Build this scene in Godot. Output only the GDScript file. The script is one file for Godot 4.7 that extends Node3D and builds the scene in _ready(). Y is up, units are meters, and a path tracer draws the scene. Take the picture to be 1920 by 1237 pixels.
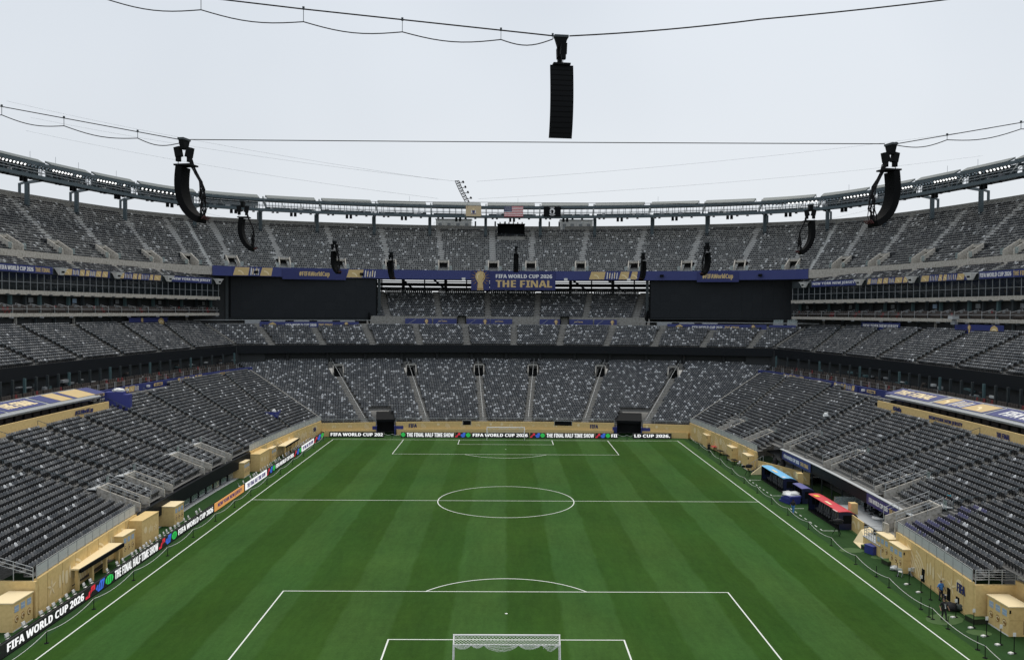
extends Node3D
# A football stadium seen from the seats behind one goal. Origin: centre spot; -z runs to the far goal, y is up, metres.
const CAM := Vector3(-0.2433, 25.2874, 110.5436)
var rng := RandomNumberGenerator.new()
var M := {}
var taken := {}
var font: Font

class Geo:
	var v := PackedVector3Array()
	var uv := PackedVector2Array()
	var col := PackedColorArray()
	func tri(a: Vector3, b: Vector3, c: Vector3) -> void:
		v.append(a); v.append(b); v.append(c)
	func quad(a: Vector3, b: Vector3, c: Vector3, d: Vector3) -> void:
		v.append(a); v.append(b); v.append(c); v.append(a); v.append(c); v.append(d)
	func box(c: Vector3, s: Vector3, b := Basis()) -> void:
		var x := b.x * s.x * 0.5
		var y := b.y * s.y * 0.5
		var z := b.z * s.z * 0.5
		hexa([c - x - y - z, c + x - y - z, c + x - y + z, c - x - y + z, c - x + y - z, c + x + y - z, c + x + y + z, c - x + y + z])
	func hexa(p: Array) -> void:
		for f in [[0, 1, 2, 3], [7, 6, 5, 4], [4, 5, 1, 0], [5, 6, 2, 1], [6, 7, 3, 2], [7, 4, 0, 3]]:
			quad(p[f[0]], p[f[1]], p[f[2]], p[f[3]])
	func bar(a: Vector3, b: Vector3, w: float, h := 0.0) -> void:
		if h == 0.0: h = w
		var d := b - a
		var l := d.length()
		if l < 1e-5: return
		d /= l
		var up := Vector3.UP if absf(d.y) < 0.95 else Vector3.RIGHT
		var sx := d.cross(up).normalized()
		var sy := sx.cross(d).normalized()
		box((a + b) * 0.5, Vector3(w, h, l), Basis(sx, sy, -d))
	func tube(pts: Array, r: float, n := 6, r2 := -1.0) -> void:
		if r2 < 0.0: r2 = r
		var last := []
		for i in pts.size():
			var d: Vector3 = (pts[mini(i + 1, pts.size() - 1)] - pts[maxi(i - 1, 0)]).normalized()
			var up := Vector3.UP if absf(d.y) < 0.9 else Vector3.RIGHT
			var sx := d.cross(up).normalized()
			var sy := sx.cross(d).normalized()
			var rr := lerpf(r, r2, float(i) / maxf(1.0, pts.size() - 1.0))
			var ring := []
			for k in n:
				var a := TAU * k / n
				ring.append(pts[i] + (sx * cos(a) + sy * sin(a)) * rr)
			if last.size():
				for k in n:
					quad(last[k], last[(k + 1) % n], ring[(k + 1) % n], ring[k])
			else:
				for k in range(1, n - 1): tri(ring[0], ring[k + 1], ring[k])
			last = ring
		for k in range(1, n - 1): tri(last[0], last[k], last[k + 1])
	func lathe(prof: Array, n := 12, at := Vector3.ZERO) -> void:   # prof: Vector2(radius, y)
		for i in prof.size() - 1:
			for k in n:
				var a := TAU * k / n
				var b := TAU * (k + 1) / n
				var p := func(q: Vector2, t: float): return at + Vector3(q.x * cos(t), q.y, q.x * sin(t))
				quad(p.call(prof[i], a), p.call(prof[i], b), p.call(prof[i + 1], b), p.call(prof[i + 1], a))
	func prism(poly: PackedVector2Array, t: Transform3D, depth: float) -> void:   # poly in the local xy plane, thickness along +z
		var idx := Geometry2D.triangulate_polygon(poly)
		for i in range(0, idx.size(), 3):
			var a := poly[idx[i]]
			var b := poly[idx[i + 1]]
			var c := poly[idx[i + 2]]
			tri(t * Vector3(a.x, a.y, depth), t * Vector3(b.x, b.y, depth), t * Vector3(c.x, c.y, depth))
			tri(t * Vector3(a.x, a.y, 0), t * Vector3(c.x, c.y, 0), t * Vector3(b.x, b.y, 0))
		for i in poly.size():
			var a := poly[i]
			var b := poly[(i + 1) % poly.size()]
			quad(t * Vector3(a.x, a.y, 0), t * Vector3(b.x, b.y, 0), t * Vector3(b.x, b.y, depth), t * Vector3(a.x, a.y, depth))
	func disc(c: Vector3, nrm: Vector3, r: float, n := 14) -> void:
		var up := Vector3.UP if absf(nrm.y) < 0.9 else Vector3.RIGHT
		var sx := nrm.cross(up).normalized()
		var sy := sx.cross(nrm)
		for k in n:
			var a := TAU * k / n
			var b := TAU * (k + 1) / n
			tri(c, c + (sx * cos(a) + sy * sin(a)) * r, c + (sx * cos(b) + sy * sin(b)) * r)
	func mesh(smooth := false) -> ArrayMesh:
		var arr := []
		arr.resize(Mesh.ARRAY_MAX)
		arr[Mesh.ARRAY_VERTEX] = v
		if uv.size() == v.size(): arr[Mesh.ARRAY_TEX_UV] = uv
		if col.size() == v.size(): arr[Mesh.ARRAY_COLOR] = col
		var m := ArrayMesh.new()
		if smooth:
			var st := SurfaceTool.new()
			st.begin(Mesh.PRIMITIVE_TRIANGLES)
			st.set_smooth_group(0)
			for p in v: st.add_vertex(p)
			st.index()
			st.generate_normals()
			return st.commit()
		m.add_surface_from_arrays(Mesh.PRIMITIVE_TRIANGLES, arr)
		return m

func lin(r: float, g: float, b: float) -> Color:
	return Color(r, g, b).linear_to_srgb()
func mk(key: String, r: float, g: float, b: float, rough := 0.8, metal := 0.0) -> StandardMaterial3D:
	var m := StandardMaterial3D.new()
	m.resource_name = key
	m.albedo_color = lin(r, g, b)
	m.roughness = rough
	m.metallic = metal
	M[key] = m
	return m
func glow(key: String, r: float, g: float, b: float, e: float) -> StandardMaterial3D:
	var m := mk(key, r * 0.5, g * 0.5, b * 0.5, 0.5)
	m.emission_enabled = true
	m.emission = lin(r, g, b)
	m.emission_energy_multiplier = e
	return m
func noise_tex(freq: float, ramp: Array, seed_n: int, size := 512, octaves := 4) -> NoiseTexture2D:
	var n := FastNoiseLite.new()
	n.noise_type = FastNoiseLite.TYPE_SIMPLEX_SMOOTH
	n.frequency = freq
	n.seed = seed_n
	n.fractal_octaves = octaves
	var t := NoiseTexture2D.new()
	t.width = size
	t.height = size
	t.seamless = true
	t.noise = n
	var g := Gradient.new()
	g.offsets = PackedFloat32Array([0.15, 0.5, 0.85])
	g.colors = PackedColorArray(ramp)
	t.color_ramp = g
	return t
func grainy(key: String, tex: Texture2D, per_m: float) -> void:
	var m: StandardMaterial3D = M[key]
	m.albedo_texture = tex
	m.uv1_triplanar = true
	m.uv1_world_triplanar = true
	m.uv1_scale = Vector3.ONE * per_m

func numbered(n: String) -> String:
	if not taken.has(n):
		taken[n] = 0
		return n
	taken[n] += 1
	return "%s_%03d" % [n, taken[n]]
func meta(o: Node, label: String, cat := "", group := "", kind := "") -> void:
	if label: o.set_meta("label", label)
	if cat: o.set_meta("category", cat)
	if group: o.set_meta("group", group)
	if kind: o.set_meta("kind", kind)
func thing(n: String, label: String, cat: String, at := Vector3.ZERO, turn := 0.0, group := "") -> Node3D:
	var o := Node3D.new()
	o.name = numbered(n)
	add_child(o)
	o.position = at
	o.rotation.y = turn
	meta(o, label, cat, group)
	return o
func part(parent: Node, n: String, what, mat: String, t := Transform3D()) -> MeshInstance3D:
	var o := MeshInstance3D.new()
	o.name = n
	o.mesh = what.mesh() if what is Geo else what
	o.material_override = M[mat]
	o.transform = t
	parent.add_child(o, true)
	return o
func structure(n: String, what, mat: String) -> MeshInstance3D:
	var o := part(self, numbered(n), what, mat)
	meta(o, "", "", "", "structure")
	return o
func pbox(parent: Node, n: String, c: Vector3, s: Vector3, mat: String, b := Basis()) -> MeshInstance3D:
	var g := Geo.new()
	g.box(c, s, b)
	return part(parent, n, g, mat)
func text_mesh(s: String, h: float, depth := 0.02) -> TextMesh:
	var t := TextMesh.new()
	t.text = s
	t.font = font
	t.font_size = 48
	t.pixel_size = h / 48.0 / 0.72     # h is the height of a capital
	t.depth = depth
	t.curve_step = 2.0
	return t
# lettering: the middle of the text stands at t's origin, reading along t's x, facing t's z; stretched to the width w
func text(parent: Node, n: String, s: String, h: float, w: float, mat: String, t: Transform3D, depth := 0.02, bold := 0.035) -> MeshInstance3D:
	var tm := text_mesh(s, h, depth)
	var bb := tm.get_aabb()
	var kx := w / maxf(0.01, bb.size.x)
	var ky := h / maxf(0.01, bb.size.y) if not ("#" in s or "," in s) else 1.0
	var c := bb.get_center()
	# heavy face: the letters are laid three times with a small shift to thicken every stroke
	var st := SurfaceTool.new()
	st.begin(Mesh.PRIMITIVE_TRIANGLES)
	var e := bold * h
	for k in 3:
		st.append_from(tm, 0, Transform3D(Basis.from_scale(Vector3(kx * (1.0 - 2.0 * e / w), ky, 1)), Vector3(-c.x * kx + (k - 1) * e, -c.y * ky + (0.3 * e if k == 1 else 0.0), 0.0015 * (k + 1))))
	return part(parent, n, st.commit(), mat, t)
func face(at: Vector3, n: Vector3) -> Transform3D:   # a frame whose z is n and whose y is as upright as it can be
	n = n.normalized()
	var x := Vector3.UP.cross(n).normalized()
	return Transform3D(Basis(x, n.cross(x), n), at)
func in_view(p: Vector3, margin := 1.12) -> bool:
	var d := CAM.z - p.z
	return d > 20.0 and absf((p.x - CAM.x) / d) < 0.617 * margin and absf((p.y - CAM.y) / d + 0.022) < 0.40 * margin

func _ready() -> void:
	rng.seed = 20260
	var cam := Camera3D.new()
	cam.name = "camera"
	cam.fov = 43.326
	cam.near = 0.5
	cam.far = 3000.0
	add_child(cam)
	cam.transform = Transform3D(Basis(Vector3.UP, -0.0083) * Basis(Vector3.RIGHT, -0.0220) * Basis(Vector3.BACK, 0.0063), CAM)
	cam.current = true
	var env := Environment.new()
	env.background_mode = Environment.BG_SKY
	var sky := Sky.new()
	var sm := ProceduralSkyMaterial.new()
	sm.sky_top_color = lin(0.555, 0.60, 0.66)
	sm.sky_horizon_color = lin(0.595, 0.615, 0.625)
	sm.sky_curve = 0.12
	sm.ground_horizon_color = lin(0.30, 0.31, 0.31)
	sm.ground_bottom_color = lin(0.08, 0.08, 0.08)
	sm.sun_angle_max = 1.0
	sm.sky_energy_multiplier = 1.0
	var cl := FastNoiseLite.new()
	cl.frequency = 0.006
	cl.seed = 12
	cl.fractal_octaves = 4
	var ct := NoiseTexture2D.new()
	ct.width = 1024
	ct.height = 512
	ct.seamless = true
	ct.noise = cl
	var cg := Gradient.new()
	cg.offsets = PackedFloat32Array([0.3, 0.75])
	cg.colors = PackedColorArray([Color(1, 1, 1, 0), Color(1, 0.99, 0.97, 1)])
	ct.color_ramp = cg
	sm.sky_cover = ct
	sm.sky_cover_modulate = Color(1, 1, 1, 0.05)
	sky.sky_material = sm
	env.sky = sky
	env.tonemap_mode = Environment.TONE_MAPPER_LINEAR
	env.tonemap_exposure = 1.26
	env.sdfgi_enabled = true
	env.ssao_enabled = true
	env.ssil_enabled = true
	var we := WorldEnvironment.new()
	we.name = "environment"
	we.environment = env
	add_child(we)
	var sun := DirectionalLight3D.new()
	sun.name = "sun"
	sun.light_energy = 0.5
	sun.light_angular_distance = 40.0
	sun.light_color = Color(1.0, 0.985, 0.96)
	sun.shadow_enabled = true
	sun.rotation_degrees = Vector3(-64, 165, 0)
	add_child(sun)
	var sf := SystemFont.new()
	sf.font_names = PackedStringArray(["Droid Sans"])
	sf.font_weight = 700
	var fv := FontVariation.new()
	fv.base_font = sf
	fv.variation_embolden = 0.0
	font = fv
	materials()
	build_all()
const TONES := [Color(0.016, 0.020, 0.029), Color(0.075, 0.083, 0.093), Color(0.11, 0.118, 0.128), Color(0.155, 0.16, 0.165), Color(0.23, 0.235, 0.24), Color(0.60, 0.62, 0.64), Color(0.105, 0.105, 0.20)]
func materials() -> void:
	var conc := noise_tex(0.018, [Color(0.78, 0.77, 0.75), Color(0.95, 0.95, 0.94), Color(1, 1, 1)], 3)
	var fine := noise_tex(0.05, [Color(0.82, 0.82, 0.82), Color(0.95, 0.95, 0.95), Color(1, 1, 1)], 9)
	mk("concrete", 0.30, 0.295, 0.282, 0.9); grainy("concrete", conc, 0.19)
	mk("pale_concrete", 0.48, 0.455, 0.415, 0.9); grainy("pale_concrete", conc, 0.23)
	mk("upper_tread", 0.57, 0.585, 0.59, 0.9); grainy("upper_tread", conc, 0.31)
	mk("tread", 0.17, 0.17, 0.168, 0.9); grainy("tread", conc, 0.31)  # terrace concrete darkened, with the shade between seat rows put into its colour
	mk("seat", 1, 1, 1, 0.36); M.seat.vertex_color_use_as_albedo = true; M.seat.metallic_specular = 0.5
	for k in 7: mk("seat_%d" % k, TONES[k].r, TONES[k].g, TONES[k].b, 0.36)
	mk("seat_pan", 0.03, 0.032, 0.036, 0.4)  # darkened so the pan carries the shade below the backrest
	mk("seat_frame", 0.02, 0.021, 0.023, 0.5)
	mk("steel", 0.075, 0.105, 0.12, 0.5, 0.3); grainy("steel", fine, 0.3)
	mk("dark_steel", 0.035, 0.045, 0.05, 0.55, 0.3)
	mk("rail", 0.42, 0.44, 0.45, 0.45, 0.2)
	mk("mesh_panel", 0.50, 0.52, 0.53, 0.5)
	mk("black", 0.007, 0.008, 0.009, 0.7)
	mk("fascia", 0.014, 0.016, 0.019, 0.5)
	mk("speaker", 0.004, 0.0045, 0.005, 0.8)
	mk("cable", 0.012, 0.012, 0.013, 0.6)
	mk("screen", 0.021, 0.024, 0.028, 0.45)
	mk("screen_b", 0.0225, 0.0255, 0.0295, 0.45)
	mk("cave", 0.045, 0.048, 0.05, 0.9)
	for q in ["black", "fascia", "speaker", "cable", "screen", "screen_b", "cave"]: M[q].metallic_specular = 0.2
	mk("navy", 0.016, 0.024, 0.13, 0.6)
	mk("ribbon", 0.026, 0.038, 0.17, 0.5)
	mk("gold", 0.74, 0.54, 0.24, 0.75); grainy("gold", noise_tex(0.012, [Color(0.95, 0.94, 0.92), Color(0.985, 0.985, 0.98), Color(1, 1, 1)], 21), 0.35)
	mk("pale_gold", 0.84, 0.69, 0.42, 0.75)
	mk("print_gold", 0.60, 0.44, 0.20, 0.5)
	mk("deep_gold", 0.30, 0.17, 0.05, 0.6)
	mk("white", 0.78, 0.78, 0.78, 0.6)
	mk("white_plastic", 0.72, 0.72, 0.70, 0.45)
	mk("window_blue", 0.34, 0.46, 0.62, 0.3)
	mk("roof_panel", 0.075, 0.10, 0.105, 0.55, 0.2); grainy("roof_panel", fine, 0.4)
	mk("sky_blue", 0.17, 0.50, 0.80, 0.5)
	mk("red", 0.62, 0.035, 0.055, 0.5)
	mk("yellow", 0.85, 0.55, 0.04, 0.5)
	mk("tarp", 0.55, 0.57, 0.57, 0.35)
	mk("skin", 0.36, 0.20, 0.13, 0.6)
	mk("hair", 0.03, 0.022, 0.018, 0.6)
	mk("black_cloth", 0.012, 0.012, 0.014, 0.85)
	mk("blue_cloth", 0.06, 0.20, 0.50, 0.85)
	mk("navy_cloth", 0.018, 0.02, 0.035, 0.85)
	mk("line_paint", 0.72, 0.74, 0.70, 0.8)
	mk("net", 0.75, 0.76, 0.75, 0.7)
	mk("club_seat", 0.06, 0.05, 0.045, 0.6)
	mk("club_red", 0.16, 0.03, 0.03, 0.7)
	mk("teal_steel", 0.06, 0.11, 0.12, 0.5)
	mk("grey_metal", 0.32, 0.34, 0.36, 0.45, 0.4)
	mk("awning", 0.33, 0.35, 0.36, 0.5, 0.1)
	mk("flag_red", 0.50, 0.03, 0.045, 0.7)
	mk("flag_blue", 0.02, 0.028, 0.10, 0.7)
	mk("buff", 0.58, 0.46, 0.29, 0.7)
	mk("platform", 0.42, 0.44, 0.45, 0.7)
	mk("artificial_grass", 0.045, 0.10, 0.022, 0.9)
	glow("led_black", 0.02, 0.02, 0.022, 0.25)
	glow("led_white", 0.85, 0.85, 0.85, 0.75)
	glow("led_red", 0.75, 0.03, 0.06, 0.5)
	glow("led_blue", 0.05, 0.16, 0.75, 0.5)
	glow("led_green", 0.03, 0.60, 0.10, 0.5)
	glow("led_orange", 0.85, 0.40, 0.12, 0.45)
	glow("led_violet", 0.05, 0.02, 0.22, 0.3)
	glow("lamp_lit", 1.0, 1.0, 0.98, 1.2)
	mk("lamp_glass", 0.35, 0.42, 0.48, 0.2)
	var gl := mk("glass", 0.012, 0.017, 0.02, 0.06)
	gl.transparency = BaseMaterial3D.TRANSPARENCY_ALPHA
	gl.albedo_color.a = 0.72
	var gr := mk("guard_glass", 0.30, 0.38, 0.38, 0.08)
	gr.transparency = BaseMaterial3D.TRANSPARENCY_ALPHA
	gr.albedo_color.a = 0.35
	mk("blue_vinyl", 0.03, 0.04, 0.22, 0.45)
	mk("navy_roof", 0.10, 0.10, 0.30, 0.5)
	mk("turf_side", 0.02, 0.03, 0.012, 0.9)
	mk("dark_tarp", 0.02, 0.03, 0.024, 0.5)
	mk("teal_cloth", 0.04, 0.25, 0.32, 0.8)
	mk("gold_seam", 0.56, 0.40, 0.18, 0.75)
	mk("aisle", 0.235, 0.23, 0.222, 0.9)
func turf_image(w: int, h: int, lx: float, lz: float, striped: bool, base: Array, seed_n: int) -> ImageTexture:
	var im := Image.create(w, h, false, Image.FORMAT_RGB8)
	var a := FastNoiseLite.new(); a.seed = seed_n; a.frequency = 0.05; a.fractal_octaves = 4
	var b := FastNoiseLite.new(); b.seed = seed_n + 1; b.frequency = 0.35; b.fractal_octaves = 3
	var c := FastNoiseLite.new(); c.seed = seed_n + 2; c.frequency = 0.6; c.fractal_octaves = 2
	for j in h:
		var z := (float(j) / h - 0.5) * lz
		for i in w:
			var x := (float(i) / w - 0.5) * lx
			var t := 1.0 + 0.13 * a.get_noise_2d(x, z) + 0.11 * b.get_noise_2d(x * 1.4, z * 0.2) + 0.045 * c.get_noise_2d(x * 0.5, z * 2.2) + 0.10 * c.get_noise_2d(x * 3.0, z * 0.7) + 0.2 * (rng.randf() - 0.5)
			var yel := 0.5 + 0.9 * a.get_noise_2d(x * 1.7 + 300.0, z * 0.8)
			var s := 0.0
			if striped:
				var k := x / 4.6 + 0.05 * b.get_noise_2d(z * 0.4, 7.0)
				var f := absf(k - roundf(k))          # distance to the stripe's edge, in stripes
				var light := int(floorf(k)) % 2 != 0
				s = (1.0 if light else -1.0) * smoothstep(0.0, 0.035, f)
				# every second cut runs across, so the bands also change a little with z
				var kz := z / 5.5
				s = s * (0.78 + 0.45 * a.get_noise_2d(x * 1.2 + 90.0, z * 0.5)) + 0.05 * (1.0 if int(floorf(kz)) % 2 == 0 else -1.0)
			var r: float = base[0] * t * (1.0 + 0.18 * s) * (1.0 + 0.22 * clampf(yel, 0.0, 1.0))
			var g: float = base[1] * t * (1.0 + 0.14 * s) * (1.0 + 0.04 * clampf(yel, 0.0, 1.0))
			var bl: float = base[2] * t * (1.0 + 0.36 * s)
			im.set_pixel(i, j, Color(r, g, bl).linear_to_srgb())
	return ImageTexture.create_from_image(im)

func build_pitch() -> void:
	mk("turf", 1, 1, 1, 0.95).albedo_texture = turf_image(900, 1300, 71.0, 109.0, true, [0.0305, 0.082, 0.0155], 5)
	mk("surround", 1, 1, 1, 0.95).albedo_texture = turf_image(700, 700, 60.0, 60.0, false, [0.023, 0.062, 0.020], 15)
	M.turf.metallic_specular = 0.2
	M.surround.metallic_specular = 0.2
	var g := Geo.new()
	g.quad(Vector3(-900, -0.02, -900), Vector3(900, -0.02, -900), Vector3(900, -0.02, 900), Vector3(-900, -0.02, 900))
	structure("ground", g, "concrete")
	g = Geo.new()
	g.quad(Vector3(-47, 0.0, -63), Vector3(47, 0.0, -63), Vector3(47, 0.0, 63), Vector3(-47, 0.0, 63))
	for c in [[-47, -63], [47, -63], [47, 63], [-47, -63], [47, 63], [-47, 63]]: g.uv.append(Vector2(c[0], c[1]) / 60.0)
	structure("surround_turf", g, "surround")
	g = Geo.new()
	g.quad(Vector3(-35.5, 0.004, -54.5), Vector3(35.5, 0.004, -54.5), Vector3(35.5, 0.004, 54.5), Vector3(-35.5, 0.004, 54.5))
	for c in [[0, 0], [1, 0], [1, 1], [0, 0], [1, 1], [0, 1]]: g.uv.append(Vector2(c[0], c[1]))
	var pitch := structure("pitch", g, "turf")
	var line := func(n: String, x0: float, z0: float, x1: float, z1: float):
		var q := Geo.new()
		q.quad(Vector3(x0, 0.008, z0), Vector3(x1, 0.008, z0), Vector3(x1, 0.008, z1), Vector3(x0, 0.008, z1))
		part(pitch, n, q, "line_paint")
	var w := 0.12
	line.call("touchline", -34, -52.5, -34 + w, 52.5)
	line.call("touchline", 34 - w, -52.5, 34, 52.5)
	for s in [-1.0, 1.0]:
		line.call("goal_line", -34 + w, s * 52.5, 34 - w, s * (52.5 - w))
		for b in [[20.16, 16.5, "penalty_area_line"], [9.16, 5.5, "goal_area_line"]]:
			var zi: float = s * (52.5 - b[1])
			line.call(b[2], -b[0], zi, b[0], zi + s * w)
			line.call(b[2], -b[0], zi + s * w, -b[0] + w, s * (52.5 - w))
			line.call(b[2], b[0] - w, zi + s * w, b[0], s * (52.5 - w))
		ring_line(pitch, "penalty_arc", Vector2(0, s * 41.5), 9.15, -s * PI / 2 - 0.925, -s * PI / 2 + 0.925, 40)
		ring_line(pitch, "penalty_spot", Vector2(0, s * 41.5), 0.12, 0, TAU, 12, true)
	line.call("halfway_line", -34 + w, -w / 2, 34 - w, w / 2)
	ring_line(pitch, "centre_circle", Vector2.ZERO, 9.15, 0, TAU, 96)
	# painted technical-area marks beside the dugouts
	for s in [[-14.6, -4.6], [3.6, 13.8]]:
		for k in 7:
			var z0: float = lerpf(s[0], s[1], k / 6.0)
			line.call("technical_area_dash", 36.9, z0, 37.0, z0 + 0.75)
		for z1 in [s[0], s[1] + 0.75]: line.call("technical_area_line", 37.0, z1, 38.7, z1 + 0.1)
func ring_line(parent: Node, n: String, c: Vector2, r: float, a0: float, a1: float, seg: int, full := false) -> void:
	var g := Geo.new()
	for k in seg:
		var a := lerpf(a0, a1, float(k) / seg)
		var b := lerpf(a0, a1, float(k + 1) / seg)
		var ri := 0.0 if full else r - 0.12
		g.quad(Vector3(c.x + ri * cos(a), 0.012, c.y + ri * sin(a)), Vector3(c.x + r * cos(a), 0.012, c.y + r * sin(a)), Vector3(c.x + r * cos(b), 0.012, c.y + r * sin(b)), Vector3(c.x + ri * cos(b), 0.012, c.y + ri * sin(b)))
	part(parent, n, g, "line_paint")

func net_panel(g: Geo, a: Vector3, b: Vector3, c: Vector3, d: Vector3, nu: int, nv: int, w := 0.012, sag := 0.0) -> void:
	# diamond mesh over the patch a-b (top edge) and d-c (bottom edge)
	var p := func(u: float, v: float):
		return a.lerp(b, u).lerp(d.lerp(c, u), v) + Vector3(0, -sag * sin(PI * u) * sin(PI * v), 0)
	for i in nu:
		for j in nv:
			var u0 := float(i) / nu
			var u1 := float(i + 1) / nu
			var v0 := float(j) / nv
			var v1 := float(j + 1) / nv
			var um := (u0 + u1) * 0.5
			var vm := (v0 + v1) * 0.5
			var q := [p.call(um, v0), p.call(u1, vm), p.call(um, v1), p.call(u0, vm)]
			for k in 4: g.bar(q[k], q[(k + 1) % 4], w)
func build_goal(s: float, label: String) -> void:   # s = +1 near goal, -1 far goal
	var t := thing("goal", label, "goal", Vector3(0, 0, s * 52.5), 0.0, "goals at the two ends of the pitch")
	var r := 0.06
	for x in [-3.72, 3.72]:
		var g := Geo.new(); g.tube([Vector3(x, 0, 0), Vector3(x, 2.44, 0)], r, 10); part(t, "post", g.mesh(true), "white")
	var g2 := Geo.new(); g2.tube([Vector3(-3.78, 2.5, 0), Vector3(3.78, 2.5, 0)], r, 10); part(t, "crossbar", g2.mesh(true), "white")
	var bz := s * 1.4
	for x in [-3.72, 3.72]:
		var g := Geo.new()
		g.tube([Vector3(x, 2.5, 0), Vector3(x * 0.992, 2.38, bz)], 0.03, 6)
		g.tube([Vector3(x * 0.992, 2.38, bz), Vector3(x * 0.992, 0.0, s * 2.2)], 0.03, 6)
		part(t, "net_support", g, "white")
	var gb := Geo.new(); gb.tube([Vector3(-3.69, 2.38, bz), Vector3(3.69, 2.38, bz)], 0.028, 6); part(t, "back_bar", gb, "white")
	var n := Geo.new()
	net_panel(n, Vector3(-3.7, 2.47, 0.03 * s), Vector3(3.7, 2.47, 0.03 * s), Vector3(3.69, 2.37, bz), Vector3(-3.69, 2.37, bz), 30, 4, 0.013, 0.05)
	# the rest of the net is rolled up in swags under the back bar
	var xs := [-3.68, -2.45, -1.6, 0.8, 2.35, 3.68]
	for k in 5:
		var drop: float = [0.30, 0.22, 0.46, 0.30, 0.42][k]
		for m in 7:
			var pts := []
			for i in 13:
				var u := i / 12.0
				pts.append(Vector3(lerpf(xs[k], xs[k + 1], u), 2.36 - drop * (0.15 + 0.85 * m / 6.0) * pow(sin(PI * u), 0.7 if k < 4 else 1.6) + 0.02 * rng.randf_range(-1, 1), bz + 0.05 * sin(m * 2.1)))
			for i in 12: n.bar(pts[i], pts[i + 1], 0.014)
		for i in 12:
			var u := rng.randf_range(0.05, 0.95)
			var x := lerpf(xs[k], xs[k + 1], u)
			n.bar(Vector3(x, 2.36, bz), Vector3(x + rng.randf_range(-0.2, 0.2), 2.36 - drop * sin(PI * u), bz + 0.03), 0.010)
	for sx in [-1.0, 1.0]:
		net_panel(n, Vector3(sx * 3.7, 2.45, 0.03 * s), Vector3(sx * 3.69, 2.45, bz), Vector3(sx * 3.6, 0.9 if s < 0 else 2.0, bz), Vector3(sx * 3.7, 0.02, 0.05 * s), 8, 10, 0.012)
	if s < 0: net_panel(n, Vector3(-3.69, 2.44, bz), Vector3(3.69, 2.44, bz), Vector3(3.6, 1.1, bz * 1.1), Vector3(-3.6, 1.1, bz * 1.1), 40, 7, 0.012)
	part(t, "net", n, "net")
# Every deck follows one plan: sides x = A - ks z^2, end z = B - ke x^2, met in a mitred or rounded corner. An angle t is measured at the
# centre spot from the far direction (-z), positive to the right.
func prad(P: Dictionary, d: float, t: float) -> float:
	var c := absf(sin(t))
	var s := absf(cos(t))
	var r1 := 1e4
	var r2 := 1e4
	if c > 0.01:
		var k: float = P.ks * s * s
		r1 = (P.A + d) / c if k < 1e-7 else (-c + sqrt(c * c + 4.0 * k * (P.A + d))) / (2.0 * k)
	if s > 0.01:
		var k2: float = P.ke * c * c
		r2 = (P.B + d) / s if k2 < 1e-7 else (-s + sqrt(s * s + 4.0 * k2 * (P.B + d))) / (2.0 * k2)
	if P.q > 60.0: return minf(r1, r2)
	return pow(pow(r1, -P.q) + pow(r2, -P.q), -1.0 / P.q)
func pp(P: Dictionary, d: float, t: float, y: float) -> Vector3:
	var r := prad(P, d, t)
	return Vector3(r * sin(t), y, -r * cos(t))
func corner(P: Dictionary, d: float) -> float:
	var z: float = P.B + d
	var x: float = P.A + d
	for i in 30:
		x = lerpf(x, P.A + d - P.ks * z * z, 0.5)
		z = lerpf(z, P.B + d - P.ke * x * x, 0.5)
	return atan2(x, z)
func pnormal(P: Dictionary, d: float, t: float) -> Vector3:   # horizontal, pointing away from the pitch
	var e := pp(P, d, t + 0.004, 0) - pp(P, d, t - 0.004, 0)
	return Vector3(-e.z, 0, e.x).normalized() * -1.0
# a closed section (d, y) drawn along the plan from t0 to t1
func sweep(g: Geo, P: Dictionary, prof: Array, t0: float, t1: float, n: int) -> void:
	var last := []
	for k in n + 1:
		var t := lerpf(t0, t1, float(k) / n)
		var ring := []
		for q in prof: ring.append(pp(P, q.x, t, q.y))
		if last.size():
			for i in prof.size():
				var j := (i + 1) % prof.size()
				g.quad(last[i], last[j], ring[j], ring[i])
		if k == 0 or k == n:
			var poly := PackedVector2Array(prof)
			var idx := Geometry2D.triangulate_polygon(poly)
			for i in range(0, idx.size(), 3): g.tri(ring[idx[i]], ring[idx[i + 1]], ring[idx[i + 2]])
		last = ring
func rect(d0: float, d1: float, y0: float, y1: float) -> Array:
	return [Vector2(d0, y0), Vector2(d1, y0), Vector2(d1, y1), Vector2(d0, y1)]

const LOW := {"A": 40.8, "ks": 0.0011, "B": 60.5, "ke": 0.003, "q": 99.0}
const MEZ := {"A": 66.8, "ks": 0.0011, "B": 86.5, "ke": 0.003, "q": 99.0}
const SUI := {"A": 81.0, "ks": 0.0016, "B": 97.0, "ke": 0.003, "q": 99.0}
const UPP := {"A": 88.0, "ks": 0.0021, "B": 101.0, "ke": 0.003, "q": 22.0}
const UPS := {"A": 88.0, "ks": 0.0021, "B": 150.0, "ke": 0.003, "q": 99.0}   # the sides' suites run on straight to the screens
const SUS := {"A": 81.0, "ks": 0.0016, "B": 150.0, "ke": 0.003, "q": 99.0}
const RNG := {"A": 96.0, "ks": 0.0021, "B": 112.0, "ke": 0.003, "q": 22.0}

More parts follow.
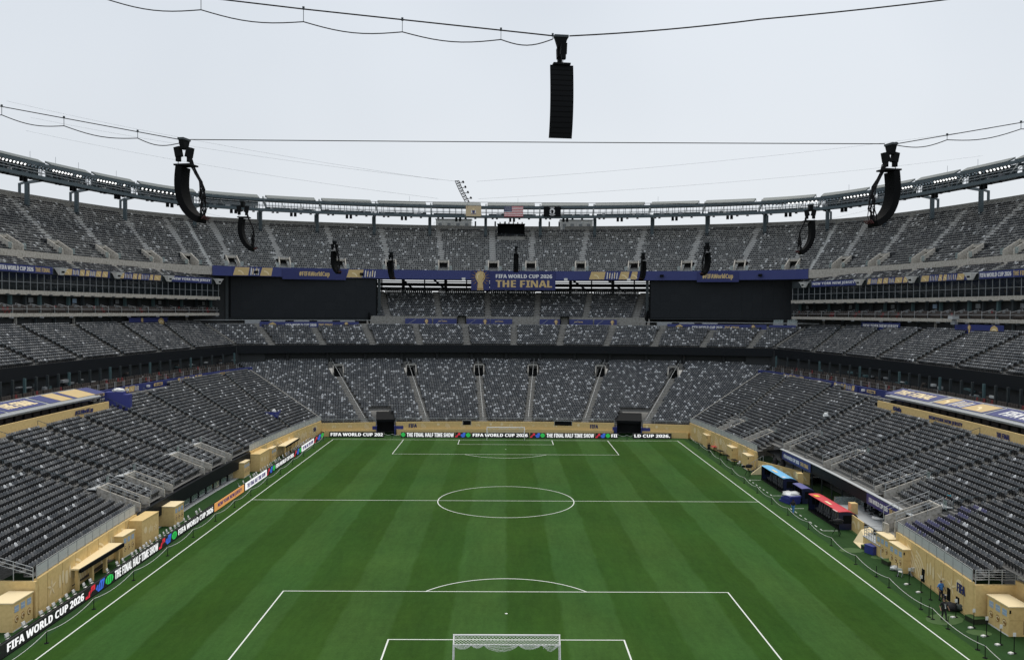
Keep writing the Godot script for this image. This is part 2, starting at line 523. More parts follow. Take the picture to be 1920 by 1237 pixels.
var seats := []          # per stand: list of [Transform3D, Color, tone]
var near_seats := []
func seat_tone(tier: String, p: Vector3) -> int:
	var r := rng.randf()
	var club := tier == "low_side" and p.z > -24.0 and p.z < 21.0
	if tier == "mez_side" or club: return 1 if r < 0.15 else (2 if r < 0.45 else (3 if r < 0.75 else (4 if r < 0.985 else 5)))
	if tier == "low_side": return 1 if r < 0.22 else (2 if r < 0.62 else (3 if r < 0.95 else 5))
	if tier == "upp": return 0 if r < 0.68 else (1 if r < 0.78 else (3 if r < 0.88 else (4 if r < 0.965 else 5)))
	return 1 if r < 0.36 else (2 if r < 0.62 else (3 if r < 0.79 else (4 if r < 0.89 else 5)))

# T: P, d0, y0, tread, rise, n, aisles (radians), holes [[t0, t1, first row, last row]], tier, th0, th1 (range; end decks are cut at their mitre)
func deck(stand: Node3D, T: Dictionary, which: int) -> void:
	var P: Dictionary = T.P
	var curves := []
	var ts := []
	var n: int = T.get("seg", 90)
	var lim := []
	for i in T.n + 1:
		lim.append(corner(P, T.d0 + i * T.tread))
	var lo: float = T.th0
	var hi: float = T.th1
	for k in n + 1: ts.append(lerpf(lo, hi, float(k) / n))
	for h in T.holes:
		ts.append(h[0]); ts.append(h[1])
	ts.sort()
	for i in T.n + 1:
		var row := PackedVector3Array()
		for t in ts:
			var tt: float = t
			if T.cut:
				tt = clampf(t, -lim[i], lim[i]) if which == 0 else (minf(t, -lim[i]) if which < 0 else maxf(t, lim[i]))
			var dd: float = T.d0 + i * T.tread
			var q := pp(P, dd, tt, 0.0)
			var zm: float = T.get("zmax", 999.0) if i < 4 else T.get("zmax2", 999.0)
			if q.z > zm: q = Vector3((P.A + dd - P.ks * zm * zm) * which, 0.0, zm)
			row.append(q)
		curves.append(row)
	var g := Geo.new()
	var inhole := func(i: int, t: float) -> bool:
		for h in T.holes:
			if i >= h[2] and i <= h[3] and t > h[0] and t < h[1]: return true
		return false
	for i in T.n:
		var y: float = T.y0 + i * T.rise
		var a: PackedVector3Array = curves[i]
		var b: PackedVector3Array = curves[i + 1]
		for k in ts.size() - 1:
			var tm: float = (ts[k] + ts[k + 1]) * 0.5
			if ts[k + 1] - ts[k] < 1e-5: continue
			var up := Vector3(0, y, 0)
			var up2 := Vector3(0, y + T.rise, 0)
			if not inhole.call(i, tm):
				g.quad(a[k] + up, a[k + 1] + up, b[k + 1] + up, b[k] + up)
				if i < T.n - 1 and not inhole.call(i + 1, tm): g.quad(b[k] + up, b[k + 1] + up, b[k + 1] + up2, b[k] + up2)
	# underside
	var s0: float = T.d0
	var s1: float = T.d0 + T.n * T.tread
	if T.get("under", 0.0) > 0.0:
		for k in ts.size() - 1:
			var u0: float = T.y0 - T.under
			var u1: float = T.y0 + (T.n - 1) * T.rise - T.under
			var c0: PackedVector3Array = curves[0]
			var c1: PackedVector3Array = curves[T.n]
			g.quad(c0[k] + Vector3(0, u0, 0), c0[k + 1] + Vector3(0, u0, 0), c1[k + 1] + Vector3(0, u1, 0), c1[k] + Vector3(0, u1, 0))
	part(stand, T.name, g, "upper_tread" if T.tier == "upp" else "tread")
	# stairs in the aisles, one flight each, with a rail down its middle
	var sw: float = 1.56 if T.get("gap", 0.85) > 0.8 else (1.34 if T.tier == "upp" else 0.8)
	for al in T.aisles:
		var st := Geo.new()
		var posts := []
		for i in T.n:
			if inhole.call(i, al): continue
			var d: float = T.d0 + i * T.tread
			if T.cut and (absf(al) > lim[i] - 0.008 if which == 0 else absf(al) < lim[i] + 0.008): continue
			var y: float = T.y0 + i * T.rise
			var nn := pnormal(P, d, al)
			var tx := Vector3(nn.z, 0, -nn.x)
			var f0 := pp(P, d, al, y)
			st.box(f0 + nn * (T.tread * 0.75) + Vector3(0, T.rise * 0.25, 0), Vector3(sw, T.rise * 0.5, T.tread * 0.5), Basis(tx, Vector3.UP, nn))
			st.box(f0 + nn * (T.tread * 0.25) + Vector3(0, 0.004, 0), Vector3(sw, 0.012, T.tread * 0.49), Basis(tx, Vector3.UP, nn))
			if i % 3 == 0: posts.append(f0 + nn * T.tread * 0.5 + Vector3(0, T.rise * 0.5, 0))
		if st.v.size(): part(stand, "aisle_stair", st, "aisle" if T.tier == "upp" else ("concrete" if which == 0 else "tread"))  # side flights use the terrace colour darkened for shade
		if posts.size() > 1 and T.get("rails", true):
			var ra := Geo.new()
			for i in posts.size():
				ra.bar(posts[i], posts[i] + Vector3(0, 0.9, 0), 0.045)
				if i > 0: ra.bar(posts[i - 1] + Vector3(0, 0.9, 0), posts[i] + Vector3(0, 0.9, 0), 0.05)
			part(stand, "aisle_rail", ra, "rail" if which == 0 else "steel")
	# seats
	for i in T.n:
		if i == 0 and T.get("skip_first", false): continue
		var y: float = T.y0 + i * T.rise
		var a: PackedVector3Array = curves[i]
		var b: PackedVector3Array = curves[i + 1]
		var pos := 0.27
		var acc := 0.0
		for k in ts.size() - 1:
			var p0 := a[k].lerp(b[k], 0.62)
			var p1 := a[k + 1].lerp(b[k + 1], 0.62)
			var L := p0.distance_to(p1)
			if L < 1e-4: continue
			var dir := (p1 - p0) / L
			var out := Vector3(-dir.z, 0, dir.x) * -1.0
			if out.dot(p0) < 0: out = -out
			while pos < acc + L:
				var p := p0 + dir * (pos - acc)
				pos += 0.52
				if not in_view(p + Vector3(0, y, 0), 1.06): continue
				var th := atan2(p.x, -p.z)
				var r := Vector2(p.x, p.z).length()
				if th < T.th0 + 0.3 / r or th > T.th1 - 0.3 / r: continue
				if T.cut:
					if which == 0 and absf(th) > lim[i] - 0.5 / r: continue
					if which != 0 and absf(th) < lim[i] + 0.5 / r: continue
				var bad := false
				for al in T.aisles:
					if absf(th - al) * r < T.get("gap", 0.85): bad = true
				for h in T.holes:
					if i >= h[2] - 1 and i <= h[3] + 1 and th > h[0] - 0.5 / r and th < h[1] + 0.5 / r: bad = true
				for h in T.get("gaps", []):
					if i >= h[2] and i <= h[3] and th > h[0] and th < h[1]: bad = true
				if bad: continue
				var up := Vector3(0, y, 0)
				var tone := seat_tone(T.tier, p)
				if which > 0 and T.tier == "low_side" and p.z > 27.0 and p.z < 31.5 and i < 8 and rng.randf() < 0.85: tone = 6
				var bs := Basis(Vector3.UP.cross(out), Vector3.UP, out)
				seats[which + 1].append([Transform3D(bs, p + up), tone, 1 if T.tier == "upp" else 0, i])
			acc += L
func seat_geo(low := false) -> Array:
	# folding seat, faces -z; floor at y = 0. The upper deck has a lower, slimmer one.
	var back := Geo.new()
	var y0 := 0.40
	var cols := [-0.225, -0.205, -0.14, 0.0, 0.14, 0.205, 0.225]
	var tops := [0.60, 0.76, 0.855, 0.885, 0.855, 0.76, 0.60]
	if low: cols = [-0.20, -0.185, -0.13, 0.0, 0.13, 0.185, 0.20]
	if low: tops = [0.56, 0.65, 0.695, 0.71, 0.695, 0.65, 0.56]
	var zs := [0.0, 0.02, 0.05, 0.065, 0.05, 0.02, 0.0]
	var o := Vector3(0, 0.012, 0.06)
	for i in 6:
		var a0 := Vector3(cols[i], y0, zs[i] - 0.07)
		var b0 := Vector3(cols[i + 1], y0, zs[i + 1] - 0.07)
		var a1 := Vector3(cols[i], tops[i], zs[i] + 0.09)
		var b1 := Vector3(cols[i + 1], tops[i + 1], zs[i + 1] + 0.09)
		back.quad(a0, b0, b1, a1)
		back.quad(a0 + o, a1 + o, b1 + o, b0 + o)
		back.quad(a1, b1, b1 + o, a1 + o)
	back.quad(Vector3(cols[0], y0, -0.07), Vector3(cols[0], tops[0], 0.09), Vector3(cols[0], tops[0], 0.15), Vector3(cols[0], y0, -0.01))
	back.quad(Vector3(cols[6], y0, -0.07), Vector3(cols[6], y0, -0.01), Vector3(cols[6], tops[0], 0.15), Vector3(cols[6], tops[0], 0.09))
	var pan := Geo.new()
	var pt := 0.56 if low else 0.66
	pan.hexa([Vector3(-0.205, 0.38, -0.13), Vector3(0.205, 0.38, -0.13), Vector3(0.205, 0.38, -0.06), Vector3(-0.205, 0.38, -0.06), Vector3(-0.18, pt, -0.20), Vector3(0.18, pt, -0.20), Vector3(0.18, pt + 0.02, -0.11), Vector3(-0.18, pt + 0.02, -0.11)])
	var fr := Geo.new()
	if not low: fr.box(Vector3(0, 0.20, 0.02), Vector3(0.05, 0.40, 0.08))
	fr.box(Vector3(0.13, 0.40, -0.02), Vector3(0.28, 0.03, 0.05))
	fr.box(Vector3(0.262, 0.44, -0.04), Vector3(0.028, 0.16 if low else 0.26, 0.26))
	return [back, pan, fr]
func put_seats(stands: Array) -> void:
	var gs := seat_geo()
	var whole := Geo.new()
	var dim := [Color(1, 1, 1), Color(0.28, 0.28, 0.29), Color(0.2, 0.2, 0.21)]   # darker pans and frames: shade between seat rows put into the vertex colour
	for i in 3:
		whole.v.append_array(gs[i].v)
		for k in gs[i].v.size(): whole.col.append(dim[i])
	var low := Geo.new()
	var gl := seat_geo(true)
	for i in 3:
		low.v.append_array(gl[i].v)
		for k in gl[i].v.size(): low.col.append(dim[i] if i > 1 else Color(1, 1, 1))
	var meshes := [gs[0].mesh(), gs[1].mesh(), gs[2].mesh()]
	for w in 3:
		var list: Array = seats[w]
		if w != 1:
			list.sort_custom(func(a, b): return a[0].origin.z > b[0].origin.z)
			var made := 0
			var rest := []
			for s in list:
				if made < 150 and in_view(s[0].origin, 0.99) and s[0].origin.y < 9.0:
					made += 1
					var o := thing("stadium_seat", "%s folding seat in the nearest %s block, %s row above the wall" % ["pale" if s[1] == 5 else ("violet-tinted" if s[1] == 6 else "dark grey"), "left" if w == 0 else "right", nth(s[3])], "seat", s[0].origin, 0.0, "seats nearest the camera in the %s lower stand" % ("left" if w == 0 else "right"))
					o.basis = s[0].basis
					var mn: String = "seat_%d" % s[1]
					part(o, "backrest", meshes[0], mn)
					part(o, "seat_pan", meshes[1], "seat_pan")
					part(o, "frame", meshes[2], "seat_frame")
				else: rest.append(s)
			list = rest
		for up in 2:
			var lot := list.filter(func(s): return s[2] == up)
			var buf := PackedFloat32Array()
			buf.resize(lot.size() * 16)
			var j := 0
			for s in lot:
				var t: Transform3D = s[0]
				var c: Color = TONES[s[1]]
				for r in 3:
					buf[j] = t.basis.x[r]; buf[j + 1] = t.basis.y[r]; buf[j + 2] = t.basis.z[r]; buf[j + 3] = t.origin[r]
					j += 4
				buf[j] = c.r; buf[j + 1] = c.g; buf[j + 2] = c.b; buf[j + 3] = 1.0
				j += 4
			var mm := MultiMesh.new()
			mm.transform_format = MultiMesh.TRANSFORM_3D
			mm.use_colors = true
			mm.mesh = low.mesh() if up else whole.mesh()
			mm.instance_count = lot.size()
			mm.buffer = buf
			var mi := MultiMeshInstance3D.new()
			mi.name = "upper_deck_seats" if up else "seat_rows"
			mi.multimesh = mm
			mi.material_override = M.seat
			mi.set_meta("kind", "stuff")
			stands[w].add_child(mi, true)

func tz(P: Dictionary, d: float, z: float, side: int) -> float:   # the angle at which a side's line passes z
	return side * atan2(P.A + d - P.ks * z * z, -z)
func rads(l: Array) -> Array:
	var o := []
	for a in l: o.append(deg_to_rad(a))
	return o
func holes_at(l: Array, P: Dictionary, d: float, w: float, r0: int, r1: int) -> Array:
	var o := []
	for a in l:
		var t := deg_to_rad(a)
		var h := w * 0.5 / prad(P, d, t)
		o.append([t - h, t + h, r0, r1])
	return o

const LOW_AISLES := [[-113.6, -104.8, -96.5, -87, -76.5, -65.5, -54.5, -44], [-26.3, -15.3, -4.4, 4.4, 15.3, 26.3], [44, 55.5, 67.2, 77.5, 88, 98.5, 109.5, 121]]
const LOW_VOMS := [[-114, -105, -86.2, -75.2], [], [43.6, 55.2, 67.5, 88, 110, 121.7]]
const UPP_VOMS := [[-67.5, -60.2, -53.2, -46.6, -41.6], [-36.5, -30.3, -23.2, -16.4, -9.0, -1.9, 3.5, 10.6, 18.0, 25.1, 31.8, 38.1], [44.2, 49.5, 56.2, 63.3, 70]]
const UPP_RANGE := [[-82.0, -39.3], [-39.3, 40.5], [40.5, 82.0]]
func build_stands() -> Array:
	var st := []
	st.append(thing("grandstand", "left grandstand along the touchline with glazed suites between dark seating decks", "grandstand", Vector3.ZERO, 0.0, "grandstands round the pitch"))
	st.append(thing("grandstand", "far end grandstand behind the goal with three dark seating decks", "grandstand", Vector3.ZERO, 0.0, "grandstands round the pitch"))
	st.append(thing("grandstand", "right grandstand along the touchline behind the dugouts with dark seating decks", "grandstand", Vector3.ZERO, 0.0, "grandstands round the pitch"))
	seats = [[], [], []]
	var r := deg_to_rad(1.0)
	for w in [-1, 0, 1]:
		var i: int = w + 1
		if w == 0:
			deck(st[1], {"name": "lower_terrace", "P": LOW, "d0": 0.0, "y0": 2.45, "tread": 0.69, "rise": 0.276, "n": 40, "aisles": rads(LOW_AISLES[1]), "holes": holes_at([-26.3, -15.3, -4.4, 4.4, 15.3, 26.3], LOW, 21, 2.0, 29, 34) + holes_at([-22.7], LOW, 0, 3.4, 0, 6) + holes_at([23.3], LOW, 0, 4.8, 0, 6), "tier": "low_end", "th0": -40 * r, "th1": 40 * r, "cut": true, "seg": 60}, 0)
			deck(st[1], {"name": "mezzanine_terrace", "P": MEZ, "d0": 0.0, "y0": 17.1, "tread": 0.82, "rise": 0.345, "n": 13, "aisles": rads([-34.2, -27.4, -20.4, -13.3, -6.1, 1.2, 8.4, 15.6, 22.6, 29.4, 35.6]), "holes": [], "tier": "mez_end", "th0": -41 * r, "th1": 41 * r, "cut": true, "seg": 70, "under": 1.4, "rails": false}, 0)
			deck(st[1], {"name": "rear_terrace", "P": MEZ, "d0": 13.5, "y0": 23.2, "tread": 0.8, "rise": 0.44, "n": 17, "aisles": rads([-16.8, -9.6, -2.6, 4.4, 11.4, 18.4]), "holes": [], "tier": "mez_end", "th0": -19.2 * r, "th1": 19.8 * r, "cut": false, "seg": 36, "rails": false}, 0)
		else:
			deck(st[i], {"name": "lower_terrace", "P": LOW, "d0": 0.0, "y0": 3.3, "tread": 0.83, "rise": 0.332, "n": 26, "aisles": rads(LOW_AISLES[i]), "holes": holes_at(LOW_VOMS[i], LOW, 2.5, 2.2, 0, 4) + ([[tz(LOW, 0.0, -21.0, 1), tz(LOW, 0.0, 23.5, 1), 0, 2], [71.5 * r, 141.0 * r, 22, 40]] if w > 0 else [[-141.0 * r, -78.0 * r, 22, 40]]), "gaps": [[-77.0 * r, -58.0 * r, 24, 40], [58.0 * r, 71.0 * r, 24, 40]], "tier": "low_side", "gap": 0.66, "th0": 30 * r if w > 0 else -141 * r, "th1": 141 * r if w > 0 else -30 * r, "cut": true, "seg": 130, "zmax": 42.6, "zmax2": 42.6 if w < 0 else 56.0}, w)
			deck(st[i], {"name": "mezzanine_terrace", "P": MEZ, "d0": 0.0, "y0": 17.1, "tread": 0.83, "rise": 0.35, "n": 15, "aisles": rads([-92.5, -83, -73.4, -63.7, -55.1, -47.5] if w < 0 else [46.5, 53.6, 61.4, 70.2, 79.5, 89]), "holes": [], "tier": "mez_side", "th0": 34 * r if w > 0 else -105 * r, "th1": 105 * r if w > 0 else -34 * r, "cut": true, "seg": 80, "under": 1.4}, w)
			deck(st[i], {"name": "upper_front_terrace", "P": UPS, "d0": -4.1, "y0": 32.3, "tread": 0.82, "rise": 0.36, "n": 5, "aisles": rads(UPP_VOMS[i]), "holes": [], "tier": "upp", "gap": 0.68, "th0": (39.0 if w > 0 else -82.0) * r, "th1": (82.0 if w > 0 else -38.6) * r, "cut": false, "seg": 44, "under": 1.0, "rails": false}, w)
		var ra: Array = UPP_RANGE[i]
		deck(st[i], {"name": "upper_terrace", "P": UPP, "d0": 0.0, "y0": 35.2, "tread": 0.83, "rise": 0.55, "n": 23, "aisles": rads(UPP_VOMS[i]), "holes": holes_at(UPP_VOMS[i], UPP, 2, 2.3, 0, 4), "tier": "upp", "gap": 0.68, "th0": ra[0] * r, "th1": ra[1] * r, "cut": false, "seg": 80 if w == 0 else 50, "under": 1.6, "rails": false}, w)
	put_seats(st)
	return st
func run(parent: Node, n: String, P: Dictionary, prof: Array, a0: float, a1: float, mat: String, seg := 24) -> MeshInstance3D:
	var g := Geo.new()
	sweep(g, P, prof, a0, a1, seg)
	return part(parent, n, g, mat)
func rail_run(parent: Node, n: String, P: Dictionary, d: float, y: float, a0: float, a1: float, h: float, step: float, mat: String, bars := 3, panel := "") -> void:
	# a guard rail: posts every step metres and horizontal bars; with panel, a sheet of mesh between the posts, each its own part
	var r := prad(P, d, (a0 + a1) * 0.5)
	var len := 0.0
	for k in 20: len += pp(P, d, lerpf(a0, a1, k / 20.0), y).distance_to(pp(P, d, lerpf(a0, a1, (k + 1) / 20.0), y))
	var n_posts := maxi(1, int(len / step))
	var g := Geo.new()
	for k in n_posts + 1:
		var p := pp(P, d, lerpf(a0, a1, float(k) / n_posts), y)
		g.bar(p, p + Vector3(0, h, 0), 0.05)
		if k < n_posts:
			var q := pp(P, d, lerpf(a0, a1, float(k + 1) / n_posts), y)
			for b in bars: g.bar(p + Vector3(0, h * (1.0 - b / float(bars)), 0), q + Vector3(0, h * (1.0 - b / float(bars)), 0), 0.05 if b == 0 else 0.025)
			if panel:
				var pg := Geo.new()
				pg.bar(p.lerp(q, 0.05) + Vector3(0, h * 0.52, 0), p.lerp(q, 0.95) + Vector3(0, h * 0.52, 0), 0.02, h * 0.8)
				part(parent, "railing_panel", pg, panel)
	part(parent, n, g, mat)
# concrete surround and dark passage of an entrance through a deck
func entrance(parent: Node, P: Dictionary, d0: float, depth: float, y: float, slope: float, t: float, w: float, h: float, wall_mat: String, glass := false) -> void:
	var nn := pnormal(P, d0, t)
	var tx := Vector3(nn.z, 0, -nn.x)
	var o := pp(P, d0, t, y)
	var g := Geo.new()
	for s in [-1.0, 1.0]:
		var c: Vector3 = o + tx * s * (w * 0.5)
		var wd: Vector3 = tx * s * 0.22
		var top0 := h * 0.42
		var top1 := maxf(depth * slope + 0.75, h)
		g.hexa([c - Vector3(0, 0.4, 0), c + wd - Vector3(0, 0.4, 0), c + wd + nn * depth - Vector3(0, 0.4, 0), c + nn * depth - Vector3(0, 0.4, 0), c + Vector3(0, top0, 0), c + wd + Vector3(0, top0, 0), c + wd + nn * depth + Vector3(0, top1, 0), c + nn * depth + Vector3(0, top1, 0)])
	g.box(o + nn * (depth - 0.15) + Vector3(0, h + 0.18, 0), Vector3(w, 0.5, 0.3), Basis(tx, Vector3.UP, nn))
	part(parent, "entrance_wall", g, wall_mat)
	var c := Geo.new()
	var b := Basis(tx, Vector3.UP, nn)
	c.box(o + nn * (depth * 0.5 + 0.6) + Vector3(0, -0.35, 0), Vector3(w, 0.1, depth + 1.2), b)
	part(parent, "entrance_floor", c, "concrete")
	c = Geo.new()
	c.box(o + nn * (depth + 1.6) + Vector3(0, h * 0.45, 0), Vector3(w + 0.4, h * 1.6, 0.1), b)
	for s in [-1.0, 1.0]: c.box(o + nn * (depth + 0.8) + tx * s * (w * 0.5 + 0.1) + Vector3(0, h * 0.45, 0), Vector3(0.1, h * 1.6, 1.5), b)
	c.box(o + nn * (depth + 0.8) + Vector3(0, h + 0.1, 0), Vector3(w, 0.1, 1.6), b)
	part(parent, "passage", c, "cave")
	if glass:
		for s in [-1.0, 1.0]:
			var gg := Geo.new()
			gg.box(o + nn * 0.15 + tx * s * (w * 0.5 + 0.55) + Vector3(0, 0.75, 0), Vector3(0.9, 1.1, 0.03), b)
			part(parent, "guard_panel", gg, "guard_glass")

func build_structure(st: Array) -> void:
	var r := deg_to_rad(1.0)
	var end: Node3D = st[1]
	var ce := corner(LOW, 0.0)
	# --- far end, lower tier
	for a in [[-ce, -24.5 * r], [-20.9 * r, 20.7 * r], [25.8 * r, ce]]:
		run(end, "front_wall", LOW, rect(-0.3, -0.003, 0, 2.62), a[0], a[1], "gold", 20)
		run(end, "wall_ledge", LOW, rect(-0.85, -0.303, 0, 1.15), a[0], a[1], "gold", 20)
		rail_run(end, "front_rail", LOW, -0.15, 2.62, a[0], a[1], 0.75, 2.0, "rail", 2)
	run(end, "lower_back_wall", LOW, rect(27.9, 28.2, 12.0, 16.4), -39 * r, 39 * r, "cave", 30)
	for k in 13: # concrete columns behind the lower tier's last row
		var t := lerpf(-32.0, 32.0, k / 12.0) * r
		var q := pp(LOW, 27.4, t, 0)
		pbox(end, "column", q + Vector3(0, 14.5, 0), Vector3(0.6, 3.4, 0.5), "cave")
	for t in LOW_AISLES[1]:
		entrance(end, LOW, 20.05, 4.1, 10.45, 0.4, t * r, 2.0, 2.2, "concrete")
	# mitre walls between the side and end rows
	for s in [-1, 1]:
		var g := Geo.new()
		for k in 24:
			var d0 := k * 0.9
			var d1 := d0 + 0.9
			var p0 := pp(LOW, d0, s * corner(LOW, d0), 0)
			var p1 := pp(LOW, d1, s * corner(LOW, d1), 0)
			var y0 := 3.3 + 0.4 * d0
			g.bar(p0 + Vector3(0, y0 - 0.1, 0), p1 + Vector3(0, y0 + 0.26, 0), 0.2, 1.0)
		part(end, "dividing_wall", g, "concrete")
		var g2 := Geo.new()
		for k in 12:
			var d0 := 0.6 + k * 0.82
			var p0 := pp(MEZ, d0, s * corner(MEZ, d0), 0)
			var p1 := pp(MEZ, d0 + 0.82, s * corner(MEZ, d0 + 0.82), 0)
			g2.bar(p0 + Vector3(0, 17.5 + 0.42 * d0, 0), p1 + Vector3(0, 17.5 + 0.42 * (d0 + 0.82), 0), 0.14, 0.6)
		part(end, "dividing_wall", g2, "concrete")
	# --- middle tier: black fascia all the way round
	var cm := corner(MEZ, -0.3)
	run(end, "fascia", MEZ, rect(-0.35, -0.003, 15.55, 17.35), -cm, cm, "fascia", 50)
	run(end, "middle_parapet", MEZ, rect(10.7, 10.95, 20.6, 22.15), -39 * r, 39 * r, "concrete", 40)
	run(end, "concourse_floor", MEZ, rect(10.95, 14.0, 21.2, 21.4), -39 * r, 39 * r, "tread", 40)
	run(end, "rear_front_wall", MEZ, rect(13.2, 13.45, 21.4, 24.0), -19.3 * r, 19.9 * r, "concrete", 24)
	for a in [[-42.0, -19.4], [20.0, 42.5]]:
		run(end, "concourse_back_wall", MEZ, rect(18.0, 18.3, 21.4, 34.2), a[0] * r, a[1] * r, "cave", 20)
		run(end, "concourse_rail", MEZ, rect(11.2, 11.25, 22.9, 23.0), a[0] * r, a[1] * r, "rail", 20)
	# things behind the screens' lower edge: a row of pale boxes and rails
	for a in [-34.5, -31.5, -28.5, -25.5, -22.5, 22.5, 25.5, 28.5]:
		var q := pp(MEZ, 12.6, a * r, 22.2)
		var nn := pnormal(MEZ, 12.6, a * r)
		pbox(end, "concourse_counter", q, Vector3(3.6, 1.5, 0.5), "grey_metal", Basis(Vector3(nn.z, 0, -nn.x), Vector3.UP, nn))
	# rear wall open to the sky, with beams, posts and the upper deck's columns
	for y in [31.2, 32.6, 34.1]: run(end, "rear_beam", MEZ, rect(27.3, 27.8, y - 0.5, y + 0.25), -20 * r, 20.5 * r, "black", 16)
	for k in 15:
		var t := lerpf(-19.5, 20.0, k / 14.0) * r
		var q := pp(MEZ, 27.2, t, 0)
		pbox(end, "rear_post", q + Vector3(0, 33, 0), Vector3(0.3 if k % 2 else 0.8, 6.5, 0.5), "black")
	for k in 7: run(end, "louvre", MEZ, rect(27.9, 28.0, 30.85 + k * 0.55, 31.18 + k * 0.55), -20 * r, 20.5 * r, "grey_metal", 16)
	for t in [-15.0, -10.5, -4.5, 3.0, 9.5, 14.5]:
		var q := pp(UPP, -0.2, t * r, 33.4)
		var q2 := pp(UPP, 3.0, (t + 2.2) * r, 30.4)
		var g := Geo.new(); g.bar(q, q2, 0.35); part(end, "deck_brace", g, "black")
	for t in [[-19.4, 0], [19.9, 0]]:
		var nn := pnormal(MEZ, 13.5, t[0] * r)
		var g := Geo.new()
		g.bar(pp(MEZ, 13.4, t[0] * r, 23.0), pp(MEZ, 27.2, t[0] * r, 31.0), 0.3, 2.2)
		part(end, "stair_wall", g, "black")
	# --- upper deck
	run(end, "front_band", UPP, rect(-0.5, -0.003, 33.35, 35.62), -39.3 * r, 40.5 * r, "ribbon", 50)
	for w in 3:
		var ra: Array = UPP_RANGE[w]
		run(st[w], "top_wall", UPP, rect(19.1, 19.5, 45.5, 48.95), ra[0] * r, ra[1] * r, "concrete", 50 if w == 1 else 30)
		for t in UPP_VOMS[w]: entrance(st[w], UPP, 0.02, 3.3, 35.55, 0.66, t * r, 2.3, 2.3, "pale_concrete", true)
	# --- both sides
	for w in [-1, 1]:
		side_structure(st[w + 1], w)
func side_structure(st: Node3D, s: int) -> void:
	var r := deg_to_rad(1.0)
	var far := corner(MEZ, -0.3) * s
	run(st, "fascia", MEZ, rect(-0.35, -0.003, 15.45, 17.35), far, 106 * r * s, "fascia", 40)
	run(st, "middle_back_wall", MEZ, rect(13.6, 13.8, 21.5, 24.2), 39.5 * r * s, 100 * r * s, "cave", 30)
	for k in 16: pbox(st, "column", pp(MEZ, 13.2, (42.5 + k * 3.4) * r * s, 23.0), Vector3(0.35, 2.2, 0.35), "concrete" if k % 3 == 0 else "dark_steel")
	run(st, "middle_parapet", MEZ, rect(12.5, 12.7, 21.8, 22.6), 41 * r * s, 100 * r * s, "concrete", 30)
	# suites: two bands of concrete with boxes between them, glass above, ribbon on top
	run(st, "suite_floor", SUS, rect(-1.2, 4.0, 23.95, 24.55), 38.2 * r * s, 92 * r * s, "pale_concrete", 36)
	run(st, "suite_back", SUS, rect(3.4, 3.6, 24.55, 27.6), 38.2 * r * s, 92 * r * s, "cave", 30)
	run(st, "suite_counter", SUS, rect(1.5, 1.7, 25.6, 25.72), 38.2 * r * s, 92 * r * s, "rail", 30)
	run(st, "suite_rail", SUS, rect(-1.1, -1.06, 25.2, 25.26), 38.2 * r * s, 92 * r * s, "rail", 30)
	run(st, "glazing_floor", UPS, rect(-5.0, 2.0, 27.65, 28.4), 38.2 * r * s, 84 * r * s, "pale_concrete", 36)
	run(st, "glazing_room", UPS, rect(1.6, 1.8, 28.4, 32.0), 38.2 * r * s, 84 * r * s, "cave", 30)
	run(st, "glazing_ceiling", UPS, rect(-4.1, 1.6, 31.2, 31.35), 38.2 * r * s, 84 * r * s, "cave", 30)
	run(st, "upper_soffit", UPS, rect(-4.6, -4.11, 31.25, 32.75), 38.2 * r * s, 84 * r * s, "dark_steel", 40)
	run(st, "upper_front_wall", UPP, rect(-0.25, -0.003, 33.5, 35.5), (39.3 if s < 0 else 40.5) * r * s, 84 * r * s, "pale_concrete", 40)
	for k in 24:      # brackets and lamps under the two bands
		var t := (38.6 + k * 1.7) * r * s
		pbox(st, "bracket", pp(UPS, -5.15, t, 27.62), Vector3(0.5, 0.28, 0.35), "dark_steel")
		pbox(st, "bracket", pp(SUS, -1.35, t, 23.85), Vector3(0.55, 0.25, 0.35), "grey_metal" if k % 3 == 0 else "dark_steel")
	for k in 18:
		var t := (38.5 + k * 2.35) * r * s
		pbox(st, "suite_column", pp(SUS, 2.6, t, 26.1), Vector3(0.5, 3.0, 0.5), "teal_steel" if k % 2 == 0 else "dark_steel")
		pbox(st, "suite_bar", pp(SUS, 2.9, t + 1.1 * r * s, 25.9), Vector3(0.3, 0.12, 2.2), "platform")
		if k % 3 == 0: pbox(st, "suite_screen", pp(SUS, 3.2, t + 1.0 * r * s, 26.8), Vector3(0.1, 0.8, 1.4), "window_blue" if k == 9 else "grey_metal")
		for row in 2:   # suite chairs, dark, in two rows
			for c in 5:
				var tc := t + (0.3 + c * 0.36) * r * s
				var p := pp(SUS, -0.6 + row * 1.1, tc, 24.55 + row * 0.35)
				var nn := pnormal(SUS, 0.0, tc)
				var bs := Basis(Vector3(nn.z, 0, -nn.x), Vector3.UP, nn)
				var g := Geo.new()
				g.box(p + Vector3(0, 0.42, 0), Vector3(0.5, 0.12, 0.5), bs)
				g.box(p + Vector3(0, 0.72, 0) + nn * 0.25, Vector3(0.5, 0.55, 0.1), bs)
				g.box(p + Vector3(0, 0.2, 0), Vector3(0.08, 0.4, 0.4), bs)
				part(st, "suite_chair", g, "club_red" if rng.randf() < 0.07 else "club_seat")
		var ga := Geo.new()
		ga.bar(pp(SUS, -1.0, t, 24.6), pp(SUS, -1.0, t, 25.9), 0.06)
		ga.bar(pp(SUS, -1.0, t, 25.6), pp(SUS, 1.4, t, 26.2), 0.06)
		ga.bar(pp(SUS, 1.4, t, 24.8), pp(SUS, 1.4, t, 26.2), 0.06)
		part(st, "divider_rail", ga, "rail")
	# glazing: panes in two rows between mullions
	var t0 := 38.3
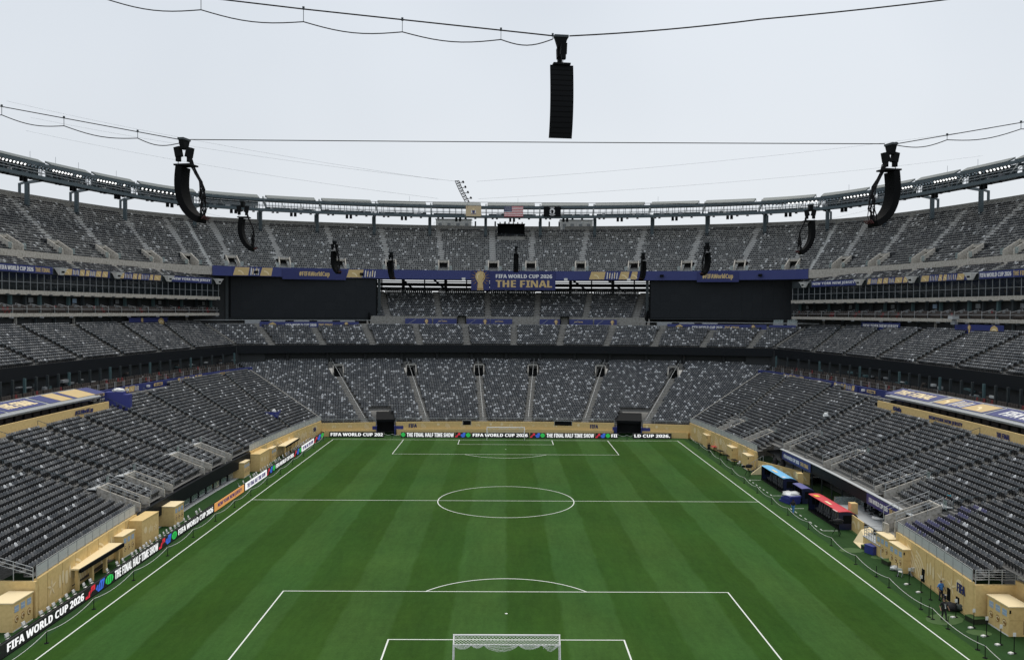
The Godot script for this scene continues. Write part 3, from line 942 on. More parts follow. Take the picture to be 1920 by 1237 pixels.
	while t0 < 80.0:
		var dt := 1.65 / prad(UPS, -4.4, t0 * r) / r
		for row in [[28.4, 29.75], [29.8, 31.25]]:
			var g := Geo.new()
			var a := pp(UPS, -4.4, (t0 + 0.03) * r * s, row[0])
			var b := pp(UPS, -4.4, (t0 + dt - 0.03) * r * s, row[0])
			var h := Vector3(0, row[1] - row[0], 0)
			g.quad(a, b, b + h, a + h)
			part(st, "window_pane", g, "glass")
		var m := Geo.new()
		m.bar(pp(UPS, -4.42, t0 * r * s, 28.4), pp(UPS, -4.42, t0 * r * s, 31.25), 0.07, 0.12)
		part(st, "mullion", m, "grey_metal")
		if rng.randf() < 0.7:   # desks and chairs in the room behind
			pbox(st, "lounge_table", pp(UPS, -2.6 + rng.randf_range(-0.6, 1.5), t0 * r * s, 28.85), Vector3(1.0, 0.9, 0.6), "grey_metal" if rng.randf() < 0.5 else "club_seat")
		t0 += dt
	run(st, "transom", UPS, rect(-4.46, -4.38, 29.74, 29.81), 38.2 * r * s, 82 * r * s, "grey_metal", 40)
	# --- club lounge at the back of the lower tier
	var clip := 78.0 if s < 0 else 71.5
	run(st, "club_wall", LOW, rect(18.2, 18.4, 10.0, 11.65), clip * r * s, 130 * r * s, "gold", 30)
	run(st, "club_floor", LOW, rect(18.4, 22.0, 10.3, 10.5), clip * r * s, 130 * r * s, "tread", 30)
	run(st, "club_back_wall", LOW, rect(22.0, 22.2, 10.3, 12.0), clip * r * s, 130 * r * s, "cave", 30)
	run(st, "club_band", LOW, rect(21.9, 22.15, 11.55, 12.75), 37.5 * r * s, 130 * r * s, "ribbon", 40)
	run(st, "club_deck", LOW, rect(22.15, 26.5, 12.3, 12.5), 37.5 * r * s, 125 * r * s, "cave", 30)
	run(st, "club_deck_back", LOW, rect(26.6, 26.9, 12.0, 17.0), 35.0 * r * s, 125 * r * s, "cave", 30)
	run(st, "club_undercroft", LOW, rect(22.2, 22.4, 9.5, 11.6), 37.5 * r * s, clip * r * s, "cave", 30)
	for k in 70:   # bars, counters and screens at the back of the lounge
		var t := rng.randf_range(39.0, 112.0) * r * s
		var p := pp(LOW, rng.randf_range(25.0, 26.3), t, rng.randf_range(12.7, 14.6))
		if in_view(p): pbox(st, "lounge_fitting", p, Vector3(rng.randf_range(0.3, 0.6), rng.randf_range(0.1, 0.5), rng.randf_range(0.4, 1.8)), ["grey_metal", "platform", "dark_steel", "teal_steel", "club_seat"][rng.randi() % 5])
	for k in 30:
		var t := (39.5 + k * 2.4) * r * s
		if in_view(pp(LOW, 25.0, t, 14)): pbox(st, "lounge_column", pp(LOW, 24.9, t, 14.2), Vector3(0.3, 3.2, 0.3), "teal_steel" if k % 4 == 0 else "dark_steel")
	for k in 34:
		var t := (40.0 + k * 2.15) * r * s
		for row in 2:
			for c in 4:
				var tc := t + c * 0.48 * r * s
				var p := pp(LOW, 22.8 + row * 1.1, tc, 12.5 + row * 0.45)
				if not in_view(p): continue
				var nn := pnormal(LOW, 22.0, tc)
				var bs := Basis(Vector3(nn.z, 0, -nn.x), Vector3.UP, nn)
				var g := Geo.new()
				g.box(p + Vector3(0, 0.42, 0), Vector3(0.46, 0.12, 0.45), bs)
				g.box(p + Vector3(0, 0.72, 0) + nn * 0.22, Vector3(0.46, 0.5, 0.1), bs)
				g.box(p + Vector3(0, 0.2, 0), Vector3(0.08, 0.4, 0.3), bs)
				part(st, "club_chair", g, "club_red" if rng.randf() < 0.05 else "club_seat")
		var ga := Geo.new()
		ga.bar(pp(LOW, 22.3, t, 12.5), pp(LOW, 22.3, t, 13.7), 0.06)
		ga.bar(pp(LOW, 22.3, t + 0.006 * s, 12.5), pp(LOW, 22.3, t + 0.006 * s, 13.7), 0.06)
		part(st, "divider_rail", ga, "rail")
	# awning over the club seats
	var aw := clip + 2.0
	run(st, "awning", LOW, [Vector2(19.1, 12.55), Vector2(19.1, 12.72), Vector2(22.6, 13.6), Vector2(22.6, 13.45)], aw * r * s, 132 * r * s, "awning", 30)
	run(st, "awning_gutter", LOW, [Vector2(18.75, 12.38), Vector2(18.75, 12.56), Vector2(19.098, 12.7), Vector2(19.098, 12.5)], (aw - 0.8) * r * s, 132 * r * s, "grey_metal", 30)
	run(st, "awning_gutter", LOW, [Vector2(18.95, 12.26), Vector2(18.95, 12.36), Vector2(19.4, 12.48), Vector2(19.4, 12.4)], (aw - 0.6) * r * s, 132 * r * s, "rail", 30)
	for k in 10: pbox(st, "awning_post", pp(LOW, 21.2, (aw + 1.0 + k * 5.2) * r * s, 11.5), Vector3(0.14, 2.6, 0.14), "dark_steel")
	for k in 24:
		var t := (clip + 2.5 + k * 1.9) * r * s
		for row in 2:
			var p := pp(LOW, 19.2 + row * 1.1, t, 10.5 + row * 0.35)
			if not in_view(p): continue
			var nn := pnormal(LOW, 19.2, t)
			var bs := Basis(Vector3(nn.z, 0, -nn.x), Vector3.UP, nn)
			var g := Geo.new()
			g.box(p + Vector3(0, 0.42, 0), Vector3(1.5, 0.12, 0.5), bs)
			g.box(p + Vector3(0, 0.72, 0) + nn * 0.25, Vector3(1.5, 0.5, 0.1), bs)
			part(st, "club_sofa", g, "club_seat")
	# --- front of the lower tier
	var edge := func(z: float): return tz(LOW, 0.0, z, s)
	for t in LOW_VOMS[s + 1]:
		var tr: float = t * r
		var f0 := 2.95 if t == 88 or t == 110 or t == 67.5 else 0.0
		var nn := pnormal(LOW, 0.0, tr)
		var tx := Vector3(nn.z, 0, -nn.x)
		for q in [-1.0, 1.0]:
			var g := Geo.new()
			var c: Vector3 = pp(LOW, -0.1, tr, 0.0) + nn * f0 + Vector3(0, f0 * 0.35, 0) + tx * q * 1.2
			g.hexa([c + Vector3(0, 1.6, 0), c + tx * q * 0.16 + Vector3(0, 1.6, 0), c + tx * q * 0.16 + nn * 4.7 + Vector3(0, 1.6, 0), c + nn * 4.7 + Vector3(0, 1.6, 0), c + Vector3(0, 3.95, 0), c + tx * q * 0.16 + Vector3(0, 3.95, 0), c + tx * q * 0.16 + nn * 4.7 + Vector3(0, 5.75, 0), c + nn * 4.7 + Vector3(0, 5.75, 0)])
			part(st, "entrance_wall", g, "pale_concrete")
			var rl := Geo.new()
			rl.bar(c + tx * q * 0.4 + Vector3(0, 4.75, 0), c + tx * q * 0.4 + nn * 4.7 + Vector3(0, 6.55, 0), 0.05)
			rl.bar(c + tx * q * 0.4 + Vector3(0, 4.4, 0), c + tx * q * 0.4 + nn * 4.7 + Vector3(0, 6.2, 0), 0.03)
			for k in 4: rl.bar(c + tx * q * 0.4 + nn * (k * 1.56) + Vector3(0, 3.6 + k * 0.6, 0), c + tx * q * 0.4 + nn * (k * 1.56) + Vector3(0, 4.75 + k * 0.6, 0), 0.045)
			part(st, "entrance_rail", rl, "rail")
		var g3 := Geo.new()
		var c0: Vector3 = pp(LOW, 0.0, tr, 0.0) + nn * f0 + Vector3(0, f0 * 0.35, 0)
		var bs := Basis(tx, Vector3.UP, nn)
		g3.box(c0 + nn * 4.45 + Vector3(0, 4.7, 0), Vector3(2.4, 2.0, 0.25), bs)
		part(st, "entrance_wall", g3, "pale_concrete")
		g3 = Geo.new()
		for k in 6: g3.box(c0 + nn * (0.5 + k * 0.75) + Vector3(0, 2.3 + k * 0.18, 0), Vector3(2.4, 0.18, 0.8), bs)
		part(st, "entrance_stair", g3, "concrete")
		g3 = Geo.new()
		g3.box(c0 + nn * 5.1 + Vector3(0, 5.55, 0), Vector3(3.2, 0.1, 1.0), bs)
		part(st, "landing", g3, "platform")
		g3 = Geo.new()
		g3.box(c0 + nn * 4.7 - tx * 1.7 + Vector3(0, 5.9, 0), Vector3(0.7, 0.9, 0.04), bs)
		part(st, "guard_panel", g3, "guard_glass")
	var walls := [[21.0, 42.6], [-19.5, -70.0]] if s < 0 else [[27.0, 42.6], [-21.4, -70.0]]
	for wl in walls:
		var a0: float = edge.call(wl[0])
		var a1: float = edge.call(wl[1]) if wl[1] > -69 else corner(LOW, 0.0) * s
		run(st, "front_wall", LOW, rect(-0.3, -0.003, 0.0, 3.12), a0, a1, "gold", 20)
		rail_run(st, "front_rail", LOW, -0.15, 3.12, a0, a1, 1.05, 1.55, "rail", 2, "mesh_panel")
		run(st, "wall_skirting", LOW, rect(-0.325, -0.303, 0.0, 0.18), a0, a1, "gold_seam", 20)
		for k in 9:
			var sm := Geo.new()
			var q := pp(LOW, -0.31, lerpf(a0, a1, (k + 0.5) / 9.0), 0)
			sm.bar(q + Vector3(0, 0.2, 0), q + Vector3(0, 3.1, 0), 0.03, 0.03)
			part(st, "wall_seam", sm, "gold_seam")
	if s < 0:
		var a0: float = edge.call(21.0)
		var a1: float = edge.call(-19.5)
		run(st, "front_fascia", LOW, rect(-0.4, -0.003, 1.35, 3.05), a0, a1, "fascia", 20)
		recess(st, a0, a1, s)
		# the wall turns away from the pitch where the block ends
		var p := pp(LOW, 0.0, edge.call(42.6), 0)
		pbox(st, "end_wall", Vector3(p.x - 8.0, 1.5, 42.75), Vector3(16.6, 3.0, 0.3), "gold")
		var g := Geo.new()
		for k in 9: g.bar(Vector3(p.x - k * 1.6, 3.0, 42.7), Vector3(p.x - k * 1.6, 4.1 + k * 0.5, 42.7), 0.05)
		for h in [0.5, 0.8, 1.1]: g.bar(Vector3(p.x, 3.0 + h, 42.7), Vector3(p.x - 13.0, 3.0 + h + 3.8, 42.7), 0.04)
		part(st, "end_rail", g, "rail")
	else:
		var a0: float = edge.call(-16.6)
		var a1: float = edge.call(23.5)
		run(st, "front_fascia", LOW, rect(2.05, 2.46, 2.9, 4.25), a0, a1, "fascia", 20)
		run(st, "fascia_cap", LOW, rect(2.0, 2.5, 4.25, 4.33), a0, a1, "platform", 20)
		recess(st, edge.call(-23.0), edge.call(27.0), s)
		for q in [[23.5, 24.4]]: run(st, "front_wall", LOW, rect(-0.3, -0.003, 2.0, 3.3), edge.call(q[0]), edge.call(q[1]), "pale_concrete", 3)
		var p := pp(LOW, 0.0, edge.call(42.6), 0)
		pbox(st, "end_wall", Vector3(p.x + 1.6, 1.5, 42.75), Vector3(3.4, 3.0, 0.3), "gold")
		for q in [[33.6, 1.2], [38.9, 1.1], [40.6, 0.7]]:
			pbox(st, "wall_hatch", pp(LOW, -0.33, edge.call(q[0]), 0.75), Vector3(0.08, q[1], 0.5), "black")
		pbox(st, "end_wall", Vector3(p.x + 3.4, 1.7, 50.0), Vector3(0.3, 3.4, 14.4), "gold")
		var g := Geo.new()
		for k in 4: g.bar(Vector3(p.x + k * 1.1, 3.0, 42.7), Vector3(p.x + k * 1.1, 4.2, 42.7), 0.05)
		for h in [0.4, 0.6, 0.8, 1.0, 1.2]: g.bar(Vector3(p.x, 3.0 + h, 42.7), Vector3(p.x + 3.4, 3.0 + h, 42.7), 0.035)
		part(st, "end_rail", g, "rail")
		for k in 8:
			pbox(st, "railing_panel", Vector3(p.x + 3.4, 4.0, 43.6 + k * 1.5), Vector3(0.02, 0.8, 1.35), "mesh_panel")
			pbox(st, "rail_post", Vector3(p.x + 3.4, 3.95, 42.85 + k * 1.5), Vector3(0.05, 1.1, 0.05), "rail")
		pbox(st, "top_rail", Vector3(p.x + 3.4, 4.5, 49.0), Vector3(0.06, 0.06, 12.4), "rail")
func recess(st: Node3D, a0: float, a1: float, s: int) -> void:
	# the low space under the front rows
	run(st, "recess_ceiling", LOW, rect(0.0, 6.0, 2.75, 2.85) if s < 0 else rect(2.5, 8.0, 2.75, 2.85), a0, a1, "cave", 20)
	run(st, "recess_back", LOW, rect(5.8, 6.0, 0.0, 2.75) if s < 0 else rect(7.8, 8.0, 0.0, 2.75), a0, a1, "dark_steel", 20)
	run(st, "recess_floor", LOW, rect(-0.4, 6.0, 0.0, 0.02), a0, a1, "platform" if s < 0 else "artificial_grass", 20)
	for k in 14:
		var t := lerpf(a0, a1, (k + 0.5) / 14.0)
		pbox(st, "recess_post", pp(LOW, 0.5 if s < 0 else 3.0, t, 1.4), Vector3(0.14, 2.8, 0.14), "dark_steel")
		if s < 0:
			var nn := pnormal(LOW, 0.0, t)
			var g := Geo.new()
			g.box(pp(LOW, 0.2, t + 0.012, 0.75), Vector3(1.9, 1.0, 0.03), Basis(Vector3(nn.z, 0, -nn.x), Vector3.UP, nn))
			part(st, "guard_panel", g, "guard_glass")
			var rl := Geo.new()
			rl.bar(pp(LOW, 0.2, t - 0.02, 1.28), pp(LOW, 0.2, t + 0.04, 1.28), 0.05)
			part(st, "recess_rail", rl, "rail")
	pbox(st, "recess_pillar", pp(LOW, 0.9, lerpf(a0, a1, 0.33), 1.35), Vector3(0.8, 2.7, 0.9), "gold")
	pbox(st, "recess_pillar", pp(LOW, 0.9, lerpf(a0, a1, 0.72), 1.35), Vector3(0.8, 2.7, 0.9), "gold")
const COLS := [-73, -66, -58.8, -52.7, -46.7, -38.6, -31.2, -24.5, -17.4, -10.2, -2.8, 4.5, 11.7, 19.1, 25.9, 32.7, 39.8, 46.5, 52.5, 58.6, 65.8, 73]
func build_ring() -> void:
	var r := deg_to_rad(1.0)
	var o := thing("floodlight_ring", "grey steel truss ring carrying floodlights and panels above the upper deck", "lighting ring")
	var ta := -76.0
	var tb := 76.0
	# long members
	for m in [["lower_chord", rect(-0.3, 0.3, 50.3, 50.95), "steel"], ["upper_chord", rect(0.2, 0.6, 52.9, 53.5), "steel"], ["rear_chord", rect(3.2, 3.6, 50.6, 51.0), "steel"], ["walkway", rect(0.5, 3.0, 50.7, 50.8), "dark_steel"], ["hand_rail", rect(-0.25, -0.19, 51.95, 52.02), "rail"], ["hand_rail", rect(-0.25, -0.21, 51.45, 51.5), "rail"], ["conduit", rect(2.2, 2.4, 51.9, 52.05), "grey_metal"], ["rear_top_chord", rect(3.2, 3.6, 53.0, 53.4), "steel"]]:
		run(o, m[0], RNG, m[1], ta * r, tb * r, m[2], 110)
	var posts := Geo.new()
	# bays between columns: each has posts, a tilted roof panel and equipment
	for i in COLS.size() - 1:
		var a: float = COLS[i] * r
		var b: float = COLS[i + 1] * r
		var g := Geo.new()
		for k in 9:
			var t := lerpf(a, b, k / 9.0)
			g.bar(pp(RNG, 0.0, t, 50.9), pp(RNG, 0.3, t, 53.0), 0.09)
			g.bar(pp(RNG, -0.22, t, 50.9), pp(RNG, -0.22, t, 52.0), 0.05)
			g.bar(pp(RNG, 3.4, t, 50.9), pp(RNG, 3.4, t, 53.0), 0.11)
			if k % 3 == 0: g.bar(pp(RNG, 0.1, t, 50.9), pp(RNG, 3.4, t, 53.0), 0.12)
			if k % 3 == 1: g.bar(pp(RNG, 0.1, t, 53.1), pp(RNG, 3.4, lerpf(a, b, (k + 1) / 9.0), 53.1), 0.12)
		part(o, "truss_bracing", g, "steel")
		run(o, "rear_panel", RNG, rect(3.0, 3.05, 51.0, 52.9 if absf(COLS[i]) > 36.0 else 51.7), lerpf(a, b, 0.05), lerpf(a, b, 0.92), "steel", 6)
		var pa := lerpf(a, b, 0.03)
		var pb := lerpf(a, b, 0.90)
		var roof := run(o, "roof_panel", RNG, [Vector2(0.5, 53.55), Vector2(0.45, 53.7), Vector2(2.8, 54.7), Vector2(2.85, 54.55)], pa, pb, "roof_panel", 8)
		for k in 9:
			var t := lerpf(pa, pb, k / 8.0)
			var jn := Geo.new(); jn.bar(pp(RNG, 0.6, t, 53.52), pp(RNG, 2.7, t, 54.4), 0.1); jn.bar(pp(RNG, 2.7, t, 54.4), pp(RNG, 3.3, t, 53.2), 0.08); part(roof, "rafter", jn, "steel")
		for k in 5:
			var t := lerpf(a, b, rng.randf_range(0.05, 0.95))
			pbox(o, "equipment_box", pp(RNG, rng.randf_range(1.2, 2.4), t, 51.2), Vector3(rng.randf_range(0.5, 1.3), rng.randf_range(0.5, 1.0), 0.6), ["grey_metal", "white_plastic", "dark_steel", "platform"][rng.randi() % 4])
		# speakers and lamps slung under the ring
		for k in 6:
			var t := lerpf(a, b, [0.12, 0.2, 0.45, 0.52, 0.62, 0.8][k])
			var big := k == 2 or k == 3
			var p := pp(RNG, 0.2, t, 50.25)
			var sg := Geo.new()
			sg.box(p - Vector3(0, 0.5 if big else 0.18, 0), Vector3(0.6, 0.9, 0.5) if big else Vector3(0.55, 0.25, 0.4))
			sg.bar(p, p + Vector3(0, 0.15, 0), 0.08)
			part(o, "hanging_speaker" if big else "hanging_lamp", sg, "black")
	for c in COLS:
		var t: float = c * r
		var foot := pp(UPP, 16.6, t, 45.6)
		var top := pp(UPP, 16.6, t, 51.0)
		var head := pp(RNG, 0.0, t, 51.0)
		var g := Geo.new()
		g.bar(foot, top, 0.62, 0.75)
		part(o, "column", g, "steel")
		g = Geo.new()
		g.bar(top + Vector3(0, -0.2, 0), head + Vector3(0, -0.1, 0), 0.35, 0.55)
		g.bar(pp(UPP, 19.3, t, 50.7), top, 0.3, 0.4)
		part(o, "cantilever_arm", g, "steel")
		g = Geo.new()
		g.bar(pp(UPP, 19.3, t, 48.6), pp(UPP, 19.3, t, 50.9), 0.4, 0.4)
		part(o, "rear_post", g, "steel")
		g = Geo.new()
		g.bar(head + Vector3(0, 0, 0), pp(RNG, 3.4, t, 54.3), 0.3, 0.4)
		part(o, "column_strut", g, "steel")
	# floodlights: rows along both corners, the first of each bay lit
	for sd in [-1, 1]:
		for i in COLS.size() - 1:
			var a: float = COLS[i]
			var b: float = COLS[i + 1]
			var m := absf((a + b) * 0.5)
			if (a + b) * sd < 0 or m < 30.0 or m > 64.0: continue
			if m < 36.0 and sd < 0: continue
			var n := 15
			for k in n:
				var f := (k + 0.5) / n
				var t := lerpf(a, b, f) * r
				var p := pp(RNG, -0.05, t, 52.55)
				var aim := (Vector3(0, 2, -20) - p).normalized()
				var lg := Geo.new()
				lg.lathe([Vector2(0.0, -0.35), Vector2(0.18, -0.3), Vector2(0.27, 0.0), Vector2(0.285, 0.0)], 10)
				var x := Vector3.UP.cross(aim).normalized()
				var tf := Transform3D(Basis(x, aim, x.cross(aim)), p)
				var fl := part(o, "floodlight", lg, "dark_steel", tf)
				var away := f if sd < 0 else 1.0 - f
				var lit := away < 0.42 + 0.3 * rng.randf() if m > 36 else away < 0.9
				var ds := Geo.new(); ds.disc(Vector3(0, 0.005, 0), Vector3.UP, 0.225, 12)
				part(fl, "lamp_face", ds, "lamp_lit" if lit else "lamp_glass")
	# rods on the ring and plant rooms behind it at the centre
	for t in [-60.3, -57.0, -54.0, -49.0, -13.0, 1.5, 20.0, 43.0, 56.0, 60.0]:
		var g := Geo.new()
		var p := pp(RNG, 3.4, t * r, 54.3)
		g.bar(p, p + Vector3(0, 1.8, 0), 0.05)
		part(o, "lightning_rod", g, "grey_metal")
	for q in [[-9.2, -4.6, 47.5, 50.6], [7.0, 11.2, 47.5, 50.6]]:
		var h := thing("plant_room", "pale grey plant room %s the video box under the lighting ring" % ("left of" if q[0] < 0 else "right of"), "plant room", pp(UPP, 21.0, (q[0] + q[1]) * 0.5 * r, 45.5))
		var wd: float = (q[1] - q[0]) * r * 122.0
		pbox(h, "wall", Vector3(0, 2.6, 0), Vector3(wd, 5.2, 3.0), "white_plastic")
		pbox(h, "roof", Vector3(0, 5.28, 0), Vector3(wd + 0.4, 0.15, 3.4), "grey_metal")
		for k in 4: pbox(h, "door" if k == 1 else "louvre", Vector3(-wd * 0.38 + k * wd * 0.25, 3.4, 1.53), Vector3(0.9, 1.5, 0.06), "grey_metal")
		var g := Geo.new()
		for k in 7: g.bar(Vector3(-wd * 0.55 + k * wd * 0.18, 3.3, 1.9), Vector3(-wd * 0.55 + k * wd * 0.18, 4.3, 1.9), 0.05)
		g.bar(Vector3(-wd * 0.55, 4.3, 1.9), Vector3(wd * 0.55, 4.3, 1.9), 0.05)
		part(h, "rail", g, "rail")
	for k in 7:
		var v := thing("vent_cowl", "small dark pipe cowl behind the video box, %s from the left" % ["first", "second", "third", "fourth", "fifth", "sixth", "seventh"][k], "vent", pp(UPP, 20.6, (-4.1 + k * 1.3 + (3.2 if k > 3 else 0.0)) * r, 48.9), 0.0, "pipe cowls behind the video box")
		var g := Geo.new(); g.lathe([Vector2(0.22, 0.0), Vector2(0.22, 1.5), Vector2(0.0, 1.5)], 8)
		part(v, "pipe", g, "dark_steel")
	# small video box in the top rows
	var vb := thing("commentary_box", "dark open-fronted box on a concrete ledge at the centre of the top rows", "booth", pp(UPP, 15.8, 0.6 * r, 43.9))
	pbox(vb, "ledge", Vector3(0, 1.1, 0), Vector3(7.4, 1.3, 3.0), "concrete")
	pbox(vb, "wall", Vector3(0, 3.4, -1.3), Vector3(7.4, 3.4, 0.3), "black")
	for s in [-1.0, 1.0]: pbox(vb, "side_wall", Vector3(s * 3.6, 3.4, 0.1), Vector3(0.2, 3.4, 2.5), "black")
	pbox(vb, "roof", Vector3(0, 5.18, 0.1), Vector3(7.6, 0.16, 2.9), "black")
	pbox(vb, "counter", Vector3(0, 2.3, 1.2), Vector3(7.0, 0.1, 0.5), "dark_steel")
	for k in 6: pbox(vb, "roof_lamp", Vector3(-3.0 + k * 1.2, 5.5, 1.2), Vector3(0.35, 0.4, 0.3), "white_plastic")
# a flat board whose middle is at t's origin, w wide along x, h high along y, facing z
func board(n: String, label: String, cat: String, t: Transform3D, w: float, h: float, mat: String, depth := 0.12, group := "") -> Node3D:
	var o := thing(n, label, cat, Vector3.ZERO, 0.0, group)
	o.transform = t
	pbox(o, "panel", Vector3(0, 0, -depth * 0.5), Vector3(w, h, depth), mat)
	return o
func on_plan(P: Dictionary, d: float, a0: float, a1: float, y: float) -> Array:   # frame facing the pitch between two angles, and its width
	var r := deg_to_rad(1.0)
	var p := pp(P, d, a0 * r, y)
	var q := pp(P, d, a1 * r, y)
	var m := (p + q) * 0.5
	var e := (q - p).normalized()
	var n := Vector3(-e.z, 0, e.x)
	if n.dot(m) > 0: n = -n
	return [face(m + n * 0.03, n), p.distance_to(q)]
func flat(parent: Node, n: String, pts: Array, z: float, mat: String) -> void:   # a flat print of the outline pts, 6 mm thick
	var g := Geo.new()
	g.prism(PackedVector2Array(pts), Transform3D(Basis(), Vector3(0, 0, z)), 0.012)
	part(parent, n, g, mat)
func ell(cx: float, cy: float, rx: float, ry: float, n := 14, a0 := 0.0, a1 := TAU) -> Array:
	var o := []
	for k in n:
		var a := lerpf(a0, a1, float(k) / (n if a1 - a0 > 6.28 else n - 1))
		o.append(Vector2(cx + rx * cos(a), cy + ry * sin(a)))
	return o
func arc_band(cx: float, cy: float, r0: float, r1: float, a0: float, a1: float, n := 10) -> Array:
	var o := ell(cx, cy, r1, r1, n, a0, a1)
	var i := ell(cx, cy, r0, r0, n, a0, a1)
	i.reverse()
	return o + i
# slanted gold, white and blue pieces, as printed along the bands; x from -w/2 to w/2
func pattern(o: Node, w: float, h: float, z := 0.004, seed_n := 1) -> void:
	var rg := RandomNumberGenerator.new(); rg.seed = seed_n
	var x := -w * 0.5
	var sl := h * 0.45
	var k := 0
	while x < w * 0.5 - h * 0.9:
		var pw := minf(rg.randf_range(0.9, 2.2) * h, w * 0.5 - x - 0.05)
		if k % 3 != 1:
			flat(o, "gold_print", [Vector2(x, -h * 0.46), Vector2(x + pw - sl * 0.4, -h * 0.46), Vector2(x + pw, h * 0.46), Vector2(x + sl * 0.6, h * 0.46)], z, "print_gold")
			flat(o, "pale_print", arc_band(x + pw * 0.35, -h * 0.44, h * 0.42, h * 0.56, 0.2, 1.7), z + 0.014, "pale_gold")
		else:
			for m in 5:
				var cx := x + pw * (m + 0.5) / 5.0
				flat(o, "white_print", [Vector2(cx - h * 0.09, -h * 0.4 + 0.1 * h * (m % 2)), Vector2(cx + h * 0.02, -h * 0.4), Vector2(cx + h * 0.10, h * 0.36), Vector2(cx - h * 0.01, h * 0.42 - 0.12 * h * (m % 3))], z, "white" if m % 2 == 0 else "pale_gold")
		x += pw + 0.06 * h
		k += 1
func trophy(o: Node, cx: float, cy: float, h: float, z := 0.006) -> void:   # a gold cup printed on a blue ground with rays
	for k in 16:
		var a := TAU * k / 16.0
		var d := Vector2(cos(a), sin(a))
		var e := Vector2(-d.y, d.x)
		var c := Vector2(cx, cy + h * 0.12)
		flat(o, "ray_print", [c + d * h * 0.30 + e * h * 0.02, c + d * h * 0.52, c + d * h * 0.30 - e * h * 0.02], z, "deep_gold")
	flat(o, "cup_body", [Vector2(cx - h * 0.17, cy - h * 0.5), Vector2(cx + h * 0.17, cy - h * 0.5), Vector2(cx + h * 0.15, cy - h * 0.36), Vector2(cx + h * 0.11, cy - h * 0.15), Vector2(cx + h * 0.25, cy + h * 0.1), Vector2(cx - h * 0.25, cy + h * 0.1), Vector2(cx - h * 0.11, cy - h * 0.15), Vector2(cx - h * 0.15, cy - h * 0.36)], z + 0.014, "print_gold")
	flat(o, "cup_globe", ell(cx, cy + h * 0.2, h * 0.26, h * 0.28, 18), z + 0.028, "print_gold")
	flat(o, "cup_shine", arc_band(cx, cy + h * 0.2, h * 0.13, h * 0.18, 1.8, 3.9), z + 0.042, "pale_gold")
	flat(o, "cup_shade", arc_band(cx, cy + h * 0.2, h * 0.19, h * 0.23, -1.0, 0.8), z + 0.042, "deep_gold")
	flat(o, "cup_band", [Vector2(cx - h * 0.16, cy - h * 0.46), Vector2(cx + h * 0.16, cy - h * 0.46), Vector2(cx + h * 0.155, cy - h * 0.41), Vector2(cx - h * 0.155, cy - h * 0.41)], z + 0.028, "deep_gold")
const UP4 := Transform3D(Basis(), Vector3(0, 0, 0.012))
func at2(x: float, y: float) -> Transform3D:
	return Transform3D(Basis(), Vector3(x, y, 0.012))

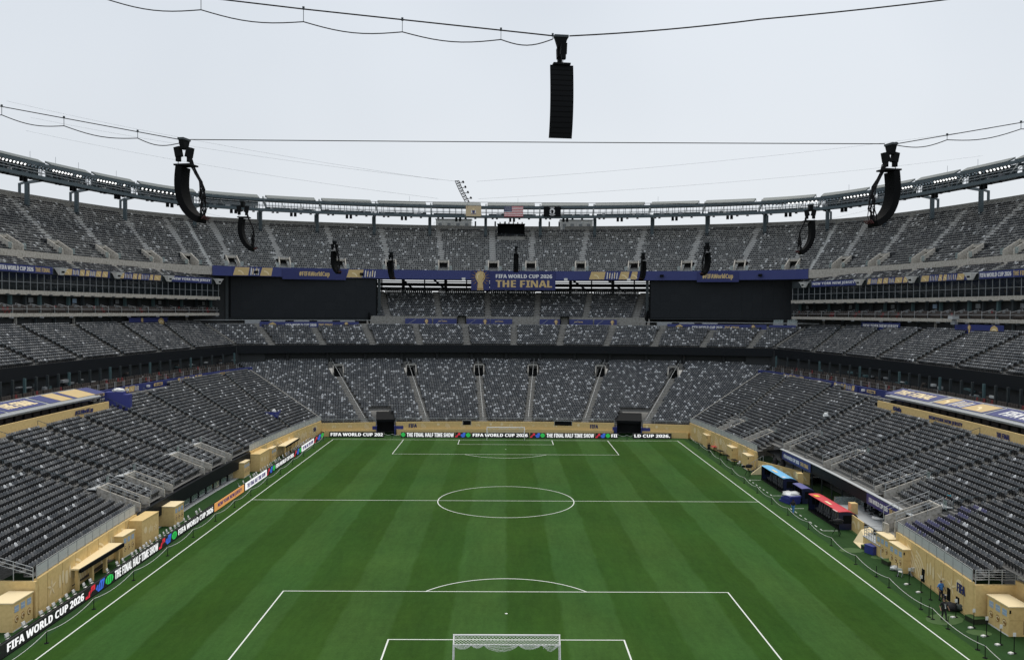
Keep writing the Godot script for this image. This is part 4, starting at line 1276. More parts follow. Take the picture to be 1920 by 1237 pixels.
func build_signs(st: Array) -> void:
	# video screens
	for s in [[Vector3(-66.4, 28.4, -90.0), Vector3(-32.7, 28.2, -97.9), "left"], [Vector3(36.3, 28.75, -97.9), Vector3(69.8, 28.85, -90.0), "right"]]:
		var m: Vector3 = (s[0] + s[1]) * 0.5
		var e: Vector3 = (s[1] - s[0]); e.y = 0
		var n := Vector3(-e.z, 0, e.x).normalized()
		if n.z < 0: n = -n
		var o := thing("video_screen", "large dark switched-off video screen under the upper deck, the %s one" % s[2], "screen", Vector3.ZERO, 0.0, "video screens under the upper deck")
		o.transform = face(m, n)
		var w := e.length()
		pbox(o, "cabinet", Vector3(0, 0, -0.7), Vector3(w + 0.7, 10.6, 1.2), "black")
		for i in 14:
			for j in 5:
				pbox(o, "display_module", Vector3(-w * 0.5 + (i + 0.5) * w / 14.0, 0.1 - 4.95 + (j + 0.5) * 1.98, -0.05 + 0.006 * ((i * 7 + j * 5) % 3)), Vector3(w / 14.0 - 0.015, 1.965, 0.1), "screen" if (i * 3 + j * 5) % 4 else "screen_b")
		pbox(o, "bottom_rail", Vector3(0, -5.05, 0.0), Vector3(w + 0.7, 0.14, 0.3), "dark_steel")
		for k in 4: pbox(o, "bracket_lamp", Vector3(lerpf(-w * 0.4, w * 0.4, k / 3.0), 5.4, 0.5), Vector3(0.35, 0.3, 0.5), "grey_metal")
		for k in 2: pbox(o, "side_frame", Vector3((k * 2 - 1) * (w * 0.5 + 0.9), 0, -0.8), Vector3(0.7, 11.5, 0.5), "dark_steel")
	# signs on the blue band of the upper deck
	var a := on_plan(UPP, -0.62, -5.1, -2.45, 33.2)
	var o := board("trophy_sign", "blue sign with a gold cup and rays, left of the big title sign", "sign", a[0], a[1], 5.0, "navy", 0.1)
	trophy(o, 0, 0, 4.9)
	a = on_plan(UPP, -0.62, -2.4, 7.1, 33.2)
	o = board("title_sign", "blue sign with a white line of text over large gold words, centre of far stand", "sign", a[0], a[1], 4.8, "navy", 0.1)
	text(o, "lettering", "FIFA WORLD CUP 2026", 0.95, a[1] * 0.86, "white", at2(a[1] * 0.02, 1.05))
	text(o, "lettering", "THE FINAL", 1.75, a[1] * 0.86, "print_gold", at2(a[1] * 0.02, -0.85))
	for q in [[-30.75, -22.6, "left"], [26.6, 31.9, "right"]]:
		a = on_plan(UPP, -0.62, q[0], q[1], 34.1)
		o = board("hashtag_sign", "blue sign with gold hashtag text above the %s video screen" % q[2], "sign", a[0], a[1], 2.5, "navy", 0.1, "hashtag signs above the screens")
		text(o, "lettering", "#FIFAWorldCup", 1.05, 7.3, "print_gold", at2(0, 0))
	for q in [[-36.8, -30.9, "left of the left hashtag sign"], [-22.5, -18.5, "right of the left hashtag sign"], [11.9, 19.0, "right of the title sign"]]:
		a = on_plan(UPP, -0.62, q[0], q[1], 34.5)
		o = board("patterned_banner", "gold and blue patterned banner on the upper deck's band, " + q[2], "banner", a[0], a[1], 2.1, "ribbon", 0.06, "patterned banners on the blue band")
		pattern(o, a[1], 2.1, 0.004, int(absf(q[0])))
	for t in [-34.0, -20.5, -6.2, 8.6, 17.5, 22.0, 34.6]:
		var lp := on_plan(UPP, -0.9, t - 0.25, t + 0.25, 33.5 if absf(t) < 19 else 34.4)
		var l := thing("band_lamp", "small boxed lamp on the blue band, number %s from the left" % ["one", "two", "three", "four", "five", "six", "seven"][[-34.0, -20.5, -6.2, 8.6, 17.5, 22.0, 34.6].find(t)], "lamp", Vector3.ZERO, 0.0, "boxed lamps on the blue band")
		l.transform = lp[0]
		pbox(l, "housing", Vector3(0, 0, 0.1), Vector3(0.9, 0.6, 0.5), "white_plastic" if absf(t) < 19 else "black")
		pbox(l, "arm", Vector3(0, 0.25, -0.3), Vector3(0.12, 0.12, 0.5), "dark_steel")
	# ribbon boards along the sides
	var segs := [[-73.6, -65.2, "title", "left"], [-63.5, -56.0, "p", "left"], [-54.3, -47.6, "p", "left"], [-45.9, -39.5, "NEW YORK NEW JERSEY", "left"], [41.4, 48.7, "NEW YORK NEW JERSEY", "right"], [50.5, 57.3, "p", "right"], [59.35, 67.1, "p", "right"], [68.75, 77.0, "title", "right"]]
	var num := 0
	for q in segs:
		a = on_plan(UPS, -4.72, q[0], q[1], 32.0)
		var what: String = "plain gold pattern" if q[2] == "p" else ("title text in white and gold" if q[2] == "title" else "white place name")
		o = board("ribbon_board", "narrow blue ribbon board with %s on the %s stand%s" % [what, q[3], "" if q[2] != "p" else (", nearer the screens" if absf(q[0]) < 55 else ", farther from the screens")], "sign", a[0], a[1], 1.25, "ribbon", 0.1, "ribbon boards along the suites")
		var w: float = a[1]
		if q[2] == "p":
			pattern(o, w, 1.2, 0.004, num + 40)
		elif q[2] == "title":
			text(o, "lettering", "FIFA WORLD CUP 2026", 0.72, w * 0.60, "white", at2(-w * 0.18, 0), 0.02, 0.02)
			text(o, "lettering", "THE FINAL", 0.72, w * 0.29, "print_gold", at2(w * 0.30, 0), 0.02, 0.02)
		else: text(o, "lettering", q[2], 0.72, w * 0.94, "white", at2(0, 0), 0.02, 0.015)
		for k in 4:
			pbox(o, "joint", Vector3(lerpf(-w * 0.5, w * 0.5, k / 3.0), 0, 0.0), Vector3(0.06, 1.3, 0.04), "grey_metal")
		num += 1
	for t in [-64.4, -55.2, -46.7, -38.7, 40.5, 49.6, 58.3, 67.9]:
		a = on_plan(UPS, -5.0, t - 0.5, t + 0.5, 31.95)
		o = thing("camera_housing", "pale grey camera housing between ribbon boards, %s stand, %s from the screens" % ["left" if t < 0 else "right", nth([38.7, 46.7, 55.2, 64.4].find(-t) if t < 0 else [40.5, 49.6, 58.3, 67.9].find(t))], "camera", Vector3.ZERO, 0.0, "camera housings along the ribbon boards")
		o.transform = a[0]
		var g := Geo.new()
		g.hexa([Vector3(-0.45, -0.65, 0.2), Vector3(0.45, -0.65, 0.2), Vector3(0.45, -0.65, 0.6), Vector3(-0.45, -0.65, 0.6), Vector3(-0.95, 0.45, -0.1), Vector3(0.95, 0.45, -0.1), Vector3(0.95, 0.45, 0.95), Vector3(-0.95, 0.45, 0.95)])
		part(o, "housing", g, "white_plastic")
		pbox(o, "lid", Vector3(0, 0.52, 0.4), Vector3(2.1, 0.12, 1.3), "white_plastic")
		pbox(o, "window", Vector3(0, -0.1, 0.82), Vector3(0.7, 0.3, 0.1), "black")
	# banners at the back of the middle tier
	for q in [[-53.4, -46.35, "c", "left stand"], [67.15, 75.8, "c", "right stand"], [49.8, 57.0, "NEW YORK NEW JERSEY", "right stand"]]:
		a = on_plan(MEZ, 12.2, q[0], q[1], 22.85)
		o = board("parapet_banner", "blue banner with %s at the back of the middle tier, %s" % ["two gold pictures" if q[2] == "c" else "white place name", q[3]], "banner", a[0], a[1], 1.5, "ribbon", 0.05, "banners on the middle tier's parapets")
		if q[2] == "c":
			trophy(o, -a[1] * 0.18, 0, 1.4)
			flat(o, "gold_print", [Vector2(a[1] * 0.22, -0.7), Vector2(a[1] * 0.42, -0.7), Vector2(a[1] * 0.38, 0.4), Vector2(a[1] * 0.32, 0.7), Vector2(a[1] * 0.26, 0.4)], 0.004, "print_gold")
			flat(o, "pale_print", arc_band(a[1] * 0.32, -0.6, 0.5, 0.8, 0.3, 2.8), 0.02, "pale_gold")
		else: text(o, "lettering", q[2], 0.75, a[1] * 0.92, "white", at2(0, 0))
	for q in [[-34.0, -21.2, "left"], [23.15, 35.8, "right"]]:
		a = on_plan(MEZ, 10.5, q[0], q[1], 21.75)
		o = board("parapet_banner", "long blue title banner below the %s video screen" % q[2], "banner", a[0], a[1], 1.6, "ribbon", 0.05, "banners on the middle tier's parapets")
		var w: float = a[1]
		text(o, "lettering", "FIFA WORLD CUP 2026", 0.62, w * 0.31, "white", at2(-w * 0.09, 0.05))
		text(o, "lettering", "THE FINAL", 0.62, w * 0.15, "print_gold", at2(w * 0.16, 0.05))
		trophy(o, w * 0.37, 0, 1.5)
		flat(o, "gold_print", [Vector2(-w * 0.43, -0.75), Vector2(-w * 0.32, -0.75), Vector2(-w * 0.34, 0.3), Vector2(-w * 0.37, 0.7), Vector2(-w * 0.41, 0.3)], 0.004, "print_gold")
	var seq := [[-14.6, -10.8], [-10.6, -7.2], [-5.8, -2.4], [-2.3, 0.9], [4.9, 7.9], [9.2, 12.6], [12.8, 16.0]]
	for i in seq.size():
		a = on_plan(MEZ, 12.2, seq[i][0], seq[i][1], 22.55)
		o = board("entrance_banner", "blue banner on the far stand's middle walkway, %s from the left" % nth(i), "banner", a[0], a[1], 1.75, "ribbon", 0.06, "blue banners along the middle walkway")
		if i % 2 == 0: trophy(o, a[1] * 0.3, 0, 1.5)
		else: text(o, "lettering", "THE FINAL", 0.28, 2.2, "print_gold", at2(-a[1] * 0.1, 0.25))
		var sl := Geo.new(); sl.bar(Vector3(-a[1] * 0.45, -0.7, 0.05), Vector3(-a[1] * 0.1, 0.7, 0.05), 0.06); part(o, "stair_rail", sl, "rail")
	for t in [-6.5, 8.55]:
		a = on_plan(MEZ, 12.0, t - 0.62, t + 0.62, 22.6)
		o = thing("walkway_portal", "black doorway between blue banners on the far stand's walkway, %s" % ("left one" if t < 0 else "right one"), "doorway", Vector3.ZERO, 0.0, "doorways on the middle walkway")
		o.transform = a[0]
		for s in [-1.0, 1.0]: pbox(o, "jamb", Vector3(s * 1.0, 0.1, -0.7), Vector3(0.2, 2.9, 1.5), "black")
		pbox(o, "lintel", Vector3(0, 1.45, -0.7), Vector3(2.2, 0.2, 1.5), "black")
		pbox(o, "door", Vector3(0, 0, -1.4), Vector3(1.9, 2.7, 0.1), "cave")
	# clear pods on the right of the middle tier
	for k in 2:
		a = on_plan(MEZ, 12.3, 36.2 + k * 1.6, 37.6 + k * 1.6, 22.9)
		o = thing("viewing_pod", "clear curved pod on the walkway right of the right screen banner, %s one" % ["left", "right"][k], "pod", Vector3.ZERO, 0.0, "clear viewing pods")
		o.transform = a[0]
		var g := Geo.new()
		for i in 8:
			var b0 := PI * i / 8.0
			var b1 := PI * (i + 1) / 8.0
			g.quad(Vector3(-1.1, 0.9 * sin(b0), 0.8 * cos(b0)), Vector3(1.1, 0.9 * sin(b0), 0.8 * cos(b0)), Vector3(1.1, 0.9 * sin(b1), 0.8 * cos(b1)), Vector3(-1.1, 0.9 * sin(b1), 0.8 * cos(b1)))
		part(o, "shell", g.mesh(true), "guard_glass")
		pbox(o, "base", Vector3(0, -0.3, 0), Vector3(2.3, 0.6, 1.5), "grey_metal")
	a = on_plan(MEZ, 10.5, 36.1, 39.2, 21.7)
	o = board("parapet_banner", "plain violet cloth banner below the clear pods, right of the right screen", "banner", a[0], a[1], 1.6, "ribbon", 0.05, "banners on the middle tier's parapets")
	flat(o, "hem", [Vector2(-a[1] * 0.49, -0.78), Vector2(a[1] * 0.49, -0.78), Vector2(a[1] * 0.49, -0.7), Vector2(-a[1] * 0.49, -0.7)], 0.004, "navy")
	# prints on the club band, awnings and club walls, parts of the stands
	for q in [[-71.5, -64.9], [-55.0, -48.6], [42.8, 47.8], [55.2, 61.4]]:
		a = on_plan(LOW, 21.75, q[0], q[1], 12.2)
		o = board("club_banner", "patterned gold strip on the %s stand's club band, %s one" % ["left" if q[0] < 0 else "right", "farther" if absf(q[0]) < 56 and q[0] != 55.2 else "nearer"], "banner", a[0], a[1], 1.1, "ribbon", 0.05, "patterned strips on the club bands")
		pattern(o, a[1], 1.0, 0.004, int(absf(q[0])) + 3)
	for q in [-59.9, -43.4, -75.0, 51.5, 65.0]:
		a = on_plan(LOW, 21.7, q - 1.1, q + 1.1, 12.2)
		o = board("club_sign", "small gold sign on the blue club band, %s stand, %s from the corner" % ["left" if q < 0 else "right", nth({-43.4: 0, -59.9: 1, -75.0: 2, 51.5: 0, 65.0: 1}[q])], "sign", a[0], a[1], 0.5, "print_gold", 0.05, "small gold signs on the club bands")
		text(o, "lettering", "THE FINAL", 0.22, a[1] * 0.8, "navy", at2(0, 0))
	var tilt := Basis(Vector3.RIGHT, -1.326)
	for q in [[-99.5, -91.6, "THE FINAL"], [-90.9, -88.3, ""], [-85.4, -84.4, ""], [-79.8, -77.2, ""], [-130.0, -100.0, "FIFA WORLD CUP 2026"], [72.2, 83.6, "THE FINAL"], [84.4, 96.0, "p"], [96.6, 112.0, "FIFA WORLD CUP"]]:
		var sd: Node3D = st[0] if q[0] < 0 else st[2]
		a = on_plan(LOW, 20.85, q[0], q[1], 13.2)
		var tf: Transform3D = a[0]
		tf.basis = tf.basis * tilt
		var w: float = a[1]
		var nd := pbox(sd, "awning_print", Vector3.ZERO, Vector3(w, 3.0, 0.02), "ribbon")
		nd.transform = tf
		if q[2] == "p": pattern(nd, w, 2.8, 0.012, 77)
		elif q[2]: text(nd, "lettering", q[2], 1.7, w * 0.8, "white" if "CUP" in q[2] else "pale_gold", Transform3D(Basis(), Vector3(0, 0, 0.02)))
	for q in [[-88.2, -85.5], [-84.3, -79.9]]:
		a = on_plan(LOW, 20.85, q[0], q[1], 13.2)
		var tf: Transform3D = a[0]
		tf.basis = tf.basis * tilt
		var nd := pbox(st[0], "awning_print", Vector3.ZERO, Vector3(a[1], 3.0, 0.02), "print_gold")
		nd.transform = tf
	for q in [[-87.2, -82.3, "#FIFAWorldCup"], [85.6, 94.2, "NEW YORK NEW JERSEY"], [101.3, 104.0, "THE FINAL"], [76.0, 78.4, "#FIFAWorldCup"]]:
		a = on_plan(LOW, 18.15, q[0], q[1], 10.95)
		text(st[0] if q[0] < 0 else st[2], "wall_lettering", q[2], 0.6, a[1] * 0.95, "navy", a[0])
	for t in [-72.5, -68.2, -62.6, -57.0, -45.0, 44.5, 49.5, 53.8, 63.0]:
		pbox(st[0] if t < 0 else st[2], "band_lamp", pp(LOW, 21.6, deg_to_rad(t), 12.2), Vector3(0.5, 0.35, 0.4), "white_plastic")
	for q in [[-18.6, -17.1], [16.3, 17.8]]:
		a = on_plan(LOW, -0.33, q[0], q[1], 1.85)
		text(st[1], "wall_lettering", "FIFA", 0.75, a[1] * 1.0, "navy", a[0])
	for q in [[41.2, 1], [-52.5, -1], [-33.0, 1]]:
		var tt := tz(LOW, 0.0, q[0], q[1])
		a = on_plan(LOW, -0.33, rad_to_deg(tt) - 1.1, rad_to_deg(tt) + 1.1, 2.0)
		text(st[q[1] + 1], "wall_lettering", "FIFA", 0.75, 1.5, "navy", a[0])
	# pale motifs printed on the gold walls
	var rg := RandomNumberGenerator.new(); rg.seed = 8
	for run_ in [[st[0], -1, 22.0, 42.0], [st[0], -1, -54.0, -20.5], [st[2], 1, 27.5, 42.0], [st[2], 1, -54.0, -24.0]]:
		var z: float = run_[2] + 0.8
		while z < run_[3]:
			var tt := tz(LOW, 0.0, z, run_[1])
			var nn := -pnormal(LOW, -0.3, tt)
			motif(run_[0], face(pp(LOW, -0.32, tt, 1.6), nn), rg, 1.2)
			z += rg.randf_range(1.3, 2.6)
	for run_ in [[-31.5, -25.5], [-16.0, 15.5], [26.5, 31.5]]:
		var t: float = run_[0]
		while t < run_[1]:
			var nn := -pnormal(LOW, -0.3, deg_to_rad(t))
			motif(st[1], face(pp(LOW, -0.32, deg_to_rad(t), 1.85), nn), rg, 0.55)
			t += rg.randf_range(1.5, 3.0)
	for x in [-40.2, -43.0, -46.0]: motif(st[0], face(Vector3(x, 1.6, 42.92), Vector3.BACK), rg)
	for x in [41.0]: motif(st[2], face(Vector3(x, 1.6, 42.92), Vector3.BACK), rg, 0.8)
func motif(parent: Node, t: Transform3D, rg: RandomNumberGenerator, k := 1.0) -> void:
	var o := MeshInstance3D.new()
	var g := Geo.new()
	match rg.randi() % 4:
		0: g.prism(PackedVector2Array(ell(0, 0.4 * k, 0.5 * k, 0.5 * k, 18)), t, 0.008)
		1:
			for m in 4: g.prism(PackedVector2Array(arc_band(-1.0 * k, -1.3 * k, (1.0 + m * 0.36) * k, (1.18 + m * 0.36) * k, 0.15, 1.35)), t, 0.008)
		2:
			for m in 3: g.prism(PackedVector2Array(ell((m - 1) * 0.5 * k, 0.2 * k * (m % 2), 0.16 * k, 0.5 * k, 12)), t, 0.008)
		3:
			for m in 5:
				var a := TAU * m / 5.0 + 0.3
				g.prism(PackedVector2Array([Vector2(0, 0), Vector2(cos(a - 0.3), sin(a - 0.3)) * 0.32 * k, Vector2(cos(a), sin(a)) * 0.75 * k, Vector2(cos(a + 0.3), sin(a + 0.3)) * 0.32 * k]), t, 0.008)
	o.name = "wall_motif"
	o.mesh = g.mesh()
	o.material_override = M.pale_gold
	parent.add_child(o, true)

func build_flags() -> void:
	var a := on_plan(RNG, -0.5, -5.6, -3.5, 52.0)
	var o := board("flag", "buff flag with a small blue coat of arms on the lighting ring", "flag", a[0], a[1], 2.8, "buff", 0.03, "flags on the lighting ring")
	flat(o, "shield", [Vector2(-0.35, 0.15), Vector2(0.35, 0.15), Vector2(0.3, -0.4), Vector2(0, -0.65), Vector2(-0.3, -0.4)], 0.004, "ribbon")
	for s in [-1.0, 1.0]: flat(o, "supporter", [Vector2(s * 0.42, 0.35), Vector2(s * 0.62, 0.2), Vector2(s * 0.66, -0.55), Vector2(s * 0.42, -0.6)], 0.004, "white")
	flat(o, "crest", ell(0, 0.5, 0.28, 0.22, 10), 0.004, "pale_gold")
	flat(o, "scroll", [Vector2(-0.7, -0.7), Vector2(0.7, -0.7), Vector2(0.6, -0.85), Vector2(-0.6, -0.85)], 0.004, "ribbon")
	a = on_plan(RNG, -0.5, -0.35, 2.25, 52.0)
	var w: float = a[1]
	o = board("flag", "red, white and blue flag with stars and stripes on the lighting ring", "flag", a[0], w, 2.75, "white", 0.03, "flags on the lighting ring")
	for k in 7:
		var y := 1.375 - 2.75 * (2 * k + 0.5) / 13.0
		pbox(o, "red_stripe", Vector3(0, y, 0.008), Vector3(w, 2.75 / 13.0, 0.012), "flag_red")
	pbox(o, "canton", Vector3(-w * 0.3, 1.375 - 2.75 * 3.5 / 13.0, 0.014), Vector3(w * 0.4, 2.75 * 7.0 / 13.0, 0.016), "flag_blue")
	for r in 9:
		for c in (6 if r % 2 == 0 else 5):
			var cx := -w * 0.5 + w * 0.4 * ((c + 0.5) / 6.0 + (0.0 if r % 2 == 0 else 1.0 / 12.0))
			var cy := 1.375 - 2.75 * 7.0 / 13.0 * (r + 0.5) / 9.0
			var pts := []
			for k in 10:
				var an := PI / 2 + TAU * k / 10.0
				pts.append(Vector2(cx, cy) + Vector2(cos(an), sin(an)) * (0.085 if k % 2 == 0 else 0.035))
			flat(o, "star", pts, 0.022, "white")
	a = on_plan(RNG, -0.5, 5.05, 7.4, 52.0)
	o = board("flag", "black flag with a white round emblem of a bowed head on the lighting ring", "flag", a[0], a[1], 2.75, "black", 0.03, "flags on the lighting ring")
	flat(o, "emblem", ell(0, 0.05, 0.72, 0.8, 20), 0.004, "white")
	flat(o, "head", [Vector2(-0.3, -0.6), Vector2(0.25, -0.6), Vector2(0.2, -0.3), Vector2(0.38, -0.1), Vector2(0.32, 0.3), Vector2(0.05, 0.48), Vector2(-0.28, 0.35), Vector2(-0.36, 0.05), Vector2(-0.2, -0.2)], 0.018, "black")
	flat(o, "tower", [Vector2(-0.62, -0.2), Vector2(-0.5, -0.2), Vector2(-0.5, 0.25), Vector2(-0.62, 0.25)], 0.018, "black")
	text(o, "lettering", "POW MIA", 0.25, 1.2, "white", at2(0, 1.05))
	flat(o, "motto_scroll", arc_band(0, 0.3, 1.22, 1.38, -2.2, -0.94, 12), 0.004, "white")
# a hanging line array: boxes follow a curve that bends back under itself; top of the rigging at `at`, front turned by `turn` (0 = towards +z)
func line_array(at: Vector3, turn: float, n: int, k: float, bend: float, label: String, cables := true, wide := 1.0) -> Node3D:
	var o := thing("line_array_speaker", label, "loudspeaker", at, turn, "line array speakers hung over the pitch")
	var bh := 0.36 * k
	var bw := 1.32 * k * wide
	var bd := 0.48 * k
	# rigging: cable saddle, hoists, frame
	pbox(o, "cable_saddle", Vector3(0, 0, 0), Vector3(1.0, 0.16, 0.5) * k, "dark_steel")
	var g := Geo.new()
	g.hexa([Vector3(-0.25, -0.75, -0.18) * k, Vector3(0.25, -0.75, -0.18) * k, Vector3(0.25, -0.75, 0.18) * k, Vector3(-0.25, -0.75, 0.18) * k, Vector3(-0.45, -0.08, -0.2) * k, Vector3(0.45, -0.08, -0.2) * k, Vector3(0.45, -0.08, 0.2) * k, Vector3(-0.45, -0.08, 0.2) * k])
	part(o, "suspension_yoke", g, "black")
	for h in [Vector3(0.1, -0.95, 0.42), Vector3(0.0, -1.0, -0.45)]:
		var hg := Geo.new()
		hg.box(h * k, Vector3(0.42, 0.75, 0.46) * k, Basis(Vector3.RIGHT, 0.2 * signf(h.z)))
		hg.box(h * k - Vector3(0, 0.52, 0) * k, Vector3(0.3, 0.4, 0.3) * k)
		part(o, "chain_hoist", hg, "black")
		var ch := Geo.new(); ch.bar(h * k - Vector3(0, 0.6, 0) * k, Vector3(h.x * 0.3, -1.95, h.z * 1.2) * k, 0.035); part(o, "chain", ch, "cable")
	pbox(o, "top_frame", Vector3(0, -1.98 * k, -0.15 * k), Vector3(1.2 * k, 0.12 * k, 1.35 * k), "black")
	# boxes
	var p := Vector3(0, -2.06 * k, 0.32 * k)
	var ang := -0.13
	var grille := 0
	for i in n:
		var f := float(i) / (n - 1)
		ang = -0.13 + bend * pow(f, 1.55)
		var b := Basis(Vector3.RIGHT, ang)
		var c := p + b * Vector3(0, -bh * 0.5, -bd * 0.5)
		var sg := Geo.new()
		var x := b.x * bw * 0.5
		var y := b.y * bh * 0.52
		var z := b.z * bd * 0.5
		sg.hexa([c - x * 0.9 - y * 0.9 - z, c + x * 0.9 - y * 0.9 - z, c + x - y + z, c - x - y + z, c - x * 0.9 + y * 0.9 - z, c + x * 0.9 + y * 0.9 - z, c + x + y + z, c - x + y + z])
		var bx := part(o, "speaker_box", sg, "speaker")
		var fg := Geo.new()
		fg.box(c + z * 1.02, Vector3(bw * 0.94, bh * 0.8, 0.015 * k), b)
		part(bx, "grille", fg, "black")
		p += b * Vector3(0, -bh, 0)
	if cables:
		# tangle of feed cables behind, from the hoists down to the last box
		var rg := RandomNumberGenerator.new(); rg.seed = int(at.x * 10) + 77
		var cg := Geo.new()
		for i in 14:
			var pts := []
			var x0 := rg.randf_range(-0.25, 0.25)
			for m in 9:
				var f := m / 8.0
				pts.append(Vector3(x0 + rg.randf_range(-0.08, 0.08), 0, 0) * k + Vector3(0, lerpf(-1.5 * k, p.y + 0.25 * k, f), lerpf(-0.55 * k, p.z - 0.15 * k, smoothstep(0.0, 0.5, f)) + rg.randf_range(-0.3, 0.3) * k * smoothstep(0.35, 0.8, f)))
			cg.tube(pts, 0.036 * k, 4)
		part(o, "cable_bundle", cg, "cable")
		var st := Geo.new()
		for i in 5: st.bar(p + Vector3((i - 2) * 0.2 * k, 0.25 * k, -0.3 * k), p + Vector3((i - 2) * 0.22 * k, 0.5 * k, -0.55 * k), 0.06 * k)
		part(o, "red_strap", st, "deep_red")
	return o
func cable(label: String, pts: Array, r: float, sag := 0.0, n := 1) -> void:
	var o := thing("suspension_cable", label, "cable", pts[0], 0.0, "cables over the pitch")
	var g := Geo.new()
	var path := []
	for i in pts.size() - 1:
		for k in n:
			var f := float(k) / n
			path.append(pts[i].lerp(pts[i + 1], f) - pts[0] + Vector3(0, -sag * 4.0 * f * (1.0 - f), 0))
	path.append(pts[-1] - pts[0])
	g.tube(path, r, 5)
	part(o, "strand", g, "cable")
func feed(label: String, top: Array, drop: Array) -> void:   # a power line tied in swags under a suspension cable
	var o := thing("feed_cable", label, "cable", top[0], 0.0, "power lines tied under the cables")
	var g := Geo.new()
	for i in top.size() - 1:
		var pts := []
		for k in 11:
			var f := k / 10.0
			pts.append(top[i].lerp(top[i + 1], f) - top[0] + Vector3(0, -lerpf(drop[i], drop[i + 1], f) - 0.35 * sin(PI * f), 0))
		g.tube(pts, 0.035, 5)
	part(o, "strand", g, "cable")
	for i in top.size():
		var h := Geo.new()
		h.bar(top[i] - top[0] + Vector3(0, 0.1, 0), top[i] - top[0] + Vector3(0, -drop[i], 0), 0.03)
		h.box(top[i] - top[0] + Vector3(0, 0.06, 0), Vector3(0.12, 0.18, 0.1))
		part(o, "cable_tie", h, "dark_steel")
func build_speakers() -> void:
	mk("deep_red", 0.06, 0.012, 0.014, 0.7)
	line_array(Vector3(3.0, 41.75, 60.5), 0.12, 14, 0.86, 0.5, "large black speaker column hanging top centre, facing the camera", false, 1.24)
	line_array(Vector3(-25.3, 38.5, 45.5), -PI / 2 - 0.2, 14, 1.02, 1.28, "black curved speaker array hanging at the left, nearest of the left row")
	line_array(Vector3(29.9, 38.55, 45.5), PI / 2 + 0.2, 14, 1.02, 1.28, "black curved speaker array hanging at the right, nearest of the right row")
	line_array(Vector3(-28.0, 36.75, 22.5), -PI / 2, 13, 0.86, 1.2, "second curved speaker array of the left row, above the upper corner seats")
	line_array(Vector3(32.1, 36.8, 22.5), PI / 2, 13, 0.86, 1.2, "second curved speaker array of the right row, above the upper corner seats")
	line_array(Vector3(-28.2, 36.65, -25.5), -PI / 2 - 0.5, 13, 0.86, 1.05, "third curved speaker array of the left row, before the left screen's sign")
	line_array(Vector3(32.8, 36.8, -25.5), PI / 2 + 0.5, 13, 0.86, 1.05, "third curved speaker array of the right row, before the right screen's sign")
	line_array(Vector3(-23.1, 37.0, -55.5), -PI + 0.75, 13, 0.86, 0.9, "small far speaker array left of the gold cup sign")
	line_array(Vector3(27.3, 37.2, -55.5), PI - 0.75, 13, 0.86, 0.9, "small far speaker array left of the right screen")
	line_array(Vector3(2.1, 39.8, -74.5), PI, 13, 0.86, 0.5, "small far speaker column before the central upper seats")
	# the wires they hang on
	cable("black suspension cable running from upper left to the central speaker", [Vector3(-30.5, 45.2, 60.5), Vector3(-12.4, 43.25, 60.5), Vector3(2.5, 41.8, 60.5)], 0.045)
	cable("black suspension cable running from the central speaker to the upper right", [Vector3(3.5, 41.8, 60.5), Vector3(15.0, 42.9, 60.5), Vector3(32.0, 45.0, 60.5)], 0.045, 0.12, 8)
	feed("black power line in swags under the cable at the top left", [Vector3(-24.2, 44.55, 60.5), Vector3(-18.5, 43.9, 60.5), Vector3(-12.4, 43.25, 60.5), Vector3(-6.5, 42.65, 60.5), Vector3(-0.6, 42.1, 60.5), Vector3(2.5, 41.8, 60.5)], [0.8, 0.75, 0.75, 0.7, 0.55, 0.2])
	cable("straight black cable spanning between the two nearest side speakers", [Vector3(-24.8, 38.5, 45.5), Vector3(29.4, 38.6, 45.5)], 0.035, 0.04, 12)
	cable("black cable from the left edge to the nearest left speaker", [Vector3(-48.0, 42.45, 45.5), Vector3(-25.7, 38.5, 45.5)], 0.035)
	cable("black cable from the nearest right speaker to the right edge", [Vector3(30.3, 38.6, 45.5), Vector3(50.0, 42.1, 45.5)], 0.035)
	feed("black power line in swags left of the nearest left speaker", [Vector3(-44.0, 41.75, 45.5), Vector3(-39.4, 40.93, 45.5), Vector3(-34.6, 40.08, 45.5), Vector3(-28.9, 39.07, 45.5), Vector3(-25.7, 38.5, 45.5)], [0.7, 0.65, 0.6, 0.5, 0.3])
	feed("black power line in swags right of the nearest right speaker", [Vector3(30.3, 38.6, 45.5), Vector3(34.3, 39.3, 45.5), Vector3(40.1, 40.34, 45.5), Vector3(46.0, 41.4, 45.5)], [0.1, 0.35, 0.5, 0.5])
	var z2 := 22.5
	cable("thin cable spanning between the second pair of speakers", [Vector3(-27.5, 36.8, z2), Vector3(31.6, 36.85, z2)], 0.025)
	var k := 0
	for q in [[Vector3(-90, 62.5, -40), Vector3(-10, 44.2, -9.5)], [Vector3(-90, 58.5, -46), Vector3(-10, 41.5, -9.5)], [Vector3(-88, 60.5, -44), Vector3(-6.5, 43.9, -9.5)], [Vector3(-4.5, 44.0, -9.5), Vector3(92, 60.8, -48)], [Vector3(-4.2, 41.5, -9.5), Vector3(92, 56.0, -50)], [Vector3(-88, 51.8, -50), Vector3(-28.2, 36.8, -25.5)], [Vector3(32.8, 36.9, -25.5), Vector3(88, 50.5, -58)]]:
		k += 1
		cable("faint thin wire crossing the sky, %s of the seven" % ["first", "second", "third", "fourth", "fifth", "sixth", "last"][k - 1], [q[0], q[1]], 0.011, 0.8, 10)
	# a curved black camera or light truss that hangs in the sky left of the centre
	var o := thing("hanging_truss", "short curved black truss with lamps hanging in the sky left of the flags", "truss", Vector3(-7.3, 44.05, -9.5), 0.0)
	var pts := []
